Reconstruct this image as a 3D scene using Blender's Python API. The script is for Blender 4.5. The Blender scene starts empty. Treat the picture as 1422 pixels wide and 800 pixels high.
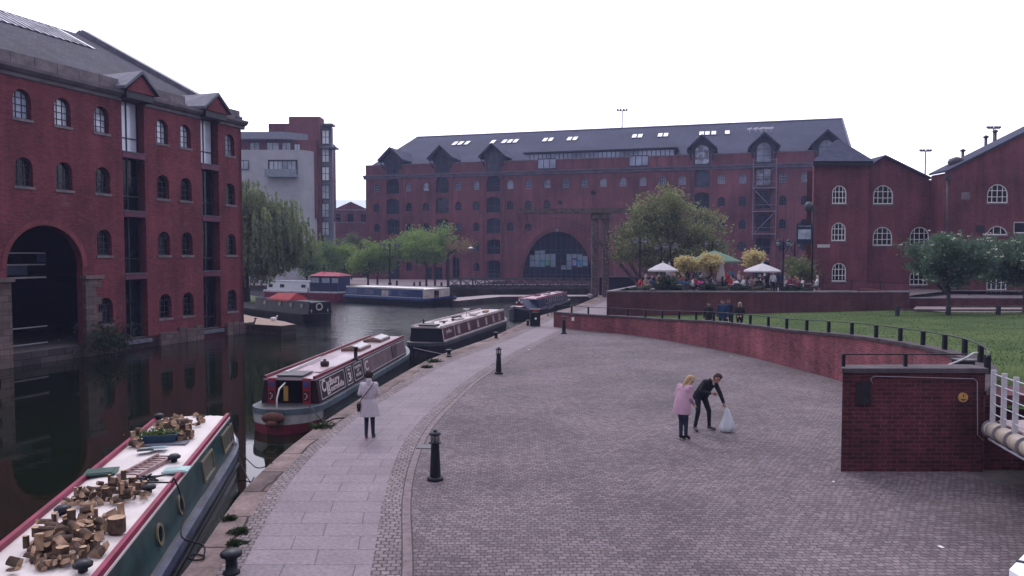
import bpy, bmesh, math, random
import numpy as np
from mathutils import Vector, Matrix
from mathutils.geometry import tessellate_polygon
S = bpy.context.scene
C = S.collection
R = math.radians
PI = math.pi
# ------------------------------------------------------------ camera
FOC, PITCH, EYE = 1060.0, math.atan(48 / 1060), 4.6
cd = bpy.data.cameras.new('camera')
cam = bpy.data.objects.new('camera', cd); C.objects.link(cam)
cam.location = (0, 0, EYE); cam.rotation_euler = (PI / 2 - PITCH, 0, 0)
cd.lens = FOC / 1422 * 36; cd.clip_end = 6000; cd.clip_start = 0.05
S.camera = cam
# ------------------------------------------------------------ sky, sun, exposure
SUN_EL, SUN_AZ = 48, -14          # azimuth east of north (+Y), negative = left of the view axis
w = bpy.data.worlds.new('World'); S.world = w; w.use_nodes = True
nt = w.node_tree; nt.nodes.clear()
wo = nt.nodes.new('ShaderNodeOutputWorld'); bg = nt.nodes.new('ShaderNodeBackground')
sky = nt.nodes.new('ShaderNodeTexSky'); sky.sky_type = 'NISHITA'; sky.sun_disc = False
sky.sun_elevation = R(SUN_EL); sky.sun_rotation = R(SUN_AZ)
tc = nt.nodes.new('ShaderNodeTexCoord'); nz = nt.nodes.new('ShaderNodeTexNoise')
nz.inputs['Scale'].default_value = 2.2; nz.inputs['Detail'].default_value = 6
rp = nt.nodes.new('ShaderNodeValToRGB'); rp.color_ramp.elements[0].position = .30; rp.color_ramp.elements[1].position = .40
mx = nt.nodes.new('ShaderNodeMix'); mx.data_type = 'RGBA'
wm = nt.nodes.new('ShaderNodeMapping'); wm.inputs['Location'].default_value = (1.9, .3, .1); nt.links.new(tc.outputs['Generated'], wm.inputs['Vector']); nt.links.new(wm.outputs[0], nz.inputs['Vector'])
nt.links.new(nz.outputs['Fac'], rp.inputs['Fac']); nt.links.new(rp.outputs['Color'], mx.inputs['Factor'])
nt.links.new(sky.outputs['Color'], mx.inputs['A'])
# high thin cloud, before the 0.12 strength; brighter towards the veiled sun ahead, dimmer behind the viewer
_sd = (math.sin(R(SUN_AZ)) * .86, math.cos(R(SUN_AZ)) * .86, .5)
dn = nt.nodes.new('ShaderNodeVectorMath'); dn.operation = 'DOT_PRODUCT'; dn.inputs[1].default_value = _sd; nt.links.new(tc.outputs['Generated'], dn.inputs[0])
mr = nt.nodes.new('ShaderNodeMapRange'); mr.inputs['From Min'].default_value = -.6; mr.inputs['From Max'].default_value = 1.0; mr.inputs['To Min'].default_value = .36; mr.inputs['To Max'].default_value = 1.75
nt.links.new(dn.outputs['Value'], mr.inputs['Value'])
sc_ = nt.nodes.new('ShaderNodeVectorMath'); sc_.operation = 'SCALE'; sc_.inputs[0].default_value = (10.3, 9.9, 11.6); nt.links.new(mr.outputs[0], sc_.inputs['Scale'])
nt.links.new(sc_.outputs[0], mx.inputs['B'])
bg.inputs['Strength'].default_value = .12
nt.links.new(mx.outputs['Result'], bg.inputs['Color']); nt.links.new(bg.outputs['Background'], wo.inputs['Surface'])
sl = bpy.data.lights.new('sun', 'SUN'); sl.energy = 1.0; sl.angle = R(12); sl.color = (1, .96, .9)
so = bpy.data.objects.new('sun', sl); C.objects.link(so)
sd = Vector((math.sin(R(SUN_AZ)) * math.cos(R(SUN_EL)), math.cos(R(SUN_AZ)) * math.cos(R(SUN_EL)), math.sin(R(SUN_EL))))
so.rotation_euler = sd.to_track_quat('Z', 'Y').to_euler(); so.location = (0, 0, 60)
S.view_settings.view_transform = 'Standard'; S.view_settings.look = 'None'
S.view_settings.exposure = 0.0; S.view_settings.gamma = 1.0; S.view_settings.use_curve_mapping = False
S.cycles.max_bounces = 6; S.cycles.diffuse_bounces = 3; S.cycles.glossy_bounces = 3
S.cycles.transmission_bounces = 4; S.cycles.transparent_max_bounces = 6; S.cycles.volume_bounces = 0
S.cycles.sample_clamp_indirect = 4.0
# ------------------------------------------------------------ surveying helpers
def ray(px, py):
    u = (px - 711) / FOC; v = (400 - py) / FOC
    return (u, math.cos(PITCH) + v * math.sin(PITCH), -math.sin(PITCH) + v * math.cos(PITCH))
def G(px, py, z=0.0):
    d = ray(px, py); t = (z - EYE) / d[2]; return (d[0] * t, d[1] * t)
def G3(px, py, z=0.0):
    a = G(px, py, z); return Vector((a[0], a[1], z))
def atY(px, py, Y):
    d = ray(px, py); t = Y / d[1]; return Vector((d[0] * t, Y, EYE + d[2] * t))
def onwall(px, py, o, dr):
    d = ray(px, py); det = -d[0] * dr[1] + dr[0] * d[1]
    t = (-o[0] * dr[1] + dr[0] * o[1]) / det
    return ((d[0] * t - o[0]) * dr[0] + (d[1] * t - o[1]) * dr[1]), EYE + d[2] * t
# ------------------------------------------------------------ materials
def nodes(name):
    m = bpy.data.materials.new(name); m.use_nodes = True
    n = m.node_tree; n.nodes.clear()
    out = n.nodes.new('ShaderNodeOutputMaterial'); b = n.nodes.new('ShaderNodeBsdfPrincipled')
    n.links.new(b.outputs[0], out.inputs[0])
    return m, n, b, out
def rgba(c): return (c[0], c[1], c[2], 1)
def mat(name, col, rough=.8, var=.15, scale=3.0, bump=0.0, metal=0.0, spec=.3, col2=None, detail=5):
    m, n, b, _ = nodes(name)
    t = n.nodes.new('ShaderNodeTexCoord'); z = n.nodes.new('ShaderNodeTexNoise')
    z.inputs['Scale'].default_value = scale; z.inputs['Detail'].default_value = detail
    r = n.nodes.new('ShaderNodeValToRGB')
    c2 = col2 if col2 else tuple(min(1, x * (1 + var)) for x in col)
    c1 = col if col2 else tuple(x * (1 - var) for x in col)
    r.color_ramp.elements[0].color = rgba(c1); r.color_ramp.elements[1].color = rgba(c2)
    r.color_ramp.elements[0].position = .35; r.color_ramp.elements[1].position = .65
    n.links.new(t.outputs['Object'], z.inputs['Vector']); n.links.new(z.outputs['Fac'], r.inputs['Fac'])
    n.links.new(r.outputs['Color'], b.inputs['Base Color'])
    b.inputs['Roughness'].default_value = rough; b.inputs['Metallic'].default_value = metal
    b.inputs['Specular IOR Level'].default_value = spec
    if bump:
        bp = n.nodes.new('ShaderNodeBump'); bp.inputs['Strength'].default_value = bump; bp.inputs['Distance'].default_value = .02
        n.links.new(z.outputs['Fac'], bp.inputs['Height']); n.links.new(bp.outputs[0], b.inputs['Normal'])
    return m
def brick(name, c1, c2, mortar, bw=.225, bh=.075, ms=.01, rough=.85, bump=.4, offset=.5, big=.35, blotch=None, dist=.01, uvrot=0, msm=.1, wobble=0, spec=.3, patch=.35, streak=0):
    """brick / sett / flagstone surface on the metre-scaled UVs, with large soft tone patches of the stone itself"""
    m, n, b, _ = nodes(name)
    t = n.nodes.new('ShaderNodeTexCoord'); k = n.nodes.new('ShaderNodeTexBrick')
    mp = n.nodes.new('ShaderNodeMapping'); mp.inputs['Rotation'].default_value = (0, 0, uvrot)
    n.links.new(t.outputs['UV'], mp.inputs['Vector'])
    vec = mp.outputs[0]
    if wobble:
        wl_ = n.nodes.new('ShaderNodeTexNoise'); wl_.inputs['Scale'].default_value = .55; wl_.inputs['Detail'].default_value = 3; n.links.new(vec, wl_.inputs['Vector'])
        vl = n.nodes.new('ShaderNodeVectorMath'); vl.operation = 'MULTIPLY_ADD'; n.links.new(wl_.outputs['Color'], vl.inputs[0]); vl.inputs[1].default_value = (.35,) * 3; n.links.new(vec, vl.inputs[2]); vec = vl.outputs[0]
        wn = n.nodes.new('ShaderNodeTexNoise'); wn.inputs['Scale'].default_value = 1.3 / bw; wn.inputs['Detail'].default_value = 2
        n.links.new(vec, wn.inputs['Vector'])
        vm = n.nodes.new('ShaderNodeVectorMath'); vm.operation = 'MULTIPLY_ADD'
        n.links.new(wn.outputs['Color'], vm.inputs[0]); vm.inputs[1].default_value = (wobble,) * 3; n.links.new(vec, vm.inputs[2])
        vec = vm.outputs[0]
    n.links.new(vec, k.inputs['Vector'])
    k.inputs['Scale'].default_value = 1; k.inputs['Brick Width'].default_value = bw; k.inputs['Row Height'].default_value = bh
    k.inputs['Mortar Size'].default_value = ms; k.inputs['Mortar Smooth'].default_value = msm
    k.inputs['Color1'].default_value = rgba(c1); k.inputs['Color2'].default_value = rgba(c2); k.inputs['Mortar'].default_value = rgba(mortar)
    k.offset = offset
    z = n.nodes.new('ShaderNodeTexNoise'); z.inputs['Scale'].default_value = patch; z.inputs['Detail'].default_value = 8; z.inputs['Roughness'].default_value = .65
    n.links.new(t.outputs['UV'], z.inputs['Vector'])
    r = n.nodes.new('ShaderNodeMapRange'); r.inputs['From Min'].default_value = .3; r.inputs['From Max'].default_value = .7
    r.inputs['To Min'].default_value = 1 - big; r.inputs['To Max'].default_value = 1 + big
    n.links.new(z.outputs['Fac'], r.inputs['Value'])
    z2 = n.nodes.new('ShaderNodeTexNoise'); z2.inputs['Scale'].default_value = 14; z2.inputs['Detail'].default_value = 4
    n.links.new(t.outputs['UV'], z2.inputs['Vector'])
    r2 = n.nodes.new('ShaderNodeMapRange'); r2.inputs['From Min'].default_value = .3; r2.inputs['From Max'].default_value = .7
    r2.inputs['To Min'].default_value = .8; r2.inputs['To Max'].default_value = 1.2
    n.links.new(z2.outputs['Fac'], r2.inputs['Value'])
    ml = n.nodes.new('ShaderNodeMath'); ml.operation = 'MULTIPLY'; n.links.new(r.outputs[0], ml.inputs[0]); n.links.new(r2.outputs[0], ml.inputs[1])
    mm = n.nodes.new('ShaderNodeVectorMath'); mm.operation = 'SCALE'
    n.links.new(k.outputs['Color'], mm.inputs[0]); n.links.new(ml.outputs[0], mm.inputs['Scale'])
    src = mm.outputs[0]
    if streak:   # rain runs and soot in the brickwork itself: noise stretched down the wall
        sm_ = n.nodes.new('ShaderNodeMapping'); sm_.inputs['Scale'].default_value = (1.1, .09, 1); n.links.new(t.outputs['UV'], sm_.inputs['Vector'])
        zs = n.nodes.new('ShaderNodeTexNoise'); zs.inputs['Scale'].default_value = 1.0; zs.inputs['Detail'].default_value = 7; zs.inputs['Roughness'].default_value = .7; n.links.new(sm_.outputs[0], zs.inputs['Vector'])
        rs = n.nodes.new('ShaderNodeMapRange'); rs.inputs['From Min'].default_value = .35; rs.inputs['From Max'].default_value = .65; rs.inputs['To Min'].default_value = 1 - streak; rs.inputs['To Max'].default_value = 1 + streak * .7
        n.links.new(zs.outputs['Fac'], rs.inputs['Value']); ss = n.nodes.new('ShaderNodeVectorMath'); ss.operation = 'SCALE'; n.links.new(src, ss.inputs[0]); n.links.new(rs.outputs[0], ss.inputs['Scale']); src = ss.outputs[0]
    if blotch:
        z3 = n.nodes.new('ShaderNodeTexNoise'); z3.inputs['Scale'].default_value = .9; z3.inputs['Detail'].default_value = 9; z3.inputs['Roughness'].default_value = .7
        n.links.new(t.outputs['UV'], z3.inputs['Vector'])
        r3 = n.nodes.new('ShaderNodeMapRange'); r3.inputs['From Min'].default_value = .58; r3.inputs['From Max'].default_value = .72; r3.inputs['To Max'].default_value = .8
        n.links.new(z3.outputs['Fac'], r3.inputs['Value'])
        mi = n.nodes.new('ShaderNodeMix'); mi.data_type = 'RGBA'
        n.links.new(r3.outputs[0], mi.inputs['Factor']); n.links.new(src, mi.inputs['A']); mi.inputs['B'].default_value = rgba(blotch)
        src = mi.outputs['Result']
    n.links.new(src, b.inputs['Base Color'])
    b.inputs['Roughness'].default_value = rough; b.inputs['Specular IOR Level'].default_value = spec
    if bump:
        bp = n.nodes.new('ShaderNodeBump'); bp.inputs['Strength'].default_value = bump; bp.inputs['Distance'].default_value = dist; bp.invert = True
        ad = n.nodes.new('ShaderNodeMath'); ad.operation = 'MULTIPLY_ADD'; n.links.new(z2.outputs['Fac'], ad.inputs[0]); ad.inputs[1].default_value = -.5
        n.links.new(k.outputs['Fac'], ad.inputs[2]); n.links.new(ad.outputs[0], bp.inputs['Height'])
        n.links.new(bp.outputs[0], b.inputs['Normal'])
    return m
def glass_mat(name, col, rough=.05, var=.5, scale=1.2, spec=.7):
    """window seen from outside: dark room behind a reflecting pane"""
    m = mat(name, col, rough, var, scale, spec=spec)
    return m
def leaf_mat(name, c1, c2, trans=.35):
    m, n, b, out = nodes(name)
    g = n.nodes.new('ShaderNodeNewGeometry'); r = n.nodes.new('ShaderNodeMix'); r.data_type = 'RGBA'
    n.links.new(g.outputs['Random Per Island'], r.inputs['Factor'])
    r.inputs['A'].default_value = rgba(c1); r.inputs['B'].default_value = rgba(c2)
    n.links.new(r.outputs['Result'], b.inputs['Base Color']); b.inputs['Roughness'].default_value = .7; b.inputs['Specular IOR Level'].default_value = .25
    tr = n.nodes.new('ShaderNodeBsdfTranslucent'); n.links.new(r.outputs['Result'], tr.inputs['Color'])
    ms = n.nodes.new('ShaderNodeMixShader'); ms.inputs[0].default_value = trans
    n.links.new(b.outputs[0], ms.inputs[1]); n.links.new(tr.outputs[0], ms.inputs[2]); n.links.new(ms.outputs[0], out.inputs[0])
    return m
M = {}
M['brick_left'] = brick('red_brick_near', (.115, .022, .034), (.19, .038, .052), (.10, .038, .048), big=.35, blotch=(.17, .075, .09), patch=.25, streak=.3)
M['brick_far'] = brick('red_brick_far', (.125, .033, .043), (.17, .054, .062), (.14, .065, .075), big=.42, bump=0, patch=.14, streak=.34, blotch=(.20, .10, .10))
M['brick_right'] = brick('red_brick_right', (.115, .027, .038), (.165, .044, .056), (.12, .055, .065), big=.4, bump=0, patch=.25, streak=.34, blotch=(.16, .075, .085))
M['brick_terrace'] = brick('brick_terrace', (.075, .022, .028), (.125, .034, .042), (.09, .045, .05), big=.4, bump=.3, streak=.35)
M['brick_curve'] = brick('brick_curve', (.15, .034, .044), (.25, .062, .075), (.19, .095, .11), bw=.23, bh=.08, ms=.012, big=.45, blotch=(.26, .16, .17), bump=.5, patch=.5, streak=.4)
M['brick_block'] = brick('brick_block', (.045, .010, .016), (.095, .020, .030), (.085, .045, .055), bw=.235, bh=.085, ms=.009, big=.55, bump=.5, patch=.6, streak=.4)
M['setts'] = brick('setts', (.100, .080, .092), (.170, .140, .157), (.066, .052, .060), bw=.13, bh=.105, ms=.010, blotch=(.085, .070, .080), big=.34, bump=.9, dist=.012, offset=.43, wobble=.06, msm=.4, spec=.25, patch=.28)
M['small_setts'] = brick('small_setts', (.15, .122, .132), (.22, .185, .20), (.07, .055, .06), bw=.14, bh=.13, ms=.014, big=.25, bump=.9, dist=.012, wobble=.03, msm=.4, spec=.25)
M['flags'] = brick('flagstones', (.285, .235, .255), (.325, .27, .295), (.14, .11, .12), bw=.95, bh=.5, ms=.010, big=.14, bump=.25, dist=.006, offset=.42, spec=.3, patch=.8)
M['coping'] = brick('quay_coping', (.10, .072, .072), (.19, .14, .135), (.03, .022, .022), bw=1.25, bh=1.4, ms=.025, big=.5, bump=.8, dist=.02, wobble=.06, spec=.2, patch=1.4, blotch=(.24, .19, .18))
M['plaza_far'] = brick('plaza_paving', (.24, .195, .21), (.29, .24, .255), (.18, .15, .16), bw=.6, bh=.6, ms=.02, big=.18, bump=0)
M['quay_wall'] = brick('quay_wall_stone', (.03, .024, .025), (.06, .048, .047), (.012, .011, .011), bw=.9, bh=.32, ms=.02, big=.5, bump=.7, dist=.03, spec=.3)
M['stone'] = brick('sandstone', (.085, .06, .06), (.135, .10, .10), (.05, .038, .04), bw=.6, bh=.3, ms=.012, big=.35, bump=.5)
M['stone_plain'] = mat('stone_plain', (.15, .13, .145), .85, .25, 2.5, .2)
M['cornice'] = mat('cornice_stone', (.13, .115, .135), .8, .25, 1.5, .15)
M['slate'] = brick('slate', (.036, .037, .056), (.062, .060, .085), (.03, .03, .045), bw=.3, bh=.2, ms=.012, big=.25, bump=.3, rough=.85, spec=.12)
M['slate_far'] = brick('slate_far', (.036, .042, .075), (.055, .06, .095), (.035, .038, .065), bw=.4, bh=.35, ms=.02, big=.22, bump=0, rough=.85, spec=.12, patch=.12)
M['lead'] = mat('lead_sheet', (.11, .115, .16), .55, .25, 2, .1)
M['dark_frame'] = mat('dark_timber', (.02, .022, .034), .5, .3, 4)
M['pane_dark'] = glass_mat('pane_dark', (.004, .006, .011), .06, spec=.22)
M['pane_sky'] = glass_mat('pane_sky', (.10, .12, .16), .03, .6, .7, spec=1.0)
M['white_paint'] = mat('white_paint', (.72, .72, .74), .5, .08, 4)
M['black_iron'] = mat('black_iron', (.006, .008, .016), .45, .3, 6, .05, spec=.25)
M['dark_steel'] = mat('dark_steel', (.045, .045, .055), .5, .3, 3)
M['galv'] = mat('galvanised', (.38, .39, .42), .4, .15, 5, metal=.4)
M['grass'] = mat('grass_ground', (.034, .062, .018), .95, 0, .4, .4, col2=(.066, .098, .030), spec=.1)
M['timber_old'] = mat('old_timber', (.10, .075, .075), .8, .35, 3, .3)
M['black'] = mat('black_void', (.003, .003, .004), .95, .2, spec=.05)
M['tarmac'] = mat('tarmac', (.10, .09, .095), .9, .2, 3, .2)
# ------------------------------------------------------------ object helpers
def tag(o, label=None, cat=None, group=None, kind=None):
    if label: o['label'] = label
    if cat: o['category'] = cat
    if group: o['group'] = group
    if kind: o['kind'] = kind
    return o
def empty(name, loc=(0, 0, 0), rz=0, label=None, cat=None, group=None, kind=None):
    o = bpy.data.objects.new(name, None); C.objects.link(o); o.location = loc; o.rotation_euler = (0, 0, rz)
    o.empty_display_size = .3
    return tag(o, label, cat, group, kind)
def link(name, me, parent=None, loc=None, rz=0):
    o = bpy.data.objects.new(name, me); C.objects.link(o)
    if parent: o.parent = parent
    if loc is not None: o.location = loc
    if rz: o.rotation_euler = (0, 0, rz)
    return o
def kids(o): return [c for c in bpy.data.objects if c.parent is o]
CH = {}
def reg(parent):    # remember children once, so that copying need not search the whole file
    CH[parent.name] = kids(parent)
    for c in CH[parent.name]: reg(c)
    return parent
def copy_tree(o, parent=None):
    c = o.copy(); C.objects.link(c)
    if parent: c.parent = parent
    for k in CH.get(o.name, []): copy_tree(k, c)
    return c
class MB:
    def __init__(s): s.v = []; s.f = []; s.m = []; s.uv = {}; s.T = Matrix.Identity(4); s.mi = 0; s.sm = []; s.smooth = False
    def add(s, vs, fs, uvs=None):
        b = len(s.v); T = s.T
        for p in vs: s.v.append(tuple(T @ Vector(p)))
        for i, f in enumerate(fs):
            if uvs is not None: s.uv[len(s.f)] = uvs[i]
            s.f.append(tuple(b + j for j in f)); s.m.append(s.mi); s.sm.append(s.smooth)
        return s
    def box(s, c, d, rz=0, ry=0, rx=0):
        x, y, z = d[0] / 2, d[1] / 2, d[2] / 2
        Q = Matrix.Translation(c) @ Matrix.Rotation(rz, 4, 'Z') @ Matrix.Rotation(ry, 4, 'Y') @ Matrix.Rotation(rx, 4, 'X')
        vs = [Q @ Vector(p) for p in ((-x, -y, -z), (x, -y, -z), (x, y, -z), (-x, y, -z), (-x, -y, z), (x, -y, z), (x, y, z), (-x, y, z))]
        return s.add(vs, [(0, 3, 2, 1), (4, 5, 6, 7), (0, 1, 5, 4), (1, 2, 6, 5), (2, 3, 7, 6), (3, 0, 4, 7)])
    def lo(s, a, b):
        return s.box([(a[i] + b[i]) / 2 for i in range(3)], [abs(b[i] - a[i]) for i in range(3)])
    def prism(s, poly, z0, z1):
        n = len(poly); area = sum(poly[i][0] * poly[(i + 1) % n][1] - poly[(i + 1) % n][0] * poly[i][1] for i in range(n))
        if area < 0: poly = poly[::-1]
        vs = [(p[0], p[1], z0) for p in poly] + [(p[0], p[1], z1) for p in poly]
        fs = [(i, (i + 1) % n, n + (i + 1) % n, n + i) for i in range(n)]
        fs.append(tuple(range(n))[::-1]); fs.append(tuple(range(n, 2 * n)))
        return s.add(vs, fs)
    def tube(s, pts, r, n=8, cap=True, squash=1):
        pts = [Vector(p) for p in pts]; N = len(pts)
        rs = r if isinstance(r, (list, tuple)) else [r] * N
        vs = []; fs = []; prev = None
        for i, p in enumerate(pts):
            t = (pts[min(i + 1, N - 1)] - pts[max(i - 1, 0)])
            t = t.normalized() if t.length > 1e-9 else Vector((0, 0, 1))
            if prev is None:
                a = Vector((0, 0, 1)) if abs(t.z) < .9 else Vector((1, 0, 0))
                x = t.cross(a).normalized()
            else:
                x = (prev - t * prev.dot(t)).normalized()
            prev = x; y = t.cross(x)
            for k in range(n):
                an = 2 * PI * k / n
                vs.append(p + (x * math.cos(an) + y * math.sin(an) * squash) * rs[i])
        for i in range(N - 1):
            for k in range(n):
                a = i * n + k; b_ = i * n + (k + 1) % n
                fs.append((a, b_, b_ + n, a + n))
        if cap: fs.append(tuple(range(n))[::-1]); fs.append(tuple((N - 1) * n + k for k in range(n)))
        o = s.smooth; s.smooth = True; s.add(vs, fs); s.smooth = o
        if cap: s.sm[-1] = s.sm[-2] = False
        return s
    def lathe(s, prof, n=16, c=(0, 0, 0)):
        vs = []; fs = []
        for r, z in prof:
            for k in range(n):
                a = 2 * PI * k / n; vs.append((c[0] + r * math.cos(a), c[1] + r * math.sin(a), c[2] + z))
        for i in range(len(prof) - 1):
            for k in range(n):
                a = i * n + k; b_ = i * n + (k + 1) % n; fs.append((a, b_, b_ + n, a + n))
        fs.append(tuple(range(n))[::-1]); fs.append(tuple((len(prof) - 1) * n + k for k in range(n)))
        o = s.smooth; s.smooth = True; s.add(vs, fs); s.smooth = o; s.sm[-1] = s.sm[-2] = False
        return s
    def ball(s, c, r, n=10, m=6, sc=(1, 1, 1)):
        pr = [(max(1e-4, math.sin(PI * i / m)) * r, -math.cos(PI * i / m) * r) for i in range(m + 1)]
        vs = []; fs = []
        for rr, z in pr:
            for k in range(n):
                a = 2 * PI * k / n; vs.append((c[0] + rr * math.cos(a) * sc[0], c[1] + rr * math.sin(a) * sc[1], c[2] + z * sc[2]))
        for i in range(m):
            for k in range(n):
                a = i * n + k; b_ = i * n + (k + 1) % n; fs.append((a, b_, b_ + n, a + n))
        o = s.smooth; s.smooth = True; s.add(vs, fs); s.smooth = o
        return s
    def quad(s, a, b, c, d, uv=None): return s.add([a, b, c, d], [(0, 1, 2, 3)], [uv] if uv else None)
    def build(s, name, mats, parent=None, loc=None, rz=0, flip=None):
        return link(name, s.mesh(name, mats), parent, loc, rz)
    def build_split(s, name, mats, parent=None, gap=.04):
        """one object per cluster of touching pieces"""
        N = len(s.v); par = list(range(N))
        def find(a):
            while par[a] != a: par[a] = par[par[a]]; a = par[a]
            return a
        for f in s.f:
            for j in f[1:]: par[find(j)] = find(f[0])
        bb = {}
        for i, v in enumerate(s.v):
            r_ = find(i); q = bb.setdefault(r_, [list(v), list(v)])
            for k in range(3): q[0][k] = min(q[0][k], v[k]); q[1][k] = max(q[1][k], v[k])
        ks = list(bb)
        for i in range(len(ks)):
            for j in range(i):
                A, B = bb[ks[i]], bb[ks[j]]
                if all(A[0][k] - gap <= B[1][k] and B[0][k] - gap <= A[1][k] for k in range(3)): par[find(ks[i])] = find(ks[j])
        groups = {}
        for fi, f in enumerate(s.f): groups.setdefault(find(f[0]), []).append(fi)
        out = []
        for fl in groups.values():
            m_ = MB(); mp_ = {}
            for fi in fl:
                for j in s.f[fi]:
                    if j not in mp_: mp_[j] = len(m_.v); m_.v.append(s.v[j])
                if fi in s.uv: m_.uv[len(m_.f)] = s.uv[fi]
                m_.f.append(tuple(mp_[j] for j in s.f[fi])); m_.m.append(s.m[fi]); m_.sm.append(s.sm[fi])
            out.append(m_.build(name, mats, parent))
        return out
    def mesh(s, name, mats):
        me = bpy.data.meshes.new(name); me.from_pydata([tuple(v) for v in s.v], [], s.f)
        for m in (mats if isinstance(mats, (list, tuple)) else [mats]): me.materials.append(m)
        me.polygons.foreach_set('material_index', s.m); me.polygons.foreach_set('use_smooth', s.sm)
        ul = me.uv_layers.new(name='uv'); data = np.zeros(len(me.loops) * 2)
        for p in me.polygons:
            u = s.uv.get(p.index)
            if u is not None:
                for j, li in enumerate(p.loop_indices): data[2 * li] = u[j][0]; data[2 * li + 1] = u[j][1]
                continue
            n = p.normal
            if abs(n.z) > .95: tx, ty = Vector((1, 0, 0)), Vector((0, 1, 0))
            else:
                tx = Vector((-n.y, n.x, 0)).normalized(); ty = n.cross(tx)
            for li in p.loop_indices:
                co = me.vertices[me.loops[li].vertex_index].co
                data[2 * li] = co.dot(tx); data[2 * li + 1] = co.dot(ty)
        ul.data.foreach_set('uv', data); me.update()
        return me
def frame(o, ang, z=0):    # local x runs along the wall, local y points out of it (towards the viewer), z up
    return Matrix.Translation((o[0], o[1], z)) @ Matrix.Rotation(ang, 4, 'Z')
def arch_pts(cx, z0, w, h, kind='round', n=10):
    """closed outline, counter-clockwise in (x,z), of an opening whose sill is z0 and whose crown is z0+h"""
    r = w / 2
    if kind == 'rect': return [(cx - r, z0), (cx + r, z0), (cx + r, z0 + h), (cx - r, z0 + h)]
    if kind == 'circle':
        return [(cx + r * math.cos(2 * PI * i / (2 * n)), z0 + r + r * math.sin(2 * PI * i / (2 * n))) for i in range(2 * n)]
    rise = r if kind == 'round' else (w * .14 if kind == 'segment' else w * .3)
    pts = [(cx - r, z0), (cx + r, z0)]
    if kind == 'round':
        zs = z0 + h - r
        for i in range(n + 1):
            a = PI * i / n; pts.append((cx + r * math.cos(a), zs + r * math.sin(a)))
    else:
        Rr = (r * r + rise * rise) / (2 * rise); zc = z0 + h - Rr; a0 = math.asin(r / Rr)
        for i in range(n + 1):
            a = a0 - 2 * a0 * i / n; pts.append((cx + Rr * math.sin(a), zc + Rr * math.cos(a)))
    return pts
def wall_mesh(mb, outer, holes, y0, thick, u0=0):
    """wall in the local xz plane; outer/holes are lists of (x,z); front at y0 facing +y, back at y0-thick"""
    loops = [[Vector((p[0], p[1], 0)) for p in outer]] + [[Vector((p[0], p[1], 0)) for p in h] for h in holes]
    tris = tessellate_polygon(loops)
    flat = [p for l in loops for p in l]
    n = len(flat)
    vs = [(p.x, y0, p.y) for p in flat] + [(p.x, y0 - thick, p.y) for p in flat]
    fs = []; uv = []
    for t in tris:
        a, b_, c_ = (flat[i] for i in t)
        cr = (b_ - a).cross(c_ - a).z
        if abs(cr) < 1e-9: continue
        t = tuple(t) if cr < 0 else tuple(t)[::-1]       # facing +y
        fs.append(t); uv.append([(flat[i].x + u0, flat[i].y) for i in t])
        t2 = tuple(n + i for i in t[::-1]); fs.append(t2); uv.append([(flat[i - n].x + u0, flat[i - n].y) for i in t2])
    k = 0
    for li, l in enumerate(loops):
        area = sum(l[i].x * l[(i + 1) % len(l)].y - l[(i + 1) % len(l)].x * l[i].y for i in range(len(l)))
        for i in range(len(l)):
            a = k + i; b_ = k + (i + 1) % len(l)
            q = (a, n + a, n + b_, b_)
            if (area > 0) == (li == 0): q = q[::-1]
            q = q[::-1]
            fs.append(q)
            L = (flat[b_] - flat[a])
            if abs(L.y) > abs(L.x): uv.append([(flat[j % n].x + (thick if j >= n else 0), flat[j % n].y) for j in q])
            else: uv.append([(flat[j % n].x, flat[j % n].y + (thick if j >= n else 0)) for j in q])
        k += len(l)
    mb.add(vs, fs, uv)
def ring_strip(mb, pts, w, y0, y1):
    """open strip of outline pts thickened inwards by w (a window's frame), between y0 (front) and y1"""
    n = len(pts); cx = sum(p[0] for p in pts) / n; 
    area = sum(pts[i][0] * pts[(i + 1) % n][1] - pts[(i + 1) % n][0] * pts[i][1] for i in range(n))
    sg = 1 if area > 0 else -1
    inn = []
    for i in range(n):
        a = Vector(pts[i - 1]); b_ = Vector(pts[i]); c_ = Vector(pts[(i + 1) % n])
        d1 = (b_ - a).normalized(); d2 = (c_ - b_).normalized()
        n1 = Vector((-d1.y, d1.x)) * sg; n2 = Vector((-d2.y, d2.x)) * sg
        m_ = (n1 + n2); m_ = m_ / max(.4, m_.length_squared / 2)
        inn.append(b_ + m_ * w)
    vs = [(p[0], y0, p[1]) for p in pts] + [(p[0], y0, p[1]) for p in inn] + [(p[0], y1, p[1]) for p in inn] + [(p[0], y1, p[1]) for p in pts]
    fs = []
    for i in range(n):
        j = (i + 1) % n
        fs += [(i, n + i, n + j, j) if sg > 0 else (j, n + j, n + i, i), (n + i, 2 * n + i, 2 * n + j, n + j) if sg > 0 else (n + j, 2 * n + j, 2 * n + i, n + i)]
    mb.add(vs, fs)
def inside_z(pts, x):
    """top height of the outline at abscissa x"""
    best = -1e9
    for i in range(len(pts)):
        a, b_ = pts[i], pts[(i + 1) % len(pts)]
        if (a[0] - x) * (b_[0] - x) <= 0 and abs(a[0] - b_[0]) > 1e-6:
            best = max(best, a[1] + (b_[1] - a[1]) * (x - a[0]) / (b_[0] - a[0]))
    return best
def span_x(pts, z):
    xs = []
    for i in range(len(pts)):
        a, b_ = pts[i], pts[(i + 1) % len(pts)]
        if (a[1] - z) * (b_[1] - z) <= 0 and abs(a[1] - b_[1]) > 1e-6:
            xs.append(a[0] + (b_[0] - a[0]) * (z - a[1]) / (b_[1] - a[1]))
    return (min(xs), max(xs)) if len(xs) > 1 else None
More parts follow.
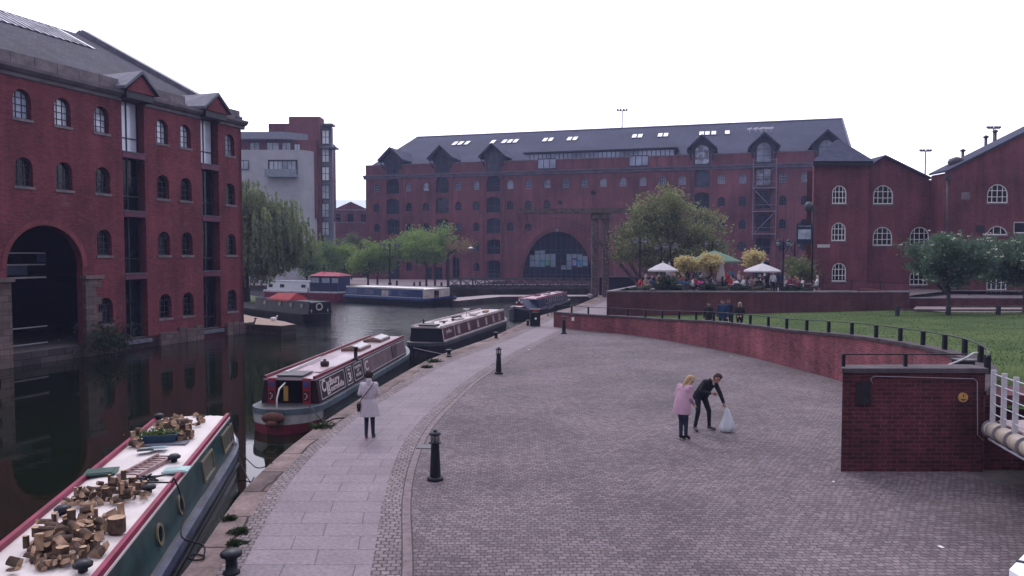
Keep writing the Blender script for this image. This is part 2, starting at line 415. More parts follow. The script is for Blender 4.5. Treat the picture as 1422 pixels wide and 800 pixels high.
PV = {'pane_dark': [(.002, .003, .006), (.012, .017, .028)], 'pane_far': [(.004, .006, .014), (.020, .030, .055)], 'pane_far_top': [(.05, .07, .12), (.34, .38, .48), (.14, .17, .26)], 'pane_sky_near': [(.22, .26, .36), (.42, .46, .58)]}
PVM = {}; WR = random.Random(99)
def window(parent, T, cx, z0, w, h, kind, cols, rows, ypane, fw=.05, bar=.03, fmat=None, pmat=None, name='window', surround=None, sill=None):
    """window > frame mesh is the window itself, pane its sub-part"""
    if pmat is not None and pmat.name in PV:      # pane tones differ; the pale sets are reflected sky painted as colour
        if pmat.name not in PVM:
            PVM[pmat.name] = [pmat] + [mat(pmat.name + '_tone', c, .08 + .1 * q, .6, .5 + q, spec=.25 + .25 * q) for q, c in enumerate(PV[pmat.name])]
        pmat = WR.choice(PVM[pmat.name])
    pts = arch_pts(cx, z0, w, h, kind)
    mb = MB(); mb.T = T
    ring_strip(mb, pts, fw, ypane + .06, ypane)
    for i in range(1, cols):
        x = cx - w / 2 + w * i / cols; zt = inside_z(pts, x)
        mb.lo((x - bar / 2, ypane, z0 + .01), (x + bar / 2, ypane + .045, zt - .01))
    for j in range(1, rows):
        z = z0 + (h if kind in ('rect', 'circle') else h * .98) * j / rows; sp = span_x(pts, z)
        if sp: mb.lo((sp[0] + .01, ypane + .002, z - bar / 2), (sp[1] - .01, ypane + .047, z + bar / 2))
    if surround:
        big_ = arch_pts(cx, z0 - surround, w + 2 * surround, h + 2 * surround, kind)
        ring_strip(mb, big_, surround + .004, ypane + .11, ypane)
    o = mb.build(name, fmat or M['dark_frame'], parent)
    pb = MB(); pb.T = T; loc = [(p[0], ypane + .012, p[1]) for p in pts]
    pb.add(loc, [tuple(range(len(pts)))[::-1]])
    pb.build('pane', pmat or M['pane_dark'], o)
    if sill:
        sb = MB(); sb.T = T; sb.lo((cx - w / 2 - .08, -.05, z0 - sill), (cx + w / 2 + .08, .05, z0 - .003))
        sb.build('sill', M['stone_plain'], o)
    return o
def poly_sheet(name, pts, z, m, kind='structure', thick=None, parent=None):
    mb = MB()
    loops = [[Vector((p[0], p[1], 0)) for p in pts]]
    tr = tessellate_polygon(loops); fl = loops[0]
    fs = []
    for t in tr:
        a, b_, c_ = (fl[i] for i in t)
        cr = (b_ - a).cross(c_ - a).z
        if abs(cr) > 1e-9: fs.append(tuple(t) if cr > 0 else tuple(t)[::-1])
    mb.add([(p[0], p[1], z) for p in pts], fs)
    if thick:
        n = len(pts); area = sum(pts[i][0] * pts[(i + 1) % n][1] - pts[(i + 1) % n][0] * pts[i][1] for i in range(n)); mb.mi = 1
        for i in range(n):
            a, b_ = pts[i], pts[(i + 1) % n]
            if area < 0: a, b_ = b_, a
            mb.quad((a[0], a[1], z - thick), (b_[0], b_[1], z - thick), (b_[0], b_[1], z), (a[0], a[1], z))
    o = mb.build(name, m, parent)
    if kind: o['kind'] = kind
    return o
def text_mesh(mb, txt, T, size, depth=.006, bold=0, xs=1.0, align='CENTER', fit=None):
    cu = bpy.data.curves.new('t', 'FONT'); cu.body = txt; cu.size = size; cu.extrude = depth; cu.offset = bold; cu.align_x = align; cu.align_y = 'CENTER'; cu.resolution_u = 3
    ob = bpy.data.objects.new('t', cu); C.objects.link(ob)
    me = bpy.data.meshes.new_from_object(ob.evaluated_get(bpy.context.evaluated_depsgraph_get()))
    if fit:
        xx = [v.co.x for v in me.vertices]; xs = fit / (max(xx) - min(xx)); T = T @ Matrix.Translation((-(max(xx) + min(xx)) / 2 * xs, 0, 0))
    Tm = T @ Matrix.Diagonal((xs, 1, 1, 1)); b = len(mb.v)
    for v in me.vertices: mb.v.append(tuple(Tm @ v.co))
    for p in me.polygons: mb.f.append(tuple(b + i for i in p.vertices)); mb.m.append(mb.mi); mb.sm.append(False)
    bpy.data.objects.remove(ob); bpy.data.curves.remove(cu); bpy.data.meshes.remove(me)
def smooth_line(pts, n=6):
    """Catmull-Rom through 2-D or 3-D points"""
    P_ = [Vector(p) for p in pts]; P_ = [P_[0] * 2 - P_[1]] + P_ + [P_[-1] * 2 - P_[-2]]; out = []
    for i in range(1, len(P_) - 2):
        for k in range(n):
            t = k / n; a, b_, c_, d = P_[i - 1], P_[i], P_[i + 1], P_[i + 2]
            out.append(.5 * ((2 * b_) + (c_ - a) * t + (2 * a - 5 * b_ + 4 * c_ - d) * t * t + (3 * b_ - a - 3 * c_ + d) * t ** 3))
    out.append(P_[-2]); return out
# ============================================================ SETTING
WZ = -.6                                   # water level; the quays are z = 0
def X_of(pix):
    pts = sorted([(G(a, b)[1], G(a, b)[0]) for a, b in pix]); return pts
def lerp_tab(tab, y): return float(np.interp(y, [t[0] for t in tab], [t[1] for t in tab]))
edge_t = [(-30, -6.2), (0, -4.45)] + X_of([(262, 800), (320, 701), (365, 653), (431, 599), (500, 554), (577, 509), (603, 496), (680, 470), (745, 440), (800, 425)]) + [(82, 9.3)]
flagL_t = [(-30, -5.2), (0, -3.6)] + X_of([(337, 800), (371, 713), (425, 639.5), (497, 578)]) + [(31, -2.9), (41.3, .1), (55, 3.2), (66, 7.1), (82, 11)]
rail_t = [(-30, -4.0), (0, -.7)] + X_of([(578, 800), (566, 695), (581, 629), (599, 593), (623, 569), (660, 532), (699, 505), (732, 487), (779, 463)]) + [(50, 4.6), (56, 6.6)]
flagR_t = [(y, x - (.62 if y < 12 else .5)) for y, x in rail_t]
def smooth_tab(tab):
    ys = np.arange(-30, 82.1, 1.0); v = np.interp(ys, [t[0] for t in tab], [t[1] for t in tab])
    for _ in range(3): v[1:-1] = (v[:-2] + 2 * v[1:-1] + v[2:]) / 4
    return list(zip(ys, v))
edge_s = smooth_tab(edge_t); flagL_s = smooth_tab(flagL_t); rail_s = smooth_tab(rail_t); flagR_s = smooth_tab(flagR_t)
FA = G(509, 387.5)                                                   # left corner of the far warehouse
_v = ray(-3129, 352); _n = math.hypot(_v[0], _v[1]); FD = (_v[0] / _n, _v[1] / _n)   # its wall direction, towards the left
FANG = math.atan2(FD[1], FD[0])
LA = G(339, 462.5, WZ); _v = ray(1084, 347); _n = math.hypot(_v[0], _v[1]); LD = (-_v[0] / _n, -_v[1] / _n)
LANG = math.atan2(LD[1], LD[0])
far_edge = [(9.3, 86), (15, 100), (17.5, 131.5), (1.2, 136.2), (-3, 124), (-6, 112), (-9.8, 105), (-30, 108), (-50, 114)]
left_edge = [(-46, 104), (-37, 94), (-30, 86), (-25, 78), (-23.6, 70), (-24, 63), (-19, 55.8), (-15.4, 51.6), (-14.0, 49.3), (-14.6, 48.2), LA,
             (LA[0] + LD[0] * 60, LA[1] + LD[1] * 60)]
canal = [(x, y) for y, x in edge_s] + far_edge + left_edge
# one ground sheet to the horizon with the canal cut out of it
mb = MB(); BIG = 2500
outer = [Vector((-BIG, -BIG, 0)), Vector((BIG, -BIG, 0)), Vector((BIG, BIG, 0)), Vector((-BIG, BIG, 0))]
hole = [Vector((p[0], p[1], 0)) for p in canal]
for t in tessellate_polygon([outer, hole]):
    fl = outer + hole; q = [fl[i] for i in t]
    cr = (q[1] - q[0]).cross(q[2] - q[0]).z
    if abs(cr) < 1e-7: continue
    mb.add([tuple(p) for p in (q if cr > 0 else q[::-1])], [(0, 1, 2)])
mb.mi = 1
for i in range(len(canal)):
    a, b_ = canal[i], canal[(i + 1) % len(canal)]
    L = math.hypot(a[0] - b_[0], a[1] - b_[1])
    mb.quad((a[0], a[1], 0), (a[0], a[1], -2), (b_[0], b_[1], -2), (b_[0], b_[1], 0))
o = mb.build('ground', [M['tarmac'], M['quay_wall']]); o['kind'] = 'structure'
# canal water
m, n, b, out = nodes('canal_water')
b.inputs['Base Color'].default_value = (.005, .008, .003, 1); b.inputs['Roughness'].default_value = .03; b.inputs['IOR'].default_value = 1.34
b.inputs['Specular IOR Level'].default_value = .62
t = n.nodes.new('ShaderNodeTexCoord'); mp = n.nodes.new('ShaderNodeMapping'); mp.inputs['Scale'].default_value = (.8, 2.2, 1)
z1 = n.nodes.new('ShaderNodeTexNoise'); z1.inputs['Scale'].default_value = 1.1; z1.inputs['Detail'].default_value = 5; z1.inputs['Roughness'].default_value = .55
z2 = n.nodes.new('ShaderNodeTexNoise'); z2.inputs['Scale'].default_value = .09; z2.inputs['Detail'].default_value = 2
sx_ = n.nodes.new('ShaderNodeSeparateXYZ'); wy = n.nodes.new('ShaderNodeMapRange'); wy.inputs['From Min'].default_value = 32; wy.inputs['From Max'].default_value = 60
n.links.new(t.outputs['Object'], mp.inputs['Vector']); n.links.new(mp.outputs[0], z1.inputs['Vector']); n.links.new(t.outputs['Object'], z2.inputs['Vector'])
rr = n.nodes.new('ShaderNodeMapRange'); rr.inputs['From Min'].default_value = .60; rr.inputs['From Max'].default_value = 1.35; rr.inputs['To Min'].default_value = .014; rr.inputs['To Max'].default_value = 1.0
n.links.new(t.outputs['Object'], sx_.inputs[0]); n.links.new(sx_.outputs['Y'], wy.inputs['Value'])
ad_ = n.nodes.new('ShaderNodeMath'); ad_.operation = 'ADD'; n.links.new(z2.outputs['Fac'], ad_.inputs[0]); n.links.new(wy.outputs[0], ad_.inputs[1]); n.links.new(ad_.outputs[0], rr.inputs['Value'])
bp = n.nodes.new('ShaderNodeBump'); bp.inputs['Distance'].default_value = .10
n.links.new(rr.outputs[0], bp.inputs['Strength']); n.links.new(z1.outputs['Fac'], bp.inputs['Height']); n.links.new(bp.outputs[0], b.inputs['Normal'])
M['water'] = m
mb = MB(); mb.quad((-75, -30, WZ), (30, -30, WZ), (30, 140, WZ), (-75, 140, WZ)); o = mb.build('canal_water', M['water']); o['kind'] = 'structure'
mb = MB(); mb.quad((-76, -31, -1.99), (31, -31, -1.99), (31, 141, -1.99), (-76, 141, -1.99)); o = mb.build('canal_bed', M['black']); o['kind'] = 'structure'
# strips along the quay: coping stones, small setts, flagstones, setts, gutter rail
def strip(name, ta, tb, z, m, y0=-30, y1=82, fa=0, fb=0, kind='structure'):
    mb = MB(); ys = [y for y, _ in ta if y0 <= y <= y1]; v = 0; prev = None
    A = dict(ta); B = dict(tb)
    for y in ys:
        a = A[y] + fa; b_ = B[y] + fb
        if prev:
            ds = math.hypot(((a + b_) - (prev[0] + prev[1])) / 2, y - prev[2])
            mb.quad((prev[0], prev[2], z), (prev[1], prev[2], z), (b_, y, z), (a, y, z),
                    [(0, v), (prev[1] - prev[0], v), (b_ - a, v + ds), (0, v + ds)])
            v += ds
        prev = (a, b_, y)
    o = mb.build(name, m); o['kind'] = kind; return o
strip('coping_stones', edge_s, [(y, lerp_tab(edge_s, y) * .4 + lerp_tab(flagL_s, y) * .6) for y, _ in edge_s], .012, M['coping'], fa=-.02)
strip('quay_setts', [(y, lerp_tab(edge_s, y) * .4 + lerp_tab(flagL_s, y) * .6) for y, _ in edge_s], flagL_s, .010, M['small_setts'])
M['flags'] = brick('flagstones_walk', (.175, .148, .170), (.20, .170, .195), (.105, .085, .098), bw=1.05, bh=.58, ms=.011, big=.14, bump=.25, dist=.006, offset=.42, spec=.3, patch=.8)
strip('towpath', flagL_s, flagR_s, .010, M['flags'], y1=56)
strip('towpath', flagL_s, [(y, lerp_tab(flagL_s, y) + 4.5) for y, _ in edge_s], .006, M['flags'], y0=55)
strip('border_setts', flagR_s, rail_s, .010, M['small_setts'], y1=56, fb=-.15)
strip('gutter_channel', rail_s, rail_s, .010, mat('gutter_iron', (.125, .092, .105), .7, .3, 6, .2), y1=56, fa=-.15)
for _f in (-.165, .0): strip('gutter_channel', rail_s, rail_s, .0125, mat('gutter_edge', (.035, .028, .032), .8), y1=56, fa=_f, fb=_f + .022)
# amphitheatre wall line
wall_xy = [(2.6, 47.6)] + [G(a, b_) for a, b_ in ((820, 460), (860, 463.5), (900, 468.7), (955, 478), (1030, 493), (1100, 511), (1173, 531))] + [(12.15, 24.0), (11.8, 20.6), (10.9, 17.8), (9.6, 16.1)]
wall_c = smooth_line(wall_xy, 5)
wz_tab = [(16.1, 1.62), (17.8, 1.85), (20, 1.85), (27, 1.62), (30.7, 1.42), (36.6, 1.25), (41, 1.0), (45, .88), (48, .85)]
def wall_top(y): return float(np.interp(y, [a for a, _ in wz_tab], [b_ for _, b_ in wz_tab]))
sett_poly = [(x, y) for y, x in rail_s if y <= 50] + [(4.0, 50)] + [(p[0], p[1]) for p in wall_c] + [(9.6, 15), (30, 15), (30, -30)]
poly_sheet('cobbled_plaza', sett_poly, .008, M['setts'])
# lawn : a sheet between the curved wall and the terrace wall
T0, T1 = G(843, 440), G(1262, 431.5, .5)
far_pts = []
def lawn_far(k):
    pts = [(T0[0] - 3, T0[1] + .3), T0, ((T0[0] + T1[0]) / 2, (T0[1] + T1[1]) / 2), T1, (34, 53), (46, 53), (64, 50), (62, 34), (56, 22), (48, 12), (40, 4)]
    t = k * (len(pts) - 1); i = min(int(t), len(pts) - 2); f = t - i
    return (pts[i][0] * (1 - f) + pts[i + 1][0] * f, pts[i][1] * (1 - f) + pts[i + 1][1] * f)
mb = MB(); NA = len(wall_c); NB = 26; vs = []
rnd = random.Random(4)
for i, p in enumerate(wall_c):
    k = i / (NA - 1); q = lawn_far(k)
    h0 = float(np.interp(p[1], [16, 19, 25, 30, 36, 40, 44, 48], [1.35, 1.75, 1.35, 1.0, .5, .3, .12, .02]))
    h1 = float(np.interp(k, [0, .1, .3, .5, .7, 1], [.015, .02, .55, .62, .8, 1.3]))
    for j in range(NB + 1):
        f = j / NB
        hump = .28 * math.sin(PI * f) * min(1, k * 2.5)
        vs.append((p[0] * (1 - f) + q[0] * f + (.2 if j == 0 else 0), p[1] * (1 - f) + q[1] * f, h0 * (1 - f) + h1 * f + hump + (rnd.uniform(-.03, .03) if 0 < j < NB else 0)))
LAWN = vs
fs = [(i * (NB + 1) + j, i * (NB + 1) + j + 1, (i + 1) * (NB + 1) + j + 1, (i + 1) * (NB + 1) + j) for i in range(NA - 1) for j in range(NB)]
mb.smooth = True; mb.add(vs, fs[::1]); o = mb.build('lawn', M['grass']); o['kind'] = 'structure'
_LV = np.array(vs)
def lawn_z(x, y):
    d = (_LV[:, 0] - x) ** 2 + (_LV[:, 1] - y) ** 2; i = np.argsort(d)[:4]; wgt = 1 / (d[i] + .01)
    return float((_LV[i, 2] * wgt).sum() / wgt.sum())
# blades of grass: real little leaves standing on the lawn
def leaf_cloud(name, pts, size, m, seed, parent=None, up=0.0, aspect=2.0, droop=0.0, jit=.4, kind=None):
    r_ = np.random.RandomState(seed); N = len(pts); pts = np.asarray(pts, float)
    a = r_.normal(size=(N, 3)); a[:, 2] = a[:, 2] * (1 - abs(up)) + up * 2.2 - droop * 2.2
    a /= np.linalg.norm(a, axis=1)[:, None] + 1e-9
    c_ = r_.normal(size=(N, 3)); b_ = np.cross(a, c_); b_ /= np.linalg.norm(b_, axis=1)[:, None] + 1e-9
    s_ = size * (1 + jit * r_.uniform(-1, 1, (N, 1)))
    A_ = a * s_ * aspect / 2; B_ = b_ * s_ / 2
    nrm = np.cross(a, b_) * s_ * .12
    v = np.stack([pts - A_, pts + B_ * .9 - nrm, pts + A_, pts - B_ * .9 - nrm], 1).reshape(-1, 3)
    me = bpy.data.meshes.new(name); me.vertices.add(4 * N); me.vertices.foreach_set('co', v.ravel())
    me.loops.add(4 * N); me.loops.foreach_set('vertex_index', np.arange(4 * N, dtype=np.int32))
    me.polygons.add(N); me.polygons.foreach_set('loop_start', np.arange(0, 4 * N, 4, dtype=np.int32))
    try: me.polygons.foreach_set('loop_total', np.full(N, 4, dtype=np.int32))
    except Exception: pass
    me.materials.append(m); me.update(calc_edges=True); me.validate()
    o = link(name, me, parent)
    if kind: o['kind'] = kind
    return o
M['blade'] = leaf_mat('grass_blade', (.048, .092, .022), (.076, .130, .034), .45)
r_ = np.random.RandomState(11); gp = []
F_ = np.array([(vs[a], vs[b_], vs[c_], vs[d]) for a, b_, c_, d in fs])
ar = np.linalg.norm(np.cross(F_[:, 1] - F_[:, 0], F_[:, 3] - F_[:, 0]), axis=1); dist_ = np.clip(F_[:, :, 1].mean(1), 15, 60)
wgt = ar / dist_ ** .8; idx = r_.choice(len(F_), 90000, p=wgt / wgt.sum())
u_, v_ = r_.rand(90000, 1), r_.rand(90000, 1)
gp = (F_[idx, 0] * (1 - u_) * (1 - v_) + F_[idx, 1] * (1 - u_) * v_ + F_[idx, 2] * u_ * v_ + F_[idx, 3] * u_ * (1 - v_)); gp[:, 2] += .02
g = leaf_cloud('grass', gp, .024, M['blade'], 3, up=.8, aspect=3.0, kind='stuff')
tag(g, 'short green grass growing over the sloping lawn', 'grass')
# left bank spit, pier and far plaza
bank = [(-14.05, 49.35), (-14.6, 48.35), (LA[0] + .1, LA[1] - .1), (-18.6, 52.5), (-19, 56), (-15.3, 51.5)]
poly_sheet('gravel_bank', [(-14.1, 49.3), (-14.65, 48.35), (LA[0] + .05, LA[1] + .05), (-19.5, 51), (-24, 56), (-25, 62.5), (-24.1, 62.9), (-19.1, 55.7), (-15.5, 51.5)], .01, mat('bank_gravel', (.30, .22, .19), .95, .2, 4, .4))
poly_sheet('grass_bank', [(-18.0, 51.2), (-30, 52), (-46, 60), (-60, 110), (-46.2, 104), (-37.2, 94), (-30.2, 86), (-25.2, 78), (-23.8, 70), (-24.2, 63.5), (-20.2, 57)], .03, mat('bank_grass', (.05, .07, .025), .95, .3, 2, .4))
poly_sheet('plaza', [(-120, 135), (-50.5, 114.2), (-30, 108.2), (-9.9, 105.2), (-6.2, 112), (-3.2, 124), (1.0, 136.3), (-26, 143), (-120, 166)], .01, M['plaza_far'])
poly_sheet('stone_pier', [(-5.4, 74.2), (-1.2, 81.6), (9.2, 82.4), (9.2, 85.6), (-2.4, 85.2), (-7.0, 78)], -.02, [M['plaza_far'], M['quay_wall']], thick=1.5)
# puddled scraps: iron drain covers and litter on the setts
mb = MB(); mb.box((0, 0, 0), (.5, .35, .012)); 
for i, (a, b_) in enumerate(((579, 621), (455, 586))):
    x, y = G(a, b_)
    if i == 0: dc = link('drain_cover', mb.mesh('drain_cover', M['dark_steel'])); dc.location = (x + .25, y, .016); tag(dc, 'rusty drain cover set in the cobbles beside the nearest lantern bollard', 'drain cover')
pm = mat('litter_paper', (.62, .60, .6), .8, .1, 9)
def scrap(x, y, s, label):
    r = random.Random(int(x * 100)); mb = MB()
    pts = [(-.5, -.3, .004), (.1, -.42, .03), (.5, -.2, .006), (.45, .25, .03), (0, .12, .05), (-.42, .3, .012)]
    mb.add([(p[0] * s, p[1] * s, p[2] * s * 2 + .006) for p in pts], [(0, 1, 4, 5), (1, 2, 3, 4)])
    o = mb.build('paper_scrap', pm, loc=(x, y, .012), rz=r.uniform(0, 6)); tag(o, label, 'litter')
scrap(*G(1307, 761), .11, 'small white paper scrap lying on the cobbles at the front right of the plaza')
scrap(*G(1157, 670), .08, 'pale paper scrap lying on cobbles in front of the square brick block')
scrap(*G(1002, 492), .14, 'white scrap on the cobbles near the foot of the curved wall')
scrap(*G(1015, 495), .12, 'second white scrap lying a step right of the other by the curved wall')
scrap(*G(733, 486), .2, 'pale scrap lying on the border setts beside the gutter')
# ============================================================ LEFT WAREHOUSE
TL = frame(LA, LANG)
lw = empty('brick_warehouse', (0, 0, 0), 0, 'dark red brick warehouse with arched windows rising from the water at the left', 'warehouse')
SL = 27.0
holes = []; wins = []
cols = [0.55 + .55, 4.93, 6.71, 10.78, 13.03, 15.14, 17.3, 19.5, 21.7]
rows = [(10.8, 1.34), (7.7, 1.34), (4.5, 1.34), (.92, 1.38)]
BAYS = [(2.9, 1.5), (8.75, 1.5)]
BIG_ = (14.12, -.62, 4.0, 6.55)                    # boat arch
for ci, cx in enumerate(cols):
    for ri, (z0, h) in enumerate(rows):
        if ri >= 2 and 12 < cx < 17: continue
        holes.append(arch_pts(cx, z0, .9, h, 'round')); wins.append((cx, z0, h, ri))
bay_cells = [(10.05, 12.75), (6.92, 9.72), (3.54, 6.55), (-.1, 3.17)]
for bx, bw in BAYS:
    holes.append([(bx - bw / 2, -.1), (bx + bw / 2, -.1), (bx + bw / 2, 12.78), (bx - bw / 2, 12.78)])
ba = arch_pts(BIG_[0], BIG_[1], BIG_[2], BIG_[3], 'round', 18); ba[0] = (ba[0][0], -1.9); ba[1] = (ba[1][0], -1.9)
outer = [(0, -2), (ba[0][0] - .0, -2)]
outer = [(0, -2), (ba[0][0], -2), (ba[0][0], ba[2][1])] if False else None
# the boat arch opens the wall right down to the bed, so it is part of the outline
op = arch_pts(BIG_[0], BIG_[1], BIG_[2], BIG_[3], 'round', 18)[2:]       # from right crown side to left
outer = [(0, -2), (BIG_[0] - 2.0, -2)] + op[::-1] + [(BIG_[0] + 2.0, -2), (SL, -2), (SL, 13.15), (0, 13.15)]
mb = MB(); mb.T = TL; wall_mesh(mb, outer, holes, 0, .42)
# far end wall (gable) and the near end
mb.T = TL
DP = 26.0; RZ = 19.75
mb.build('wall', M['brick_left'], lw)
mb = MB(); mb.T = TL
def gable(mb, s, th):
    g_ = [(0, -2), (-DP, -2), (-DP, 12.9), (-DP / 2, RZ - .1), (0, 12.9)]
    vs = [(s, y, z) for y, z in g_] + [(s + th, y, z) for y, z in g_]
    mb.add(vs, [(0, 1, 2, 3, 4), (9, 8, 7, 6, 5)] + [(i, 5 + i, 5 + (i + 1) % 5, (i + 1) % 5) for i in range(5)])
gable(mb, .005, .4); mb.build('gable_wall', M['brick_left'], lw)
mb = MB(); mb.T = TL; gable(mb, SL - .4, .4); mb.build('gable_wall', M['brick_left'], lw)
mb = MB(); mb.T = TL
mb.box((SL / 2, -9, 5), (SL - 1, .3, 15)); mb.box((SL / 2, -4.8, -1.2), (SL - 1, 8.6, .2))
for z in (3.3, 6.75, 9.9): mb.box((SL / 2, -4.7, z), (SL - .9, 8.3, .2)) if z > 6.2 else mb.box((5.9, -4.7, z), (10.9, 8.3, .2))
mb.build('interior', M['black'], lw)
# iron water-gate beams, rails and blue column inside the arch
mb = MB(); mb.T = TL
for z in (4.62, 4.05): mb.box((14.5, -1.6, z), (3.2, .06, .06))
mb.box((14.5, -1.6, 3.42), (3.2, .16, .08))
for z in (1.05, .25, -.35): mb.box((14.9, -.9, z), (2.9, .05, .05))
mb.build_split('rail', mat('pale_rail', (.24, .24, .26), .5, .1), lw)
mb = MB(); mb.T = TL
mb.box((14.8, -1.9, 1.2), (.28, .28, 4.4)); mb.box((14.9, -1.7, 3.8), (2.2, .06, .5)); mb.box((13.0, -1.7, 4.4), (.5, .06, .45))
mb.build_split('steelwork', mat('navy_steel', (.012, .024, .055), .5, .2), lw)
# stone jamb blocks and cap each side of the arch
mb = MB(); mb.T = TL
for sx in (-1, 1):
    z = -.6
    k = 0
    while z < 2.9:
        w_ = .62 if k % 2 else .95
        mb.box((BIG_[0] + sx * (2.0 + w_ / 2 - .04), .09, z + .215), (w_, .24, .42)); z += .435; k += 1
    mb.box((BIG_[0] + sx * 2.45, .14, z + .09), (1.15, .42, .18))
mb.build_split('jamb_stone', M['stone'], lw)
# arch ring of darker voussoir bricks
mb = MB(); mb.T = TL
o_ = arch_pts(BIG_[0], BIG_[1] + 0, 4.5, BIG_[3] + .25, 'round', 24)[2:]; i_ = arch_pts(BIG_[0], BIG_[1], 4.02, BIG_[3] + .01, 'round', 24)[2:]
for a in range(len(o_) - 1):
    mb.add([(o_[a][0], .03, o_[a][1]), (o_[a + 1][0], .03, o_[a + 1][1]), (i_[a + 1][0], .03, i_[a + 1][1]), (i_[a][0], .03, i_[a][1]), (o_[a][0], -.02, o_[a][1]), (o_[a + 1][0], -.02, o_[a + 1][1])],
           [(0, 1, 2, 3), (0, 4, 5, 1)])
mb.build('arch_ring', brick('voussoirs', (.16, .03, .04), (.22, .05, .06), (.12, .05, .06), bw=.08, bh=.24), lw)
# windows
wmat = mat('sash_dark', (.03, .03, .045), .5, .2)
M['pane_left_top'] = mat('pane_sky_near', (.38, .42, .55), .08, .75, .55, spec=1.0, col2=(.62, .68, .85))  # reflected sky painted into the top panes' colour
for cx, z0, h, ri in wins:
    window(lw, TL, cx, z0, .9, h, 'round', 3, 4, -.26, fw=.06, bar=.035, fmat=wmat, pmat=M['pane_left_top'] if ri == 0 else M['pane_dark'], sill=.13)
# loading bays: steel spandrels, glazed lights set back
purple = mat('maroon_steel', (.10, .03, .06), .5, .2, 3)
for bx, bw in BAYS:
    for k, (z0, z1) in enumerate(bay_cells):
        fb = MB(); fb.T = TL
        fb.lo((bx - bw / 2 + .01, -.52, z0), (bx - bw / 2 + .07, -.45, z1)); fb.lo((bx + bw / 2 - .07, -.52, z0), (bx + bw / 2 - .01, -.45, z1))
        fb.lo((bx - .02, -.52, z0), (bx + .04, -.45, z1)); fb.lo((bx - bw / 2, -.52, z0 + .75), (bx + bw / 2, -.45, z0 + .81))
        f = fb.build('bay_window', wmat, lw)
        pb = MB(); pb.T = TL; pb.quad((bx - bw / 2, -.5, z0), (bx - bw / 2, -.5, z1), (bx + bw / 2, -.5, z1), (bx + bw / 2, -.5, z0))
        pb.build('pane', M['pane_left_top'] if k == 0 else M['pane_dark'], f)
    sb = MB(); sb.T = TL
    for (a, b_) in ((9.72, 10.02), (6.57, 6.88), (3.2, 3.5)):
        sb.lo((bx - bw / 2 + .003, -.44, a), (bx + bw / 2 - .003, .03, b_))
    sb.build_split('spandrel', purple, lw)
    sb = MB(); sb.T = TL
    for b_ in (10.025, 6.885, 3.505): sb.lo((bx - bw / 2 - .04, -.40, b_), (bx + bw / 2 + .04, .06, b_ + .035))
    sb.lo((bx - bw / 2 - .15, -.4, -.3), (bx + bw / 2 + .15, .12, -.103))
    sb.build_split('bay_sill', M['lead'], lw)
# rough stone plinth along the water, uneven
mb = MB(); mb.T = TL; r = random.Random(7); s = .0
while s < 11.4:
    w_ = r.uniform(.5, 1.0); hgt = r.uniform(.15, .45)
    if not any(abs(s + w_ / 2 - bx) < 1.15 for bx, _ in BAYS): mb.box((s + w_ / 2, .06, -.55 + hgt / 2), (w_ - .03, .2 + r.uniform(0, .12), .9 + hgt))
    s += w_
mb.build_split('plinth', M['stone'], lw)
# cornice in segments between the bays, parapet, roof
seg = [(-.28, BAYS[0][0] - .78), (BAYS[0][0] + .78, BAYS[1][0] - .78), (BAYS[1][0] + .78, SL)]
mb = MB(); mb.T = TL
for a, b_ in seg:
    prof = [(.003, 12.62), (.08, 12.66), (.1, 12.82), (.22, 12.86), (.38, 13.0), (.40, 13.14), (-.1, 13.17), (-.1, 12.62)]
    n_ = len(prof); vs = [(a, y, z) for y, z in prof] + [(b_, y, z) for y, z in prof]
    mb.add(vs, [(i, n_ + i, n_ + (i + 1) % n_, (i + 1) % n_) for i in range(n_)] + [tuple(range(n_))[::-1], tuple(range(n_, 2 * n_))])
mb.build_split('cornice', M['cornice'], lw)
mb = MB(); mb.T = TL
a = 0.0
while a < SL:
    if not any(abs(a + .6 - bx) < 1.3 for bx, _ in BAYS): mb.lo((a + .012, -.42, 13.16), (min(a + 1.2, SL) - .012, -.06, 13.78))
    a += 1.2
mb.build_split('parapet', M['stone_plain'], lw)
mb = MB(); mb.T = TL
ey, ez = -.4, 13.35
y2, z2 = -DP / 2, RZ
sl_n = Vector((0, (z2 - ez), -(y2 - ey))).normalized()
mb.add([(.35, ey, ez), (SL, ey, ez), (SL, y2, z2), (.35, y2, z2), (.35, -DP, ez), (SL, -DP, ez)], [(0, 1, 2, 3)[::-1], (3, 2, 5, 4)[::-1]])
rf = mb.build('roof', M['slate'], lw)
# coped verge at the far gable
mb = MB(); mb.T = TL
for (ya, za, yb, zb) in ((-.1, 13.15, -DP / 2, RZ + .1), (-DP / 2, RZ + .1, -DP, 13.15)):
    L = math.hypot(yb - ya, zb - za); an = math.atan2(zb - za, yb - ya)
    mb.box((.1, (ya + yb) / 2, (za + zb) / 2 + .02), (.6, L, .5), rx=an)
mb.build('verge_coping', M['lead'], lw)
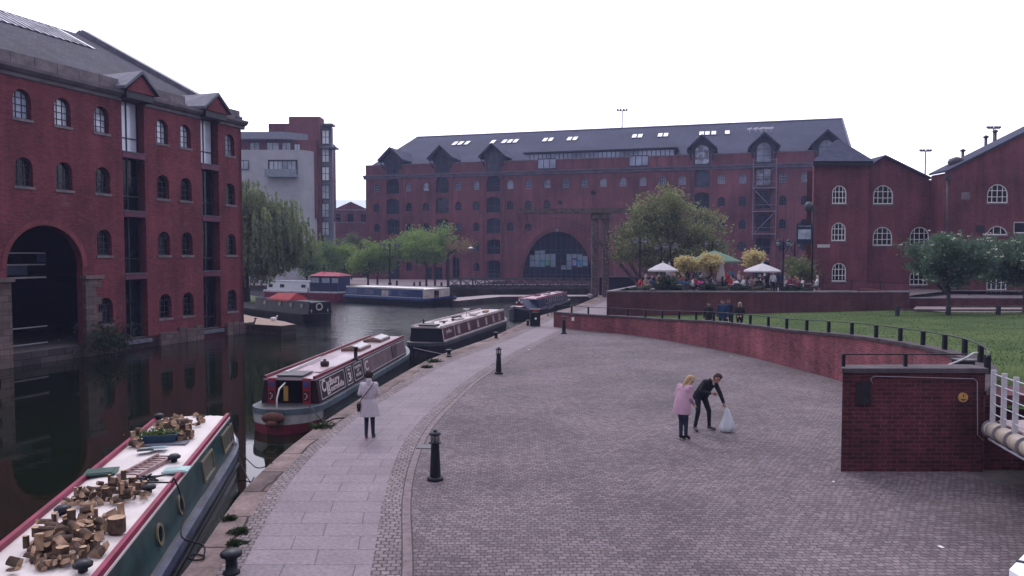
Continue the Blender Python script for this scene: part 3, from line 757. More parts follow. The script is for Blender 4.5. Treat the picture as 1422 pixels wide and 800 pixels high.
# patent glazing band near the ridge
mb = MB(); mb.T = TL; gb = MB(); gb.T = TL
def rp_(s, f, up=.0): return (s, ey + (y2 - ey) * f, ez + (z2 - ez) * f + up)
for k in range(46):
    s0 = 2.6 + k * .52
    if s0 > SL - 1: break
    a, b_, c_, d = rp_(s0, .70, .07), rp_(s0 + .46, .70, .07), rp_(s0 + .46, .945, .07), rp_(s0, .945, .07)
    gb.add([a, b_, c_, d], [(3, 2, 1, 0)])
    mb.add([rp_(s0 + .46, .69, .02), rp_(s0 + .52, .69, .02), rp_(s0 + .52, .95, .02), rp_(s0 + .46, .95, .02), rp_(s0 + .46, .69, .115), rp_(s0 + .52, .69, .115), rp_(s0 + .52, .95, .115), rp_(s0 + .46, .95, .115)],
           [(0, 3, 2, 1), (4, 5, 6, 7), (0, 1, 5, 4), (1, 2, 6, 5), (2, 3, 7, 6), (3, 0, 4, 7)])
gl = mb.build('rooflight', M['dark_frame'], rf); gb.build('rooflight_glass', mat('rooflight_glass', (.10, .13, .22), .12, .4, .9, spec=1.0, col2=(.70, .76, .88)), rf)  # bright reflection on the glazing is painted in as pale patches
# hoist canopies: little gabled lead roofs over the bays
for bx, bw in BAYS:
    mb = MB(); mb.T = TL; h2 = bw / 2 + .42; rz_, ez_ = 14.35, 13.35
    f_, bk = .75, -2.6
    vs = [(bx - h2, f_, ez_), (bx, f_, rz_), (bx + h2, f_, ez_), (bx - h2, bk, ez_ + .1), (bx, bk, rz_), (bx + h2, bk, ez_ + .1),
          (bx - h2, f_, ez_ - .16), (bx, f_, rz_ - .17), (bx + h2, f_, ez_ - .16), (bx - h2, bk, ez_ - .06), (bx, bk, rz_ - .17), (bx + h2, bk, ez_ - .06)]
    mb.add(vs, [(0, 1, 4, 3), (1, 2, 5, 4), (6, 9, 10, 7), (7, 10, 11, 8), (0, 6, 7, 1), (1, 7, 8, 2), (0, 3, 9, 6), (2, 8, 11, 5)])
    c_ = mb.build('hoist_canopy', M['lead'], lw)
    gb = MB(); gb.T = TL; q = [(bx - h2 + .22, .62, ez_ - .18), (bx + h2 - .22, .62, ez_ - .18), (bx, .62, rz_ - .26)]
    gb.add(q + [(p[0], .3, p[2]) for p in q], [(0, 1, 2)[::-1], (3, 4, 5), (0, 3, 4, 1)]); gb.build('pediment', M['brick_left'], c_)
    sb = MB(); sb.T = TL
    for sx in (-1, 1): sb.lo((bx + sx * (bw / 2 + .05) - .1, -.4, 12.78), (bx + sx * (bw / 2 + .05) + .1, .4, 13.2))
    sb.lo((bx - bw / 2 - .15, -.40, 12.79), (bx + bw / 2 + .15, .55, 13.17)); sb.build_split('canopy_beam', M['dark_frame'], c_)
# ============================================================ FAR WAREHOUSE
TF = frame(FA, FANG)
def fx(px, py=352): return onwall(px, py, FA, FD)
fw = empty('brick_warehouse', (0, 0, 0), 0, 'long five storey red brick warehouse with slate roof and glazed boat arch across the water', 'warehouse')
sR = fx(1181)[0]                          # negative: right end
HZ = 18.35; PZ = 20.2
small = [523.4, 567.6, 591.9, 636.8, 661.5, 708.3, 733.6, 759.6, 785, 811, 837.2, 864.5, 892, 918.8, 946.4, 1000.6, 1029.9, 1085.8, 1116.3]
bays = [546.1, 614.4, 685.5, 973.4, 1058.8]
rz5 = [15.55, 12.05, 8.45, 5.0, 1.55]
arch_c = fx(774)[0]; arch_w = 11.9; arch_top = 4.6 + 29 / 1060 * 133
holes = []; wl = []
for i, px in enumerate(small):
    s = fx(px)[0]
    for r_i, z in enumerate(rz5):
        if r_i >= 3 and px > 990:
            if r_i == 3: holes.append(arch_pts(s, 5.0, 1.5, 1.5, 'circle')); wl.append((s, 5.0, 1.5, 1.5, 'circle', 3))
            continue
        if (r_i >= 3 and 700 < px < 760) or (r_i >= 2 and px == 759.6) or (r_i >= 1 and 780 < px < 900): continue
        k_, w_, h_ = ('round', 1.12, 1.5)
        if r_i == 2 and px in (733.6, 811): k_, w_, h_ = 'circle', 1.25, 1.25
        holes.append(arch_pts(s, z, w_, h_, k_, 7)); wl.append((s, z, w_, h_, k_, r_i))
for px, z_ in ((823.6, 14.2), (777.8, 12.7)):
    s = fx(px)[0]; holes.append(arch_pts(s, z_, .8, .8, 'circle')); wl.append((s, z_, .8, .8, 'circle', 3))
bl = []
bz = [(15.1, 2.95, 'round'), (11.55, 2.75, 'segment'), (8.0, 2.7, 'segment'), (4.45, 2.6, 'segment'), (.05, 3.4, 'segment')]
for px in bays:
    s = fx(px)[0]
    for r_i, (z, h_, k_) in enumerate(bz):
        w_ = 2.35
        if px == 1058.8 and r_i == 0: k_ = 'rect'
        holes.append(arch_pts(s, z, w_, h_, k_, 8)); bl.append((s, z, w_, h_, k_, r_i, px))
# side doors at ground level
for px, w_ in ((628, 2.6), (603, 3.0)):
    s = fx(px)[0]
    z_, h_ = (.05, 4.0) if px == 628 else (.05, 2.2)
    holes = [h for h in holes if not (abs(sum(p[0] for p in h) / len(h) - s) < 2.1 and sum(p[1] for p in h) / len(h) < 4.4)]
    wl = [q for q in wl if not (abs(q[0] - s) < 2.1 and q[1] < 3.6)]; bl = [q for q in bl if not (abs(q[0] - s) < 2.1 and q[1] < 2)]
    holes.append(arch_pts(s, z_, w_, h_, 'segment' if px == 628 else 'rect', 8)); bl.append((s, z_, w_, h_, 'segment' if px == 628 else 'rect', 9, px))
az = [p for p in arch_pts(arch_c, .02, arch_w, arch_top - .02, 'round', 28)]
zs_ = arch_top - arch_w / 2
if zs_ < .1:   # arch springs from near the ground
    az = [(arch_c + arch_w / 2 * math.cos(PI * i / 28), .1 + (arch_top - .1) * math.sin(PI * i / 28)) for i in range(29)]
holes.append(az)
mb = MB(); mb.T = TF; wall_mesh(mb, [(0, -2), (0, HZ), (sR, HZ), (sR, -2)], holes, 0, .5)
mb.build('wall', M['brick_far'], fw)
mb = MB(); mb.T = TF; mb.box((sR / 2, -4.2, 9), (abs(sR) - 1, .3, 18))
mb.box((sR / 2, -2.3, 17.9), (abs(sR) - 1, 3.6, .2))
for z in (14.6, 11.1, 7.6): mb.box((sR / 2, -2.3, z), (abs(sR) - 1, 3.6, .2))
mb.build('interior', M['black'], fw)
mb = MB(); mb.T = TF; DF = 40
for s in (-.25, sR + .25):
    g_ = [(-.01, -2), (-DF, -2), (-DF, HZ), (-.01, HZ)]
    mb.add([(s - .24, y, z) for y, z in g_] + [(s + .24, y, z) for y, z in g_], [(0, 1, 2, 3), (7, 6, 5, 4), (0, 4, 5, 1), (1, 5, 6, 2), (2, 6, 7, 3)])
mb.build('end_wall', M['brick_far'], fw)
M['sash_far'] = mat('sash_far', (.30, .33, .42), .5, .1)
M['sash_far_dark'] = mat('sash_far_dark', (.04, .045, .065), .5, .2)
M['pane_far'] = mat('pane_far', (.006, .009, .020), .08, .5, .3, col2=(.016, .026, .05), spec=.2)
M['pane_far_top'] = mat('pane_far_top', (.08, .10, .16), .05, .5, .3, col2=(.30, .36, .50), spec=.8)  # pale mix paints the sky's reflection in the upper panes
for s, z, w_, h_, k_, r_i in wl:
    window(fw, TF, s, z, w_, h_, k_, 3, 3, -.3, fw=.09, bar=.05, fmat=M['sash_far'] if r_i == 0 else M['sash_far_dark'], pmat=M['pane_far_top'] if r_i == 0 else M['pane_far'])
rb = random.Random(5)
for s, z, w_, h_, k_, r_i, px in bl:
    right = px > 900
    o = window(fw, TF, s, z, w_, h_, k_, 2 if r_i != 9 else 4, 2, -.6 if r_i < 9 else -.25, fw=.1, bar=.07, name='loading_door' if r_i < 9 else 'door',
               fmat=M['sash_far_dark'], pmat=M['pane_far_top'] if (right and r_i < 1) else M['pane_far'])
    if r_i < 9:
        lb = MB(); lb.T = TF; lb.lo((s - w_ / 2 + .01, -.16, z + 1.02), (s + w_ / 2 - .01, -.1, z + 1.1)); lb.lo((s - w_ / 2 + .01, -.16, z + .05), (s + w_ / 2 - .01, -.1, z + .12))
        for q in range(9): lb.lo((s - w_ / 2 + .1 + q * .26, -.15, z + .1), (s - w_ / 2 + .13 + q * .26, -.12, z + 1.03))
        lb.build('balustrade', M['dark_steel'], o)
# relieving strips (shallow pilasters) each side of the bays, big relieving ring, cornice
mb = MB(); mb.T = TF
for px in bays:
    s = fx(px)[0]
    for sx in (-1, 1): mb.lo((s + sx * 1.65 - .28, 0.003, 0), (s + sx * 1.65 + .28, .10, HZ - .5))
mb.build_split('pilaster', M['brick_far'], fw)
mb = MB(); mb.T = TF
for r0, r1, d, zc in ((arch_w / 2 + .02, arch_w / 2 + .55, .06, .1), (arch_w / 2 + 3.2, arch_w / 2 + 3.35, .035, .1)):
    kz = (arch_top - .1) / (arch_w / 2) if r0 < 8 else 1.12
    N_ = 36; vs = []
    for i in range(N_ + 1):
        a = PI * i / N_
        for rr_, yy in ((r0, d), (r1, d), (r0, -.02), (r1, -.02)): vs.append((arch_c + rr_ * math.cos(a), yy, zc + rr_ * kz * math.sin(a)))
    fs_ = []
    for i in range(N_):
        b0, b1 = 4 * i, 4 * i + 4
        fs_ += [(b0, b1, b1 + 1, b0 + 1), (b0, b0 + 2, b1 + 2, b1), (b0 + 1, b1 + 1, b1 + 3, b0 + 3)]
    mb.add(vs, fs_)
mb.build('arch_ring', brick('ring_far', (.10, .03, .04), (.13, .042, .05), (.11, .05, .06), bump=0), fw)
mb = MB(); mb.T = TF
prof = [(.003, HZ - .55), (.16, HZ - .5), (.2, HZ - .15), (.42, HZ - .08), (.46, HZ + .14), (-.1, HZ + .2), (-.1, HZ - .55)]
n_ = len(prof); mb.add([(.35, y, z) for y, z in prof] + [(sR, y, z) for y, z in prof], [(i, (i + 1) % n_, n_ + (i + 1) % n_, n_ + i) for i in range(n_)] + [tuple(range(n_)), tuple(range(n_, 2 * n_))[::-1]])
mb.build('cornice', mat('cornice_far', (.13, .12, .16), .8, .2, 1), fw)
# parapet with gaps at the dormers
dorm = [fx(px)[0] for px in bays + [1145]]
ribbon = (fx(728)[0], fx(935)[0])
mb = MB(); mb.T = TF; edges = sorted([0, sR] + [d + 1.35 for d in dorm] + [d - 1.35 for d in dorm], reverse=True)
cur = -.001
for d in sorted(dorm, reverse=True):
    mb.lo((cur, -.45, HZ + .19), (d + 1.35, -.02, PZ)); cur = d - 1.35
mb.lo((cur, -.45, HZ + .19), (sR, -.02, PZ)); mb.build_split('parapet', M['brick_far'], fw)
mb = MB(); mb.T = TF
cur = .1
for d in sorted(dorm, reverse=True):
    mb.lo((cur, -.5, PZ + .003), (d + 1.35, .04, PZ + .14)); cur = d - 1.35
mb.lo((cur, -.5, PZ + .003), (sR, .04, PZ + .14)); mb.build_split('parapet_coping', M['stone_plain'], fw)
# roof: ridge 20 m behind the front, hipped towards the left end
RY, RZF = -20.0, 28.15
mb = MB(); mb.T = TF
e0 = PZ - .35
sQ = sR - 1.2
A_, B_, C_, D_ = (-.3, -.5, e0), (sR, -.5, e0), (sQ, RY, RZF), (-1.6, RY, RZF)
mb.add([A_, B_, C_, D_, (-.3, -DF, e0), (sR, -DF, e0)], [(0, 1, 2, 3), (3, 2, 5, 4), (0, 3, 4), (1, 5, 2)])
rff = mb.build('roof', M['slate_far'], fw)
mb = MB(); mb.T = TF; mb.tube([(-1.6, RY, RZF + .04), (sQ, RY, RZF + .04)], .16, 6); mb.tube([A_, (-1.6, RY, RZF)], .12, 6)
mb.add([(sR + .1, -.2, e0 + .1), (sR - .12, -.2, e0 + .1), (sQ - .12, RY, RZF + .12), (sQ + .1, RY, RZF + .12), (sR + .1, -.2, e0 - .5), (sR - .12, -.2, e0 - .5), (sQ - .12, RY, RZF - .5), (sQ + .3, RY, RZF - .5)],
       [(0, 1, 2, 3), (0, 3, 7, 4), (1, 5, 6, 2), (0, 4, 5, 1)])
mb.build('ridge', M['lead'], rff)
def rooff(px, f, up=0):      # point on the front slope above column px, f from eave to ridge
    s = fx(px)[0]; return s, f
# rooflights
def rpt(s, f, up): return (s, -.5 + (RY + .5) * f, e0 + (RZF - e0) * f + up)
lights = [(629, 2), (637, 2), (646, 2), (682, 2), (698, 2), (706, 2), (714, 2), (755, 2), (763, 2), (789, 2), (797, 2), (880, 2), (888, 2), (916, 2), (924, 2), (974, 2), (982, 2), (991, 2), (1010, 2)]
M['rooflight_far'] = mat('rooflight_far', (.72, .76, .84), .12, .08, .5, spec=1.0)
for px, _ in lights:
    # find the facade coordinate so that the point at roof fraction f projects on px
    f0 = .63; s = fx(px)[0]
    for _i in range(6):
        P0 = TF @ Vector(rpt(s, f0, 0)); pxx = 711 + FOC * P0.x / (P0.y * math.cos(PITCH) - (P0.z - EYE) * math.sin(PITCH)); s += -(px - pxx) / FOC * P0.y
    f1 = .75
    mb = MB(); mb.T = TF; wd = .43
    mb.add([rpt(s - wd, f0, .02), rpt(s + wd, f0, .02), rpt(s + wd, f1, .02), rpt(s - wd, f1, .02), rpt(s - wd, f0, .16), rpt(s + wd, f0, .16), rpt(s + wd, f1, .16), rpt(s - wd, f1, .16)],
           [(4, 5, 6, 7)[::-1], (0, 1, 5, 4), (1, 2, 6, 5), (2, 3, 7, 6), (3, 0, 4, 7)])
    o = mb.build('rooflight', M['dark_steel'], rff)
    gb = MB(); gb.T = TF; wd -= .05; gb.add([rpt(s - wd, f0 + .006, .175), rpt(s + wd, f0 + .006, .175), rpt(s + wd, f1 - .006, .175), rpt(s - wd, f1 - .006, .175)], [(0, 1, 2, 3)])
    gb.build('glass', M['rooflight_far'], o)
# long ribbon dormer between the third and fourth bays
mb = MB(); mb.T = TF; a, b_ = ribbon
zt = PZ + 1.35
mb.lo((a, -4.2, PZ - .1), (b_, -1.2, zt)); mb.lo((a + .5, -4.6, zt + .003), (b_ - .5, -.8, zt + .18))
o = mb.build('ribbon_dormer', M['dark_frame'], rff); gb = MB(); gb.T = TF
n_ = 34
for i in range(n_):
    s0 = a + (b_ - a) * i / n_; s1 = a + (b_ - a) * (i + .82) / n_
    gb.quad((s0, -1.18, PZ + .2), (s0, -1.18, zt - .2), (s1, -1.18, zt - .2), (s1, -1.18, PZ + .2))
gb.build('glass', M['pane_far_top'], o)
for px in (759, 886):
    s = fx(px)[0]; mb = MB(); mb.T = TF
    mb.lo((s - 1.6, -.1, HZ + .3), (s + 1.6, .03, PZ + .28)); o = mb.build('balcony_opening', M['dark_frame'], fw)
    for q in range(3):
        gb = MB(); gb.T = TF; gb.quad((s - 1.5 + q * 1.04, .05, HZ + .5), (s - 1.5 + q * 1.04, .05, PZ + .1), (s - .6 + q * 1.04, .05, PZ + .1), (s - .6 + q * 1.04, .05, HZ + .5)); gb.build('pane', M['pane_far_top'], o)
# gabled hoist dormers
for i, d in enumerate(dorm):
    mb = MB(); mb.T = TF; hw = 2.35; ez_ = 21.1; rz_ = 23.25; fy, by = 1.2, -9
    n_ = .22
    vs = [(d - hw, fy, ez_), (d, fy, rz_), (d + hw, fy, ez_), (d - hw, by, ez_), (d, by, rz_), (d + hw, by, ez_)]
    vs += [(x, y, z - n_) for x, y, z in vs]
    mb.add(vs, [(0, 1, 4, 3), (1, 2, 5, 4), (6, 9, 10, 7), (7, 10, 11, 8), (0, 6, 7, 1), (1, 7, 8, 2), (0, 3, 9, 6), (2, 8, 11, 5), (3, 4, 10, 9), (4, 5, 11, 10)])
    o = mb.build('dormer_roof', M['slate_far'], fw)
    bb = MB(); bb.T = TF
    for sx in (-1, 1):
        bb.add([(d + sx * hw, fy + .02, ez_ - .3), (d + sx * hw, fy + .02, ez_ + .02), (d, fy + .02, rz_ + .06), (d, fy + .02, rz_ - .32)] + [(d + sx * hw, fy + .1, ez_ - .3), (d + sx * hw, fy + .1, ez_ + .02), (d, fy + .1, rz_ + .06), (d, fy + .1, rz_ - .32)],
               [(0, 1, 2, 3), (4, 5, 6, 7), (1, 2, 6, 5), (0, 3, 7, 4)])
        bb.lo((d + sx * 2.0 - .1, .3, ez_ - .5), (d + sx * 2.0 + .1, fy, ez_ - .25)); bb.tube([(d + sx * 2.0, fy - .1, ez_ - .3), (d + sx * 1.55, .1, ez_ - 1.7)], .09, 5)
    bb.build('bargeboard', M['dark_frame'], o)
    cb = MB(); cb.T = TF
    cb.add([(d - 1.7, -.05, HZ + .2), (d + 1.7, -.05, HZ + .2), (d + 1.7, -.05, ez_ + .35), (d, -.05, rz_ - .35), (d - 1.7, -.05, ez_ + .35)] + [(d - 1.7, -7, HZ + .2), (d + 1.7, -7, HZ + .2), (d + 1.7, -7, ez_ + .35), (d, -7, rz_ - .35), (d - 1.7, -7, ez_ + .35)],
           [(0, 1, 2, 3, 4)[::-1], (0, 5, 6, 1), (1, 6, 7, 2), (4, 9, 5, 0)]); cb.build('dormer_wall', M['sash_far_dark'], o)
    window(fw, TF, d, HZ + .35, 2.3, 3.2, 'round', 2, 3, .0, fw=.1, bar=.07, fmat=M['sash_far_dark'], pmat=M['pane_far_top'] if i > 2 else M['pane_far'])
# glazed screen in the boat arch, blue banners hung inside
mb = MB(); mb.T = TF
lo_ = az
for i in range(1, 13):
    x = arch_c - arch_w / 2 + arch_w * i / 13; zt = inside_z(az, x); mb.lo((x - .035, -.9, .1), (x + .035, -.8, zt))
for z in (1.0, 2.3, 3.35, 4.55, 5.2):
    sp = span_x(az, z); mb.lo((sp[0], -.895, z - .035), (sp[1], -.795, z + .035))
sc = mb.build('glazed_screen', M['sash_far_dark'], fw)
gb = MB(); gb.T = TF; gb.add([(p[0], -.86, p[1]) for p in az], [tuple(range(len(az)))[::-1]]); gb.build('pane', mat('screen_glass', (.007, .014, .03), .04, .5, .2, spec=.3), sc)
cell = arch_w / 13
def xr(i): return arch_c + arch_w / 2 - cell * i     # counted from the viewer's left
pal = mat('pale_blind', (.20, .26, .34), .4, .25, .6)
blinds = [(1, 2.3, 4.3), (2, 2.3, 5.05), (3, 2.3, 5.1), (4, 3.4, 4.5), (5, 2.3, 4.5), (7, 1.9, 2.6), (8, 1.9, 4.5), (9, 3.8, 4.5), (10, 2.3, 4.45), (11, 2.5, 4.2)]
cols_b = {4: (.10, .26, .16), 9: (.25, .20, .40), 10: (.03, .22, .42), 3: (.08, .28, .36)}
for i, z0, z1 in blinds:
    bb = MB(); bb.T = TF; x1, x0 = xr(i) - .05, xr(i + 1) + .05; bb.lo((x0, -.845, z0), (x1, -.835, z1)); bb.build('window_blind', pal, sc)
for i, c in cols_b.items():
    bb = MB(); bb.T = TF; x1, x0 = xr(i) - .1, xr(i + 1) + .1; bb.lo((x0, -.83, 2.55), (x1, -.82, 3.6)); bb.build('window_poster', mat('poster', c, .5, .3, 1.5), sc)
kb = MB(); kb.T = TF; kb.add([(arch_c - .22, .1, arch_top - .05), (arch_c + .22, .1, arch_top - .05), (arch_c + .32, .1, arch_top + .5), (arch_c - .32, .1, arch_top + .5), (arch_c - .22, -.02, arch_top - .05), (arch_c + .22, -.02, arch_top - .05), (arch_c + .32, -.02, arch_top + .5), (arch_c - .32, -.02, arch_top + .5)],
    [(0, 1, 2, 3)[::-1], (0, 4, 5, 1), (1, 5, 6, 2), (3, 2, 6, 7), (0, 3, 7, 4)]); kb.build('keystone', M['stone_plain'], fw)
# drainpipes
for px in (697, 957, 1131 - 175 + 0):
    s = fx(px)[0]; db = MB(); db.T = TF; db.tube([(s, .12, HZ - .6), (s, .12, .1)], .09, 8); db.box((s, .16, HZ - .7), (.35, .3, .35)); db.build('drainpipe', M['dark_steel'], fw) if px != 956 else None
# steel stair tower lattice on the fifth bay
s = fx(1060)[0]; sb = MB(); sb.T = TF
for dx in (-1.7, 1.7): sb.box((s + dx, 1.1, 13.0), (.09, .09, 12.5)); 
for k, z in enumerate((7.6, 11.1, 14.7, 18.0)):
    sb.box((s, .6, z), (3.6, 1.15, .1)); sb.box((s, 1.1, z + 1.0), (3.4, .05, .05))
    if k < 3: sb.tube([(s - 1.6 if k % 2 else s + 1.6, 1.0, z), (s + 1.6 if k % 2 else s - 1.6, 1.0, z + 3.4)], .05, 5)
sb.build('fire_escape', mat('escape_steel', (.22, .22, .28), .5, .15), fw)
# rooftop signboard letters seen behind the fifth dormer: aerial frames only
ab = MB(); ab.T = TF
for dx, h_ in ((-1.6, .5), (-.8, .35), (0, .7), (.9, .55), (1.9, .6)):
    ab.tube([rpt(s + dx, .66, 0), (s + dx, rpt(s, .66, 0)[1], rpt(s, .66, 0)[2] + .8)], .04, 5)
    ab.box((s + dx, rpt(s, .66, 0)[1], rpt(s, .66, 0)[2] + .75), (.8, .1, .3), ry=h_ - .4)
ab.build('roof_aerials', mat('aerial_white', (.75, .75, .8), .4, .05), rff)
# ============================================================ HAZE
mb = MB(); mb.lo((-160, -40, -3.1), (160, 215, 45)); 
hz = mb.build('haze', None); hz.data.materials.clear()
m = bpy.data.materials.new('haze_air'); m.use_nodes = True; n = m.node_tree; n.nodes.clear()
out = n.nodes.new('ShaderNodeOutputMaterial'); pv = n.nodes.new('ShaderNodeVolumePrincipled')
pv.inputs['Density'].default_value = .0006; pv.inputs['Color'].default_value = (.50, .58, 1, 1); pv.inputs['Anisotropy'].default_value = .15
n.links.new(pv.outputs[0], out.inputs['Volume']); hz.data.materials.append(m); hz['kind'] = 'stuff'
# ============================================================ RIGHT BUILDINGS (frontal)
TG = 1.5                                      # level of the raised terrace
def front(Y): return Matrix.Translation((0, Y, 0)) @ Matrix.Rotation(PI, 4, 'Z')     # local x = -X, y towards the viewer
def at(px, py, Y): p = atY(px, py, Y); return -p.x, p.z
def block(name, label, cat, Y, outline_px, depth, zbase, m, wins, roof=None):
    T = front(Y); b = empty(name, (0, 0, 0), 0, label, cat)
    out_ = [at(px, py, Y) for px, py in outline_px]
    x0, x1 = out_[0][0], out_[-1][0]
    out_ = [(x0, zbase)] + out_ + [(x1, zbase)]
    holes = []; specs = []
    for (px, py0, py1, wpx, kind, cols, rows, white) in wins:
        x, zt = at(px, py0, Y); _, zb = at(px, py1, Y); w_ = wpx / FOC * Y
        holes.append(arch_pts(x, zb, w_, zt - zb, kind, 10)); specs.append((x, zb, w_, zt - zb, kind, cols, rows, white))
    mb = MB(); mb.T = T; wall_mesh(mb, out_, holes, 0, .4); mb.build('wall', m, b)
    for (x, zb, w_, h_, kind, cols, rows, white) in specs:
        window(b, T, x, zb, w_, h_, kind, cols, rows, -.12, fw=.09, bar=.05, fmat=M['white_paint'] if white else M['dark_frame'], pmat=M['pane_dark'], surround=None, sill=.12)
    mb = MB(); mb.T = T; xs = [p[0] for p in out_]; a, c_ = min(xs), max(xs)
    for xx, sk in ((a + .003, 0), (c_ - .003, depth * .44 if name == 'brick_tower' else 0)):
        zt = 1.0
        for i in range(len(out_) - 1):
            if abs(out_[i][0] - xx) < .1: zt = max(zt, out_[i][1] if out_[i][1] > zt else zt)
        mb.quad((xx, -.4, zbase), (xx - sk, -depth, zbase), (xx - sk, -depth, zt - .05), (xx, -.4, zt - .05))
    mb.quad((a, -1.6, zbase), (c_, -1.6, zbase), (c_, -1.6, min(p[1] for p in out_[1:-1]) - .5), (a, -1.6, min(p[1] for p in out_[1:-1]) - .5))
    mb.build('side_wall', m, b)
    return b, T, out_
YT = 66.0
tower, T, o_ = block('brick_tower', 'square red brick tower with hipped slate roof and three white arched windows', 'tower', YT,
    [(1131, 226), (1207, 226)], 6, 0, M['brick_right'],
    [(1166, 257.5, 283, 20, 'round', 4, 3, 1), (1165, 309, 334.5, 20, 'round', 4, 3, 1), (1165.5, 365, 391, 20, 'round', 4, 3, 1)])
x0, z0 = at(1126.5, 226, YT); x1, _ = at(1209, 226, YT); xa, za = at(1163, 194, YT + 3)
mb = MB(); mb.T = T; mb.prism([(x1, .45), (x0, .45), (x0 - 3.1, -6.4), (x1, -6.4)], z0 - .28, z0 + .04); mb.build('eaves', M['dark_frame'], tower)
mb = MB(); mb.T = T; mb.add([(x0 + .1, .6, z0 + .06), (x1 - .1, .6, z0 + .06), (x1 - .1, -6.6, z0 + .06), (x0 - 3.1, -6.6, z0 + .06), (xa - .15, -3, za), (xa + .15, -3, za)], [(0, 1, 4, 5), (1, 2, 4), (2, 3, 5, 4), (3, 0, 5)])
mb.build('roof', M['slate_far'], tower)
# street sign on the tower
sx, sz = at(1143.5, 341.7, YT); mb = MB(); mb.T = front(YT); mb.box((sx, .03, sz), (1.08, .05, .25)); sg = mb.build('street_sign', mat('sign_white', (.6, .6, .62), .5, .05)); tag(sg, 'small white street name plate fixed to the brick tower wall', 'street sign')
mb = MB(); text_mesh(mb, 'CATALAN SQUARE', Matrix.Translation((-sx, YT - .062, sz)) @ Matrix.Rotation(PI / 2, 4, 'X'), .155, .003); mb.build('lettering', M['dark_steel'], sg)
YG = 67.2
gab, T, o_ = block('gabled_brick_building', 'red brick building with one shallow gable and white arched windows beside the tower', 'building', YG,
    [(1205.5, 234), (1228, 219), (1291, 250), (1312, 252)], 6, 0, M['brick_right'],
    [(1227, 257, 283.5, 27.5, 'round', 4, 3, 1), (1226, 315, 341, 27, 'round', 4, 3, 1), (1277.5, 315, 341, 27, 'round', 4, 3, 1), (1276.5, 372, 396, 26, 'round', 4, 3, 1)])
def gable_roof(T, pts, d, parent, m, over=.25, th=.16):
    mb = MB(); mb.T = T
    for (xa_, za_), (xb_, zb_) in zip(pts[:-1], pts[1:]):
        vs = [(xa_, over, za_ + .06), (xb_, over, zb_ + .06), (xb_, -d, zb_ + .06), (xa_, -d, za_ + .06)]; vs += [(x, y, z + th) for x, y, z in vs]
        mb.add(vs, [(0, 1, 2, 3), (7, 6, 5, 4), (0, 4, 5, 1), (1, 5, 6, 2), (2, 6, 7, 3), (3, 7, 4, 0)])
    return mb.build('roof', m, parent)
gable_roof(T, [at(1205.5, 234, YG), at(1228, 219, YG), at(1291, 250, YG)], 6, gab, M['slate_far'])
YH = 64.6
big, T, o_ = block('gabled_brick_building', 'large red brick gable end at the right edge with white windows and vents', 'building', YH,
    [(1316, 239), (1456, 169), (1600, 239)], 2.5, .3, M['brick_right'],
    [(1386, 255.5, 282, 29, 'round', 4, 3, 1), (1385.5, 313.5, 326.5, 30, 'round', 3, 1, 1), (1384.5, 383, 411.5, 28, 'rect', 4, 3, 1), (1417, 308, 324, 18, 'rect', 1, 1, 1)])
gable_roof(T, [at(1313, 240.5, YH), at(1456, 169, YH), at(1603, 240.5, YH)], 2.6, big, M['slate_far'])
mb = MB(); mb.T = T; x_, z_ = at(1312, 300, YH); mb.tube([(x_ - .1, .12, 10.8), (x_ - .1, .12, 1.2)], .08, 8); mb.box((x_ - .1, .14, 11), (.4, .3, .35)); mb.build('drainpipe', M['dark_steel'], big)
x_, z_ = at(1341, 272, YH); mb = MB(); mb.T = T; mb.box((x_, .02, z_), (.75, .04, .6)); mb.build('air_brick', M['stone_plain'], big)
x_, z_ = at(1361, 318, YH); mb = MB(); mb.T = T; mb.box((x_, .06, z_), (.62, .12, .55)); mb.build('vent', M['dark_frame'], big)
# vent cowl and flues on the roof of that building
p = atY(1328, 226, 66); mb = MB(); mb.lathe([(.4, -1.6), (.4, .2), (.55, .3), (.68, .65), (.55, .95), (.35, 1.0), (.1, 1.1)], 14); mb.build('roof_cowl', M['dark_steel'], big, loc=(p.x, p.y, p.z - .6))
for px, py, h_ in ((1382, 190, .7), (1369, 197, .6), (1337, 214, .4)):
    p = atY(px, py, 70); mb = MB(); mb.tube([(0, 0, -2.6), (0, 0, h_ * .6)], .13, 8); mb.lathe([(.22, 0), (.26, .1), (.02, .25)], 8, (0, 0, h_ * .6)); mb.build('flue', M['dark_steel'], big, loc=(p.x, p.y, p.z))
# tall lighting masts beyond the roofs
for px, top, Y, base, lb in ((864, 152, 190, 0, 'tall thin lighting mast rising behind the ridge of the long warehouse'), (1380, 176, 150, 0, 'tall thin lighting mast behind the roof at the far right'), (1285.5, 208, 170, 0, 'faint lighting mast above the valley between the two brick gables')):
    p = atY(px, top, Y); ms_ = empty('lighting_mast', (p.x, p.y, 0), 0, lb, 'lighting mast')
    mb = MB(); mb.tube([(0, 0, 0), (0, 0, p.z - .4)], [.28, .13], 8); mb.build('pole', M['dark_steel'], ms_)
    mb = MB(); mb.box((0, 0, p.z - .35), (2.4, .15, .15)); 
    for dx in (-1.1, -.4, .4, 1.1): mb.box((dx, 0, p.z - .1), (.5, .4, .35))
    mb.build('lamp_head', M['dark_steel'], ms_)
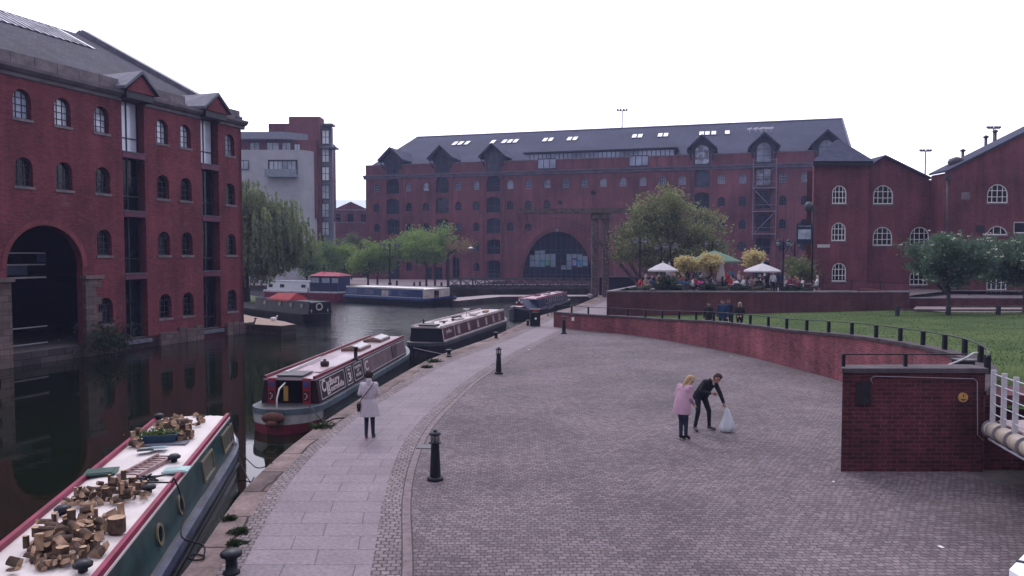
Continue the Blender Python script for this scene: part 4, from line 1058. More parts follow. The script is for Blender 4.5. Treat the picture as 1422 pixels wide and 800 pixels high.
# ============================================================ TERRACE
tw0, tw1 = G(843, 440.5), G(1262.5, 431, .55)
d_ = Vector((tw1[0] - tw0[0], tw1[1] - tw0[1])).normalized(); tang = math.atan2(d_.y, d_.x)
tL = math.hypot(tw1[0] - tw0[0], tw1[1] - tw0[1])
tw = empty('terrace_wall', (tw0[0], tw0[1], 0), tang, 'long low brick retaining wall with stone coping below the pub terrace', 'wall')
mb = MB(); mb.lo((0, 0, -.2), (tL, .4, 1.79)); mb.prism([(.005, .403), (.4, .403), (8.6, 24), (8.2, 24)], -.2, 1.79); mb.lo((tL - .4, .403, -.2), (tL, 8, 1.79)); mb.build('wall', M['brick_terrace'], tw)
mb = MB(); k = 0.0
while k < tL: mb.lo((max(k, -.03) + .006, -.04, 1.793), (min(k + 1.5, tL + .03) - .006, .46, 1.89)); k += 1.5
mb.prism([(-.03, .47), (.45, .47), (8.65, 24), (8.15, 24)], 1.793, 1.885); mb.build('coping', M['stone_plain'], tw)
mb = MB(); mb.lo((.7, .1, 1.89), (1.1, .4, 1.92)); mb.ball((3.3, .22, 1.99), .16, 10, 6, (1.3, 1, .7)); mb.build('coping_ball', M['stone_plain'], tw)
def tpt(f, d, z=0): return (tw0[0] + d_.x * f - d_.y * d, tw0[1] + d_.y * f + d_.x * d)
poly_sheet('terrace_paving', [tpt(.4, .4), tpt(tL - .4, .4), (tw1[0] + 8, tw1[1] + 9), (50, 60), (50, 84), tpt(9.6, 28), tpt(8.4, 24)], TG, mat('terrace_ground', (.13, .105, .11), .9, .2, 2, .2))
poly_sheet('path', [(27.5, 52.3), (28.5, 50.3), (40, 49.0), (56, 47.6), (58, 53.5), (42, 55.2), (29.5, 55.6)], .74, mat('path_gravel', (.22, .175, .185), .95, .15, 3, .2))
# low retaining wall right of the terrace, with pale coping
mb = MB(); mb.lo((28.9, 55.7, 0), (60, 56.1, 1.28)); rw = mb.build('retaining_wall', M['brick_terrace']); tag(rw, 'low dark brick retaining wall behind the wooden rail at the right', 'wall')
mb = MB(); mb.lo((28.8, 55.64, 1.283), (60, 56.2, 1.38)); mb.build('coping', M['stone_plain'], rw)
poly_sheet('forecourt', [(28.9, 56.1), (60, 56.1), (60, 64.5), (31, 64.5)], 1.2, mat('forecourt_slabs', (.16, .13, .14), .9, .2, 2))
# ramp wall in front of the tower and middle gable
mb = MB(); mb.T = front(64.2); a = at(1133, 399, 64.2); c_ = at(1262, 399, 64.2); mb.lo((c_[0], -.3, 1.2), (a[0], 0, 1.95)); mb.build('wall', M['brick_right'])
o = bpy.data.objects['wall.%03d' % 0] if False else bpy.context.scene.objects[-1]
# handrail on the ramp
def handrail(name, pts, h, every, m, label, cat='railing', r=.025, rails=(1.0,), post_r=.03, group=None):
    P_ = [Vector(p) for p in pts]; root = empty(name, P_[0], 0, label, cat, group)
    O = P_[0]
    for q in rails:
        mb = MB(); mb.tube([p - O + Vector((0, 0, h * q)) for p in P_], r, 6); mb.build('rail', m, root)
    L = 0; nxt = 0; pm_ = None
    for a, b_ in zip(P_[:-1], P_[1:]):
        sl_ = (b_ - a).length
        while nxt <= L + sl_ + 1e-6:
            p = a + (b_ - a) * ((nxt - L) / sl_) - O
            if pm_ is None:
                mb = MB(); mb.box((0, 0, h / 2), (post_r * 2, post_r * 2, h)); po = mb.build('post', m, root); pm_ = po.data
            else: po = link('post', pm_, root)
            po.location = p; nxt += every
        L += sl_
    return root
for ob in list(bpy.data.objects):
    if ob.name.startswith('wall') and ob.parent is None: ob.name = 'ramp_wall'; tag(ob, 'low brick ramp wall in front of the square tower and middle gable', 'wall'); ob['kind'] = None; del ob['kind']
p0 = atY(1136, 398, 64.6); p1 = atY(1251, 408, 64.6)
handrail('ramp_railing', [(p0.x, 63.6, p0.z - .2), (p1.x, 63.6, p0.z - .6)], .9, 2.4, M['black_iron'], 'thin black handrail sloping down in front of the brick tower')
# ============================================================ CURVED WALL
mb = MB(); u = 0; th = .36; prev = None; cp = MB()
nrm = []
for i, p in enumerate(wall_c):
    a = wall_c[max(i - 1, 0)]; b_ = wall_c[min(i + 1, len(wall_c) - 1)]; t = (b_ - a).normalized(); nrm.append(Vector((-t.y, t.x)))   # pointing away from the plaza (right-hand side)
sgn = 1 if (nrm[len(nrm) // 2].x > 0) else -1
for i, p in enumerate(wall_c):
    q = p + nrm[i] * sgn * th; z = wall_top(p.y); cur = (p, q, z, nrm[i] * sgn)
    if prev:
        du = (p - prev[0]).length; a0, b0, z0, n0 = prev
        mb.quad((a0.x, a0.y, -.1), (p.x, p.y, -.1), (p.x, p.y, z), (a0.x, a0.y, z0), [(u, -.1), (u + du, -.1), (u + du, z), (u, z0)])
        mb.quad((q.x, q.y, -.1), (b0.x, b0.y, -.1), (b0.x, b0.y, z0), (q.x, q.y, z), [(u + du, -.1), (u, -.1), (u, z0), (u + du, z)])
        A1, B1 = a0 - n0 * .05, b0 + n0 * .05; A2, B2 = p - nrm[i] * sgn * .05, q + nrm[i] * sgn * .05
        for (zz0, zz1) in ((z0 + .003, z + .003),):
            v8 = [(A1.x, A1.y, zz0), (A2.x, A2.y, zz1), (B2.x, B2.y, zz1), (B1.x, B1.y, zz0)]; v8 += [(x, y, zc + .1) for x, y, zc in v8]
            cp.add(v8, [(0, 3, 2, 1), (4, 5, 6, 7), (0, 1, 5, 4), (2, 3, 7, 6)])
        u += du
    prev = cur
cw = mb.build('curved_wall', M['brick_curve']); tag(cw, 'sweeping curved red brick wall holding back the lawn round the cobbled plaza', 'wall')
cp.build('coping', mat('dark_coping', (.055, .042, .05), .85, .4, 2.5, .2), cw)
rl = [(p.x + nrm[i].x * sgn * .2, p.y + nrm[i].y * sgn * .2, wall_top(p.y) + .1) for i, p in enumerate(wall_c) if i < len(wall_c) - 3]
handrail('low_railing', rl, .42, 1.45, M['black_iron'], 'low black railing along the top of the curved wall', r=.018, post_r=.05)
# ============================================================ BRICK BLOCK AND STEEL BRIDGE
blk = empty('brick_abutment', (0, 0, 0), 0, 'square dark brick abutment with dark coping at the foot of the footbridge', 'abutment')
BX0, BX1, BY, BZ = 6.93, 9.92, 15.9, 2.1
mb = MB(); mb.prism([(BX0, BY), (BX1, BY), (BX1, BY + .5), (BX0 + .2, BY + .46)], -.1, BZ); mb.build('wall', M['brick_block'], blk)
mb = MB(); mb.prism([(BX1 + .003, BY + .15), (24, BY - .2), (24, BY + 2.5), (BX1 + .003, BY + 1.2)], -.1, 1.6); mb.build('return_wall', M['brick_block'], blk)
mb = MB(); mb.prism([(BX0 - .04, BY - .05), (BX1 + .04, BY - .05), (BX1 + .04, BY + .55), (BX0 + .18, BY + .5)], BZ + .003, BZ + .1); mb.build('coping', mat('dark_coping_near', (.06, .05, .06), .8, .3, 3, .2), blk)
p = atY(1198, 546, BY); mb = MB(); mb.box((p.x, BY - .025, p.z), (.3, .05, .48)); mb.build('vent_plate', mat('soot_plate', (.016, .014, .02), .8, .3, 6), blk)
mb = MB(); q = [atY(a, b_, BY - .03) for a, b_ in ((1212, 533), (1209, 526), (1214, 522.5), (1352, 526), (1357, 530), (1357.5, 604), (1366, 612))]; mb.tube(q, .008, 6); mb.build('conduit', mat('conduit', (.30, .28, .32), .5, .1), blk)
p = atY(1336, 551.5, BY); mb = MB(); mb.T = Matrix.Translation((p.x, BY - .03, p.z)) @ Matrix.Rotation(PI / 2, 4, 'X'); mb.lathe([(.1, -.015), (.1, .015)], 24)
ys_ = mb.build('round_sign', mat('amber_sign', (.42, .24, .08), .5, .25, 20)); tag(ys_, 'small round amber warning disc fixed to the brick abutment', 'sign')
mb = MB(); mb.T = Matrix.Translation((p.x, BY - .05, p.z)) @ Matrix.Rotation(PI / 2, 4, 'X'); mb.add([(-.055, -.03, 0), (.055, -.03, 0), (.055, -.045, 0), (-.055, -.045, 0), (-.045, -.05, 0), (.045, -.05, 0), (.03, -.066, 0), (-.03, -.066, 0)], [(0, 1, 2, 3)[::-1], (4, 5, 6, 7)[::-1]]); mb.box((0, .035, 0), (.02, .05, .003)); mb.ball((0, .02, 0), .012, 6, 4)
mb.build('symbol', M['dark_frame'], ys_)
def z3(px, py, Y): return atY(px, py, Y)
handrail('coping_railing', [(BX0 + .12, BY + .25, BZ + .1), (BX1 - .25, BY + .25, BZ + .1)], .26, 1.32, M['black_iron'], 'low black rail standing on the square brick abutment', r=.016, post_r=.03)
mb = MB(); mb.tube([atY(1288, 519, 16.6), atY(1340, 498, 16.9), atY(1352, 490.5, 17.0), atY(1358, 490, 17.0)], .022, 8); hr = mb.build('stair_handrail', M['galv']); tag(hr, 'sloping pale grey stair handrail behind the brick abutment', 'handrail')
mb = MB(); a = atY(1308, 520, 16.7); mb.tube([(a.x, a.y, BZ - .6), (a.x, a.y, a.z + .17)], .02, 8); mb.build('post', M['galv'], hr)
a = atY(1341, 517, 17.3); mb = MB(); mb.box((a.x, 17.4, a.z - .25), (.36, .3, 1.0)); cb_ = mb.build('service_cabinet', M['black_iron']); tag(cb_, 'small black service cabinet behind the brick abutment by the railing', 'cabinet')
mb = MB(); mb.box((a.x, 17.4, a.z + .27), (.42, .36, .035)); mb.build('lid', M['dark_steel'], cb_)
# white steel bridge
br = empty('footbridge', (0, 0, 0), 0, 'curving white steel footbridge with barrel shaped edge beam at the right', 'footbridge')
path = smooth_line([(9.68, 15.25, 1.24), (9.3, 13.9, 1.30), (8.95, 12.6, 1.38), (8.7, 11.0, 1.55), (8.6, 9.0, 1.85), (8.4, 7.0, 2.3), (8.2, 5.0, 2.75)], 5)
Lp = [0]
for a, b_ in zip(path[:-1], path[1:]): Lp.append(Lp[-1] + (b_ - a).length)
def along(s):
    i = max(j for j in range(len(Lp)) if Lp[j] <= s + 1e-9); i = min(i, len(path) - 2); f = (s - Lp[i]) / (Lp[i + 1] - Lp[i]); return path[i].lerp(path[i + 1], f), (path[i + 1] - path[i]).normalized()
M['bridge_white'] = mat('bridge_white', (.42, .42, .47), .45, .12, 2)
M['bridge_tube'] = mat('bridge_tube', (.34, .29, .25), .5, .25, 3)
nP = int(Lp[-1] / .62)
pmesh = MB(); pmesh.lo((-.02, -.04, -.25), (.02, .05, 1.02)); pmesh = pmesh.mesh('post', [M['bridge_white']])
fl = MB(); fl.T = Matrix.Rotation(PI / 2, 4, 'Y'); fl.lathe([(.05, -.012), (.19, -.012), (.19, .012), (.05, .012)], 20); flm = fl.mesh('flange', [mat('flange', (.12, .11, .12), .5, .2)])
for k in range(nP + 1):
    p, t = along(min(k * .62, Lp[-1] - .01)); yaw = math.atan2(t.y, t.x)
    po = link('post', pmesh, br, p, yaw); 
    fo = link('flange', flm, br, p + Vector((0, 0, -.18)), yaw)
    if k < nP:
        p2, _ = along(min((k + 1) * .62, Lp[-1])); tb = MB(); q = (p2 - p)
        tb.tube([q * f for f in (.04, .12, .5, .88, .96)], [.12, .155, .165, .155, .12], 16); tb.build('barrel', M['bridge_tube'], br, loc=p + Vector((0, 0, -.18)))
mb = MB(); mb.ball((0, 0, 0), .16, 16, 10); p, t = along(0); mb.build('end_cap', M['bridge_white'], br, loc=p + Vector((0, 0, -.18)) - t * .03)
for q in (.94, .74, .54, .34, .14):
    mb = MB(); mb.tube([p + Vector((0, 0, q)) for p in path], .012, 8); mb.build('rail', M['bridge_white'], br)
mb = MB(); mb.tube([p + Vector((-.05, 0, -.38)) for p in path], .028, 8); mb.build('bottom_chord', M['bridge_white'], br)
mb = MB()
for a, b_, in zip(path[:-1], path[1:]):
    mb.add([(a.x + .12, a.y, a.z), (b_.x + .12, b_.y, b_.z), (b_.x + 5, b_.y + .4, b_.z), (a.x + 5, a.y + .4, a.z), (a.x + .12, a.y, a.z - .3), (b_.x + .12, b_.y, b_.z - .3), (b_.x + 5, b_.y + .4, b_.z - .3), (a.x + 5, a.y + .4, a.z - .3)],
           [(0, 3, 2, 1), (4, 5, 6, 7), (0, 1, 5, 4), (2, 3, 7, 6)])
mb.build('deck', mat('deck_boards', (.30, .24, .25), .8, .15, 3), br)  # deck made extra wide so that it shades the ground below
mb = MB(); mb.prism([(2.52, 3.80), (2.90, 4.16), (5.5, 5.4), (11.3, 5.4), (11, -2), (2.52, -2)], 2.86, 3.0); mb.build('landing', mat('landing_white', (.8, .82, .9), .5, .05), br)
mb = MB(); mb.tube([(2.62, 3.9, 3.004), (4.5, 2.6, 3.004)], .008, 6); mb.build('joint', M['dark_steel'], br)
# timber post-and-rail by the path
pts = [(G(1246, 441, .7)[0], G(1246, 441, .7)[1])] + [(G(px, 441.5, .7)[0], G(px, 441.5, .7)[1]) for px in (1317, 1386, 1460, 1530)]
wf = empty('timber_rail_fence', (pts[0][0], pts[0][1], max(lawn_z(*p) for p in pts[:3]) - .05), 0, 'low dark timber post and rail fence along the far edge of the lawn', 'fence')
for i, p in enumerate(pts):
    mb = MB(); mb.box((0, 0, .2), (.2, .18, .8)); mb.build('post', M['dark_frame'], wf, loc=(p[0] - pts[0][0], p[1] - pts[0][1], 0))
for i in range(len(pts) - 1):
    a, b_ = Vector(pts[i]) - Vector(pts[0]), Vector(pts[i + 1]) - Vector(pts[0]); L = (b_ - a).length
    for z in ((.34, .56) if i else (.34,)): mb = MB(); mb.box(((a.x + b_.x) / 2, (a.y + b_.y) / 2, z), (L - .2, .07, .11), rz=math.atan2(b_.y - a.y, b_.x - a.x)); mb.build('rail', M['timber_old'], wf)
# ============================================================ LIFTING BRIDGE FRAME
YB = 81.0
lb_ = empty('timber_lifting_frame', (0, 0, 0), 0, 'tall dark timber lifting bridge frame with long balance beam and sloping struts', 'bridge frame')
def X(px, Y): return (px - 711) / FOC * Y
for px in (826, 841):
    mb = MB(); x = X(px, YB); mb.lo((x - .33, YB - .3, 0), (x + .33, YB + .3, 9.0)); mb.build('post', M['timber_old'], lb_)
for dy in (-.55, .55):
    mb = MB(); mb.box(((X(718, YB) + X(915, YB)) / 2, YB + dy, 9.08), (X(915, YB) - X(718, YB), .3, .5), ry=-.006); mb.build('balance_beam', M['timber_old'], lb_)
for a, b_, dy in (((822, 325), (888, 397), -.7), ((848, 322), (893, 396), .7)):
    pa, pb = atY(*a, YB + dy), atY(*b_, YB + dy); mb = MB(); d = pb - pa; mb.box((pa + pb) / 2, (d.length, .28, .32), ry=-math.atan2(d.z, d.x)); mb.build('strut', M['timber_old'], lb_)
mb = MB(); mb.box((X(833, YB), YB, 8.6), (2.1, 1.0, .7)); mb.build('head_block', M['timber_old'], lb_)
for px in (720, 731): mb = MB(); mb.tube([(X(px, YB), YB, 8.9), (X(px, YB), YB, 8.1)], .05, 6); mb.build('hanger', M['dark_steel'], lb_)
# lattice footbridge
fb = empty('lattice_footbridge', (0, 0, 0), 0, 'dark steel lattice footbridge crossing the canal arm under the timber frame', 'footbridge')
xa, xb, yb = -7.2, 9.3, 86.6
for dy in (-.8, .8):
    mb = MB(); mb.box(((xa + xb) / 2, yb + dy, 1.75), (xb - xa, .1, .1)); mb.box(((xa + xb) / 2, yb + dy, .72), (xb - xa, .12, .16))
    n_ = 12
    for i in range(n_):
        x0, x1 = xa + (xb - xa) * i / n_, xa + (xb - xa) * (i + 1) / n_
        mb.tube([(x0, yb + dy, .75), (x1, yb + dy, 1.72)], .045, 5); mb.tube([(x1, yb + dy, .75), (x0, yb + dy, 1.72)], .045, 5); mb.box((x0, yb + dy, 1.25), (.09, .09, 1.0))
    mb.build('truss', M['dark_steel'], fb)
mb = MB(); mb.lo((xa, yb - .7, .55), (xb, yb + .7, .66)); mb.build('deck', M['timber_old'], fb)
# lock walls and dark planter wall left of the terrace
mb = MB(); mb.lo((-7.2, 89.5, -1.9), (9.0, 90.3, .85)); o = mb.build('lock_wall', M['quay_wall']); tag(o, 'dark stone lock wall behind the lattice footbridge', 'wall')
mb = MB(); mb.lo((-7.3, 89.4, .853), (9.1, 90.4, .95)); mb.build('coping', M['stone_plain'], o)
for px, h_ in ((689, 2.6), (700, 2.6), (712, 2.6)):
    pass
mb = MB(); mb.lo((9.6, 84, -.1), (16.5, 84.4, 1.95)); o = mb.build('dark_hoarding', mat('navy_boards', (.018, .022, .04), .6, .3, 2)); tag(o, 'dark navy boarded wall behind the sloping timber struts', 'wall')
mb = MB(); mb.lo((9.6, 83.9, 1.953), (16.5, 84.5, 2.03)); mb.build('capping', M['dark_steel'], o)
mb = MB(); a = G3(822, 415, 0); mb.box((a.x + .1, a.y + 2.6, .16), (.3, 6.0, .32), rx=-.03, rz=-.05); o = mb.build('kerb_baulk', M['stone_plain']); tag(o, 'pale sloping kerb baulk at the foot of the timber frame', 'kerb')
# ============================================================ APARTMENT BLOCK AND LOW BUILDING
YA = 118.0; T = front(YA)
ap = empty('apartment_block', (0, 0, 0), 0, 'modern apartment block with rounded white balcony storey and brick stair tower', 'apartment block')
def A(px, py): return at(px, py, YA)
mb = MB(); mb.T = T; a = A(401, 162); b_ = A(444.5, 162); mb.lo((b_[0], -2.5, 0), (a[0], 0, a[1])); mb.build('stair_tower', M['brick_far'], ap)
mb = MB(); mb.T = T; a = A(367, 168.5); b_ = A(401, 168.5); mb.lo((b_[0] + .003, -5, 16), (a[0], -2, a[1])); mb.build('plant_room', M['brick_far'], ap)
mb = MB(); mb.T = T; a = A(300, 196); b_ = A(441, 196); mb.lo((b_[0], -12, 10), (a[0], 1.0, a[1])); mb.build('penthouse_wall', M['brick_far'], ap)
M['render_white'] = mat('white_render', (.36, .37, .42), .7, .08, .6)
pts = [A(300, 0)[0], A(437, 0)[0]]; r = 3.0; x1 = pts[0]; x0 = pts[1]; zt = A(0, 212)[1]
outline = [(x1, -12), (x1, 3.2)] + [(x0 + r - r * math.sin(a), 3.2 - r + r * math.cos(a)) for a in [PI / 2 * i / 8 for i in range(9)]] + [(x0, -12)]
mb = MB(); mb.T = T; mb.prism(outline, 0, zt); mb.build('balcony_storey', M['render_white'], ap)
a = A(300, 183); b_ = A(441, 183)
mb = MB(); mb.T = T; mb.prism([(a[0], -12), (a[0], 2.4), (A(399, 0)[0], 2.4), (b_[0], -1.2), (b_[0], -12)], A(0, 196)[1] + .003, A(0, 186.5)[1]); mb.build('roof', mat('roof_grey', (.22, .24, .30), .6, .1), ap)
M['pane_apt'] = mat('pane_apt', (.16, .20, .27), .06, .5, .4, col2=(.45, .50, .58), spec=.8)
def flat_window(px0, py0, px1, py1, y, cols=2, rows=1, pm=None):
    a = A(px0, py0); b_ = A(px1, py1); x = (a[0] + b_[0]) / 2
    return window(ap, T, x, b_[1], a[0] - b_[0], a[1] - b_[1], 'rect', cols, rows, y, fw=.1, bar=.08, fmat=M['sash_far_dark'], pmat=pm or M['pane_apt'])
for w_ in ((350, 199, 364, 211), (373, 199, 391, 211), (394, 199, 407, 211), (411, 201, 420, 211)): flat_window(*w_, 1.06)
for w_ in ((341, 226, 356, 239), (341, 268, 356, 281)): flat_window(*w_, 3.26)
a = A(381.5, 225.5); b_ = A(421, 244); mb = MB(); mb.T = T; mb.lo((b_[0], 3.0, b_[1] - .5), (a[0], 3.3, a[1])); mb.build('balcony_recess', M['dark_frame'], ap)
flat_window(383, 227, 420, 243, 3.33, 6)
mb = MB(); mb.T = T; mb.lo((b_[0] - .3, 3.4, b_[1] - .6), (a[0] + .3, 4.4, b_[1] - .35)); mb.lo((b_[0] - .2, 4.3, b_[1] - .35), (a[0] + .2, 4.34, b_[1] + .55)); mb.build('balcony', mat('balcony_glass', (.20, .25, .30), .2, .2), ap)
a = A(445, 0)[0] - .003; b_ = A(458, 0)[0]
mb = MB(); mb.T = T; mb.lo((b_, -1.3, 0), (a, -.4, A(0, 176)[1])); mb.build('glazed_bay', mat('bay_cladding', (.13, .14, .19), .4, .1), ap)
for k in range(6):
    y0 = 180 + k * 25.5; flat_window(446, y0, 457, y0 + 20, -.33, 2, 2, M['rooflight_far'] if k < 3 else M['pane_apt'])
for px1, py in ((461.5, 173), (466, 205)):
    mb = MB(); mb.T = T; mb.lo((A(px1, 0)[0], -1.3, A(0, py + 1.8)[1]), (A(444.6, 0)[0], .8, A(0, py - .5)[1])); mb.build('canopy', M['lead'], ap)
YL = 158.0; T = front(YL)
low, T, o_ = block('gabled_brick_building', 'small distant brick building with pale blue roof between the trees and warehouse', 'building', YL,
    [(440, 292), (461, 292), (487, 280), (513, 292), (540, 292)], 14, 0, M['brick_far'], [(px, 297, 309, 8.5, 'rect', 1, 1, 0) for px in (452, 469, 486.5, 505)])
mb = MB(); mb.T = T; q = [at(440, 292, YL), at(540, 292, YL), at(540, 277.5, YL), at(440, 277.5, YL)]
mb.add([(q[0][0], .3, q[0][1] + .02), (q[1][0], .3, q[1][1] + .02), (q[2][0], -9, q[2][1] + .6), (q[3][0], -9, q[3][1] + .6)], [(0, 1, 2, 3)]); mb.build('roof', mat('blue_sheet', (.24, .33, .42), .45, .1), low)
z_ = at(0, 309.5, YL)[1]; mb = MB(); mb.T = T; mb.lo((q[1][0], .003, z_), (q[0][0], .08, z_ + .2)); mb.build('string_course', M['stone_plain'], low)
mb = MB(); mb.lo((-62, 146, 0), (-28.8, 146.6, 6.3)); o = mb.build('car_park_wall', M['brick_far']); tag(o, 'distant brick parapet of the raised car park beside the warehouse', 'wall')
poly_sheet('car_park', [(-62, 146.7), (-28.8, 146.7), (-28.8, 157.5), (-62, 157.5)], 6.1, M['tarmac'])
# ============================================================ TREES
M['bark'] = mat('bark', (.045, .036, .035), .9, .35, 6, .5)
def tree(name, label, cat, base, pieces, n, leaf, m, trunk_r, trunk_h, seed, lean=(0, 0), group=None, clump=.55, nclump=60, willow=False, blossom=None, nb=0, aspect=1.6, second=None, hollow=.25):
    """pieces: list of ellipsoids (cx,cy,cz,rx,ry,rz) relative to the base that together give the crown's uneven outline"""
    r = np.random.RandomState(seed); root = empty(name, base, 0, label, cat, group)
    vol = np.array([p[3] * p[4] * p[5] for p in pieces]); cl = []
    while len(cl) < nclump:
        p = pieces[r.choice(len(pieces), p=vol / vol.sum())]; d = r.normal(size=3); d /= np.linalg.norm(d)
        q = (hollow + (1 - hollow) * r.rand() ** .5) * r.uniform(.75, 1.08)
        cl.append((p[0] + d[0] * p[3] * q, p[1] + d[1] * p[4] * q, p[2] + d[2] * p[5] * q))
    cl = np.array(cl)
    mb = MB(); top = Vector((lean[0], lean[1], trunk_h)); cen = np.average([[p[0], p[1], p[2]] for p in pieces], axis=0, weights=vol)
    zc = Vector(cen)
    mid = [Vector((0, 0, -.1)), Vector((lean[0] * .3, lean[1] * .3, trunk_h * .45)), top, top.lerp(zc, .5) + Vector((r.uniform(-.1, .1), 0, 0)), zc]
    mb.tube(mid, [trunk_r * 1.25, trunk_r, trunk_r * .85, trunk_r * .6, trunk_r * .3], 9)
    for i in r.choice(len(cl), min(len(cl), 34), replace=False):
        e = Vector(cl[i]); f = r.uniform(.0, .8); st = top.lerp(zc, f); md = st.lerp(e, .5) + Vector((0, 0, (e - st).length * (.10 if not willow else .25))) + Vector(r.normal(size=3)) * .08 * (e - st).length
        br_ = trunk_r * (.42 - .25 * f); mb.tube([st, md, e], [br_, br_ * .55, .012], 5)
    mb.build('trunk', M['bark'], root)
    sz = r.uniform(.6, 1.25, len(cl)); w_ = sz ** 2; pick = r.choice(len(cl), n, p=w_ / w_.sum())
    if willow:
        f = r.rand(n); pts = cl[pick].copy(); ln = r.uniform(1.5, 5.5, len(cl))[pick]
        strand = r.normal(size=(len(cl) * 5, 2)) * .55; si = pick * 5 + r.randint(0, 5, n)
        pts[:, 0] += strand[si, 0] + r.normal(size=n) * .045; pts[:, 1] += strand[si, 1] + r.normal(size=n) * .045; pts[:, 2] -= f * ln
        out_ = pts[:, :2] - cen[:2]; pts[:, :2] += out_ * (f[:, None] * .06)
        pts = pts[pts[:, 2] > 1.5 + .5 * np.maximum(0, pts[:, 0] - 1.5)]
    else:
        pts = cl[pick] + r.normal(size=(n, 3)) * (sz[pick][:, None]) * clump * np.array([1, 1, .7])
    k = int(len(pts) * (.5 if second else 1)); idx = r.permutation(len(pts))
    cr = leaf_cloud('crown', pts[idx[:k]], leaf, m, seed, root, droop=.7 if willow else .1, aspect=3.2 if willow else aspect)
    if second: 
        # lighter half of the leaves, pushed slightly outwards
        leaf_cloud('outer_foliage', pts[idx[k:]] + (pts[idx[k:]] - cen) * .05, leaf, second, seed + 1, root, aspect=aspect)
    if blossom:
        s_ = cl[r.choice(len(cl), nb)]; d = s_ - cen; s_ = s_ + d * r.uniform(.0, .2, (nb, 1)) + r.normal(size=(nb, 3)) * .28 + [0, 0, .15]
        bp_ = np.repeat(s_, 7, axis=0) + r.normal(size=(nb * 7, 3)) * [.07, .07, .02]
        leaf_cloud('blossom', bp_, .09, blossom, seed + 2, root, aspect=1.1)
    return root
L1 = leaf_mat('willow_leaf', (.15, .19, .105), (.26, .31, .175), .5)
L2 = leaf_mat('lime_leaf', (.18, .28, .07), (.29, .40, .12), .5)
L2b = leaf_mat('lime_leaf_dark', (.13, .22, .07), (.22, .32, .11), .5)
L3 = leaf_mat('birch_leaf', (.19, .22, .085), (.30, .33, .15), .5)
L3b = leaf_mat('birch_leaf_dark', (.09, .12, .05), (.16, .19, .08), .5)
L4 = leaf_mat('whitebeam_leaf', (.055, .105, .065), (.11, .17, .10), .45)
L5 = leaf_mat('golden_leaf', (.44, .37, .16), (.62, .54, .27), .4)
L6 = leaf_mat('blossom_petal', (.45, .46, .42), (.62, .62, .56), .3)
L7 = leaf_mat('copper_leaf', (.20, .15, .08), (.30, .22, .12), .45)
tree('willow_tree', 'large weeping willow hanging over the moored boats beside the left warehouse', 'tree', (-25.4, 72.5, 0),
     [(1.8, -.5, 7.6, 4.8, 4.4, 4.0), (4.2, -1.5, 6.6, 2.9, 2.8, 3.2), (-1.5, 0, 8.0, 4, 4, 3.2), (1.0, -.5, 9.7, 3.0, 2.6, 2.2), (3.6, -1, 8.6, 2.0, 2.2, 1.8)], 62000, .115, L1, .42, 3.2, 21, willow=True, nclump=210)
def px_tree(name, label, pxc, wpx, ytop, ybot, Y, zb, n, leaf, m, seed, trunk_px=None, group=None, **k):
    tp = trunk_px if trunk_px else pxc; bx_ = X(tp, Y); cx = X(pxc, Y) - bx_
    wpx *= 1.12; zt = EYE - (ytop - 352) / FOC * Y - zb; zl = EYE - (ybot - 352) / FOC * Y - zb; rx = wpx / 2 / FOC * Y; rz = (zt - zl) / 2; cz = (zt + zl) / 2
    r = random.Random(seed)
    pcs = [(cx, 0, cz, rx * .68, rx * .65, rz * .68)]
    for i in range(8):
        a = i * 2.4 + r.uniform(-.4, .4); q = r.uniform(.45, .72); s_ = r.uniform(.26, .44); pcs.append((cx + math.cos(a) * rx * q, math.sin(a) * rx * q, cz + r.uniform(-.62, .62) * rz, rx * s_, rx * s_, rz * s_))
    return tree(name, label, 'tree', (bx_, Y, zb), pcs, n, leaf, m, k.pop('tr', .14), max(.5, zl * .95 + .3), seed, group=group, **k)
g_ = 'young trees along the far plaza'
px_tree('plaza_tree', 'dense low tree half hidden behind the trailing willow branches', 426, 52, 338, 392, 104, 0, 7500, .17, L2b, 30, 426, g_, clump=.5, nclump=60)
px_tree('plaza_tree', 'small green tree on the far plaza, just clear of the willow', 452, 46, 322, 388, 110, 0, 6500, .17, L2b, 31, 450, g_, clump=.5, nclump=60)
px_tree('plaza_tree', 'low bright green tree behind the red canopied boat', 478, 46, 336, 387, 114, 0, 6500, .17, L2, 32, 480, g_, clump=.5, nclump=60)
px_tree('plaza_tree', 'low bushy tree just left of the tall lantern post on the plaza', 513, 52, 334, 386, 108, 0, 7500, .17, L2, 33, 511, g_, clump=.5, nclump=60)
px_tree('plaza_tree', 'darker rounded tree directly behind the tall lantern post on the plaza', 546, 64, 316, 384, 110, 0, 11000, .17, L2b, 34, 524, g_, clump=.55, nclump=80, second=L2)
px_tree('plaza_tree', 'tallest green plaza tree with forked trunk above the blue boat', 592, 62, 310, 376, 107, 0, 12000, .17, L2b, 35, 592, g_, clump=.55, nclump=80, second=L2)
px_tree('plaza_tree', 'sparse reddish young leaning tree in front of the arched warehouse door', 637, 46, 332, 356, 106, 0, 900, .16, L7, 36, 622, g_, clump=.4, nclump=26)
px_tree('plaza_tree', 'thin trunked tree between the tallest plaza tree and the leaning one', 606, 34, 322, 372, 109, 0, 3500, .17, L2b, 37, 604, g_, clump=.5, nclump=34)
px_tree('plaza_tree', 'small distant tree in front of the little gabled brick building', 488, 26, 318, 352, 135, 0, 2500, .2, L3b, 38, 488, g_, clump=.5, nclump=26)
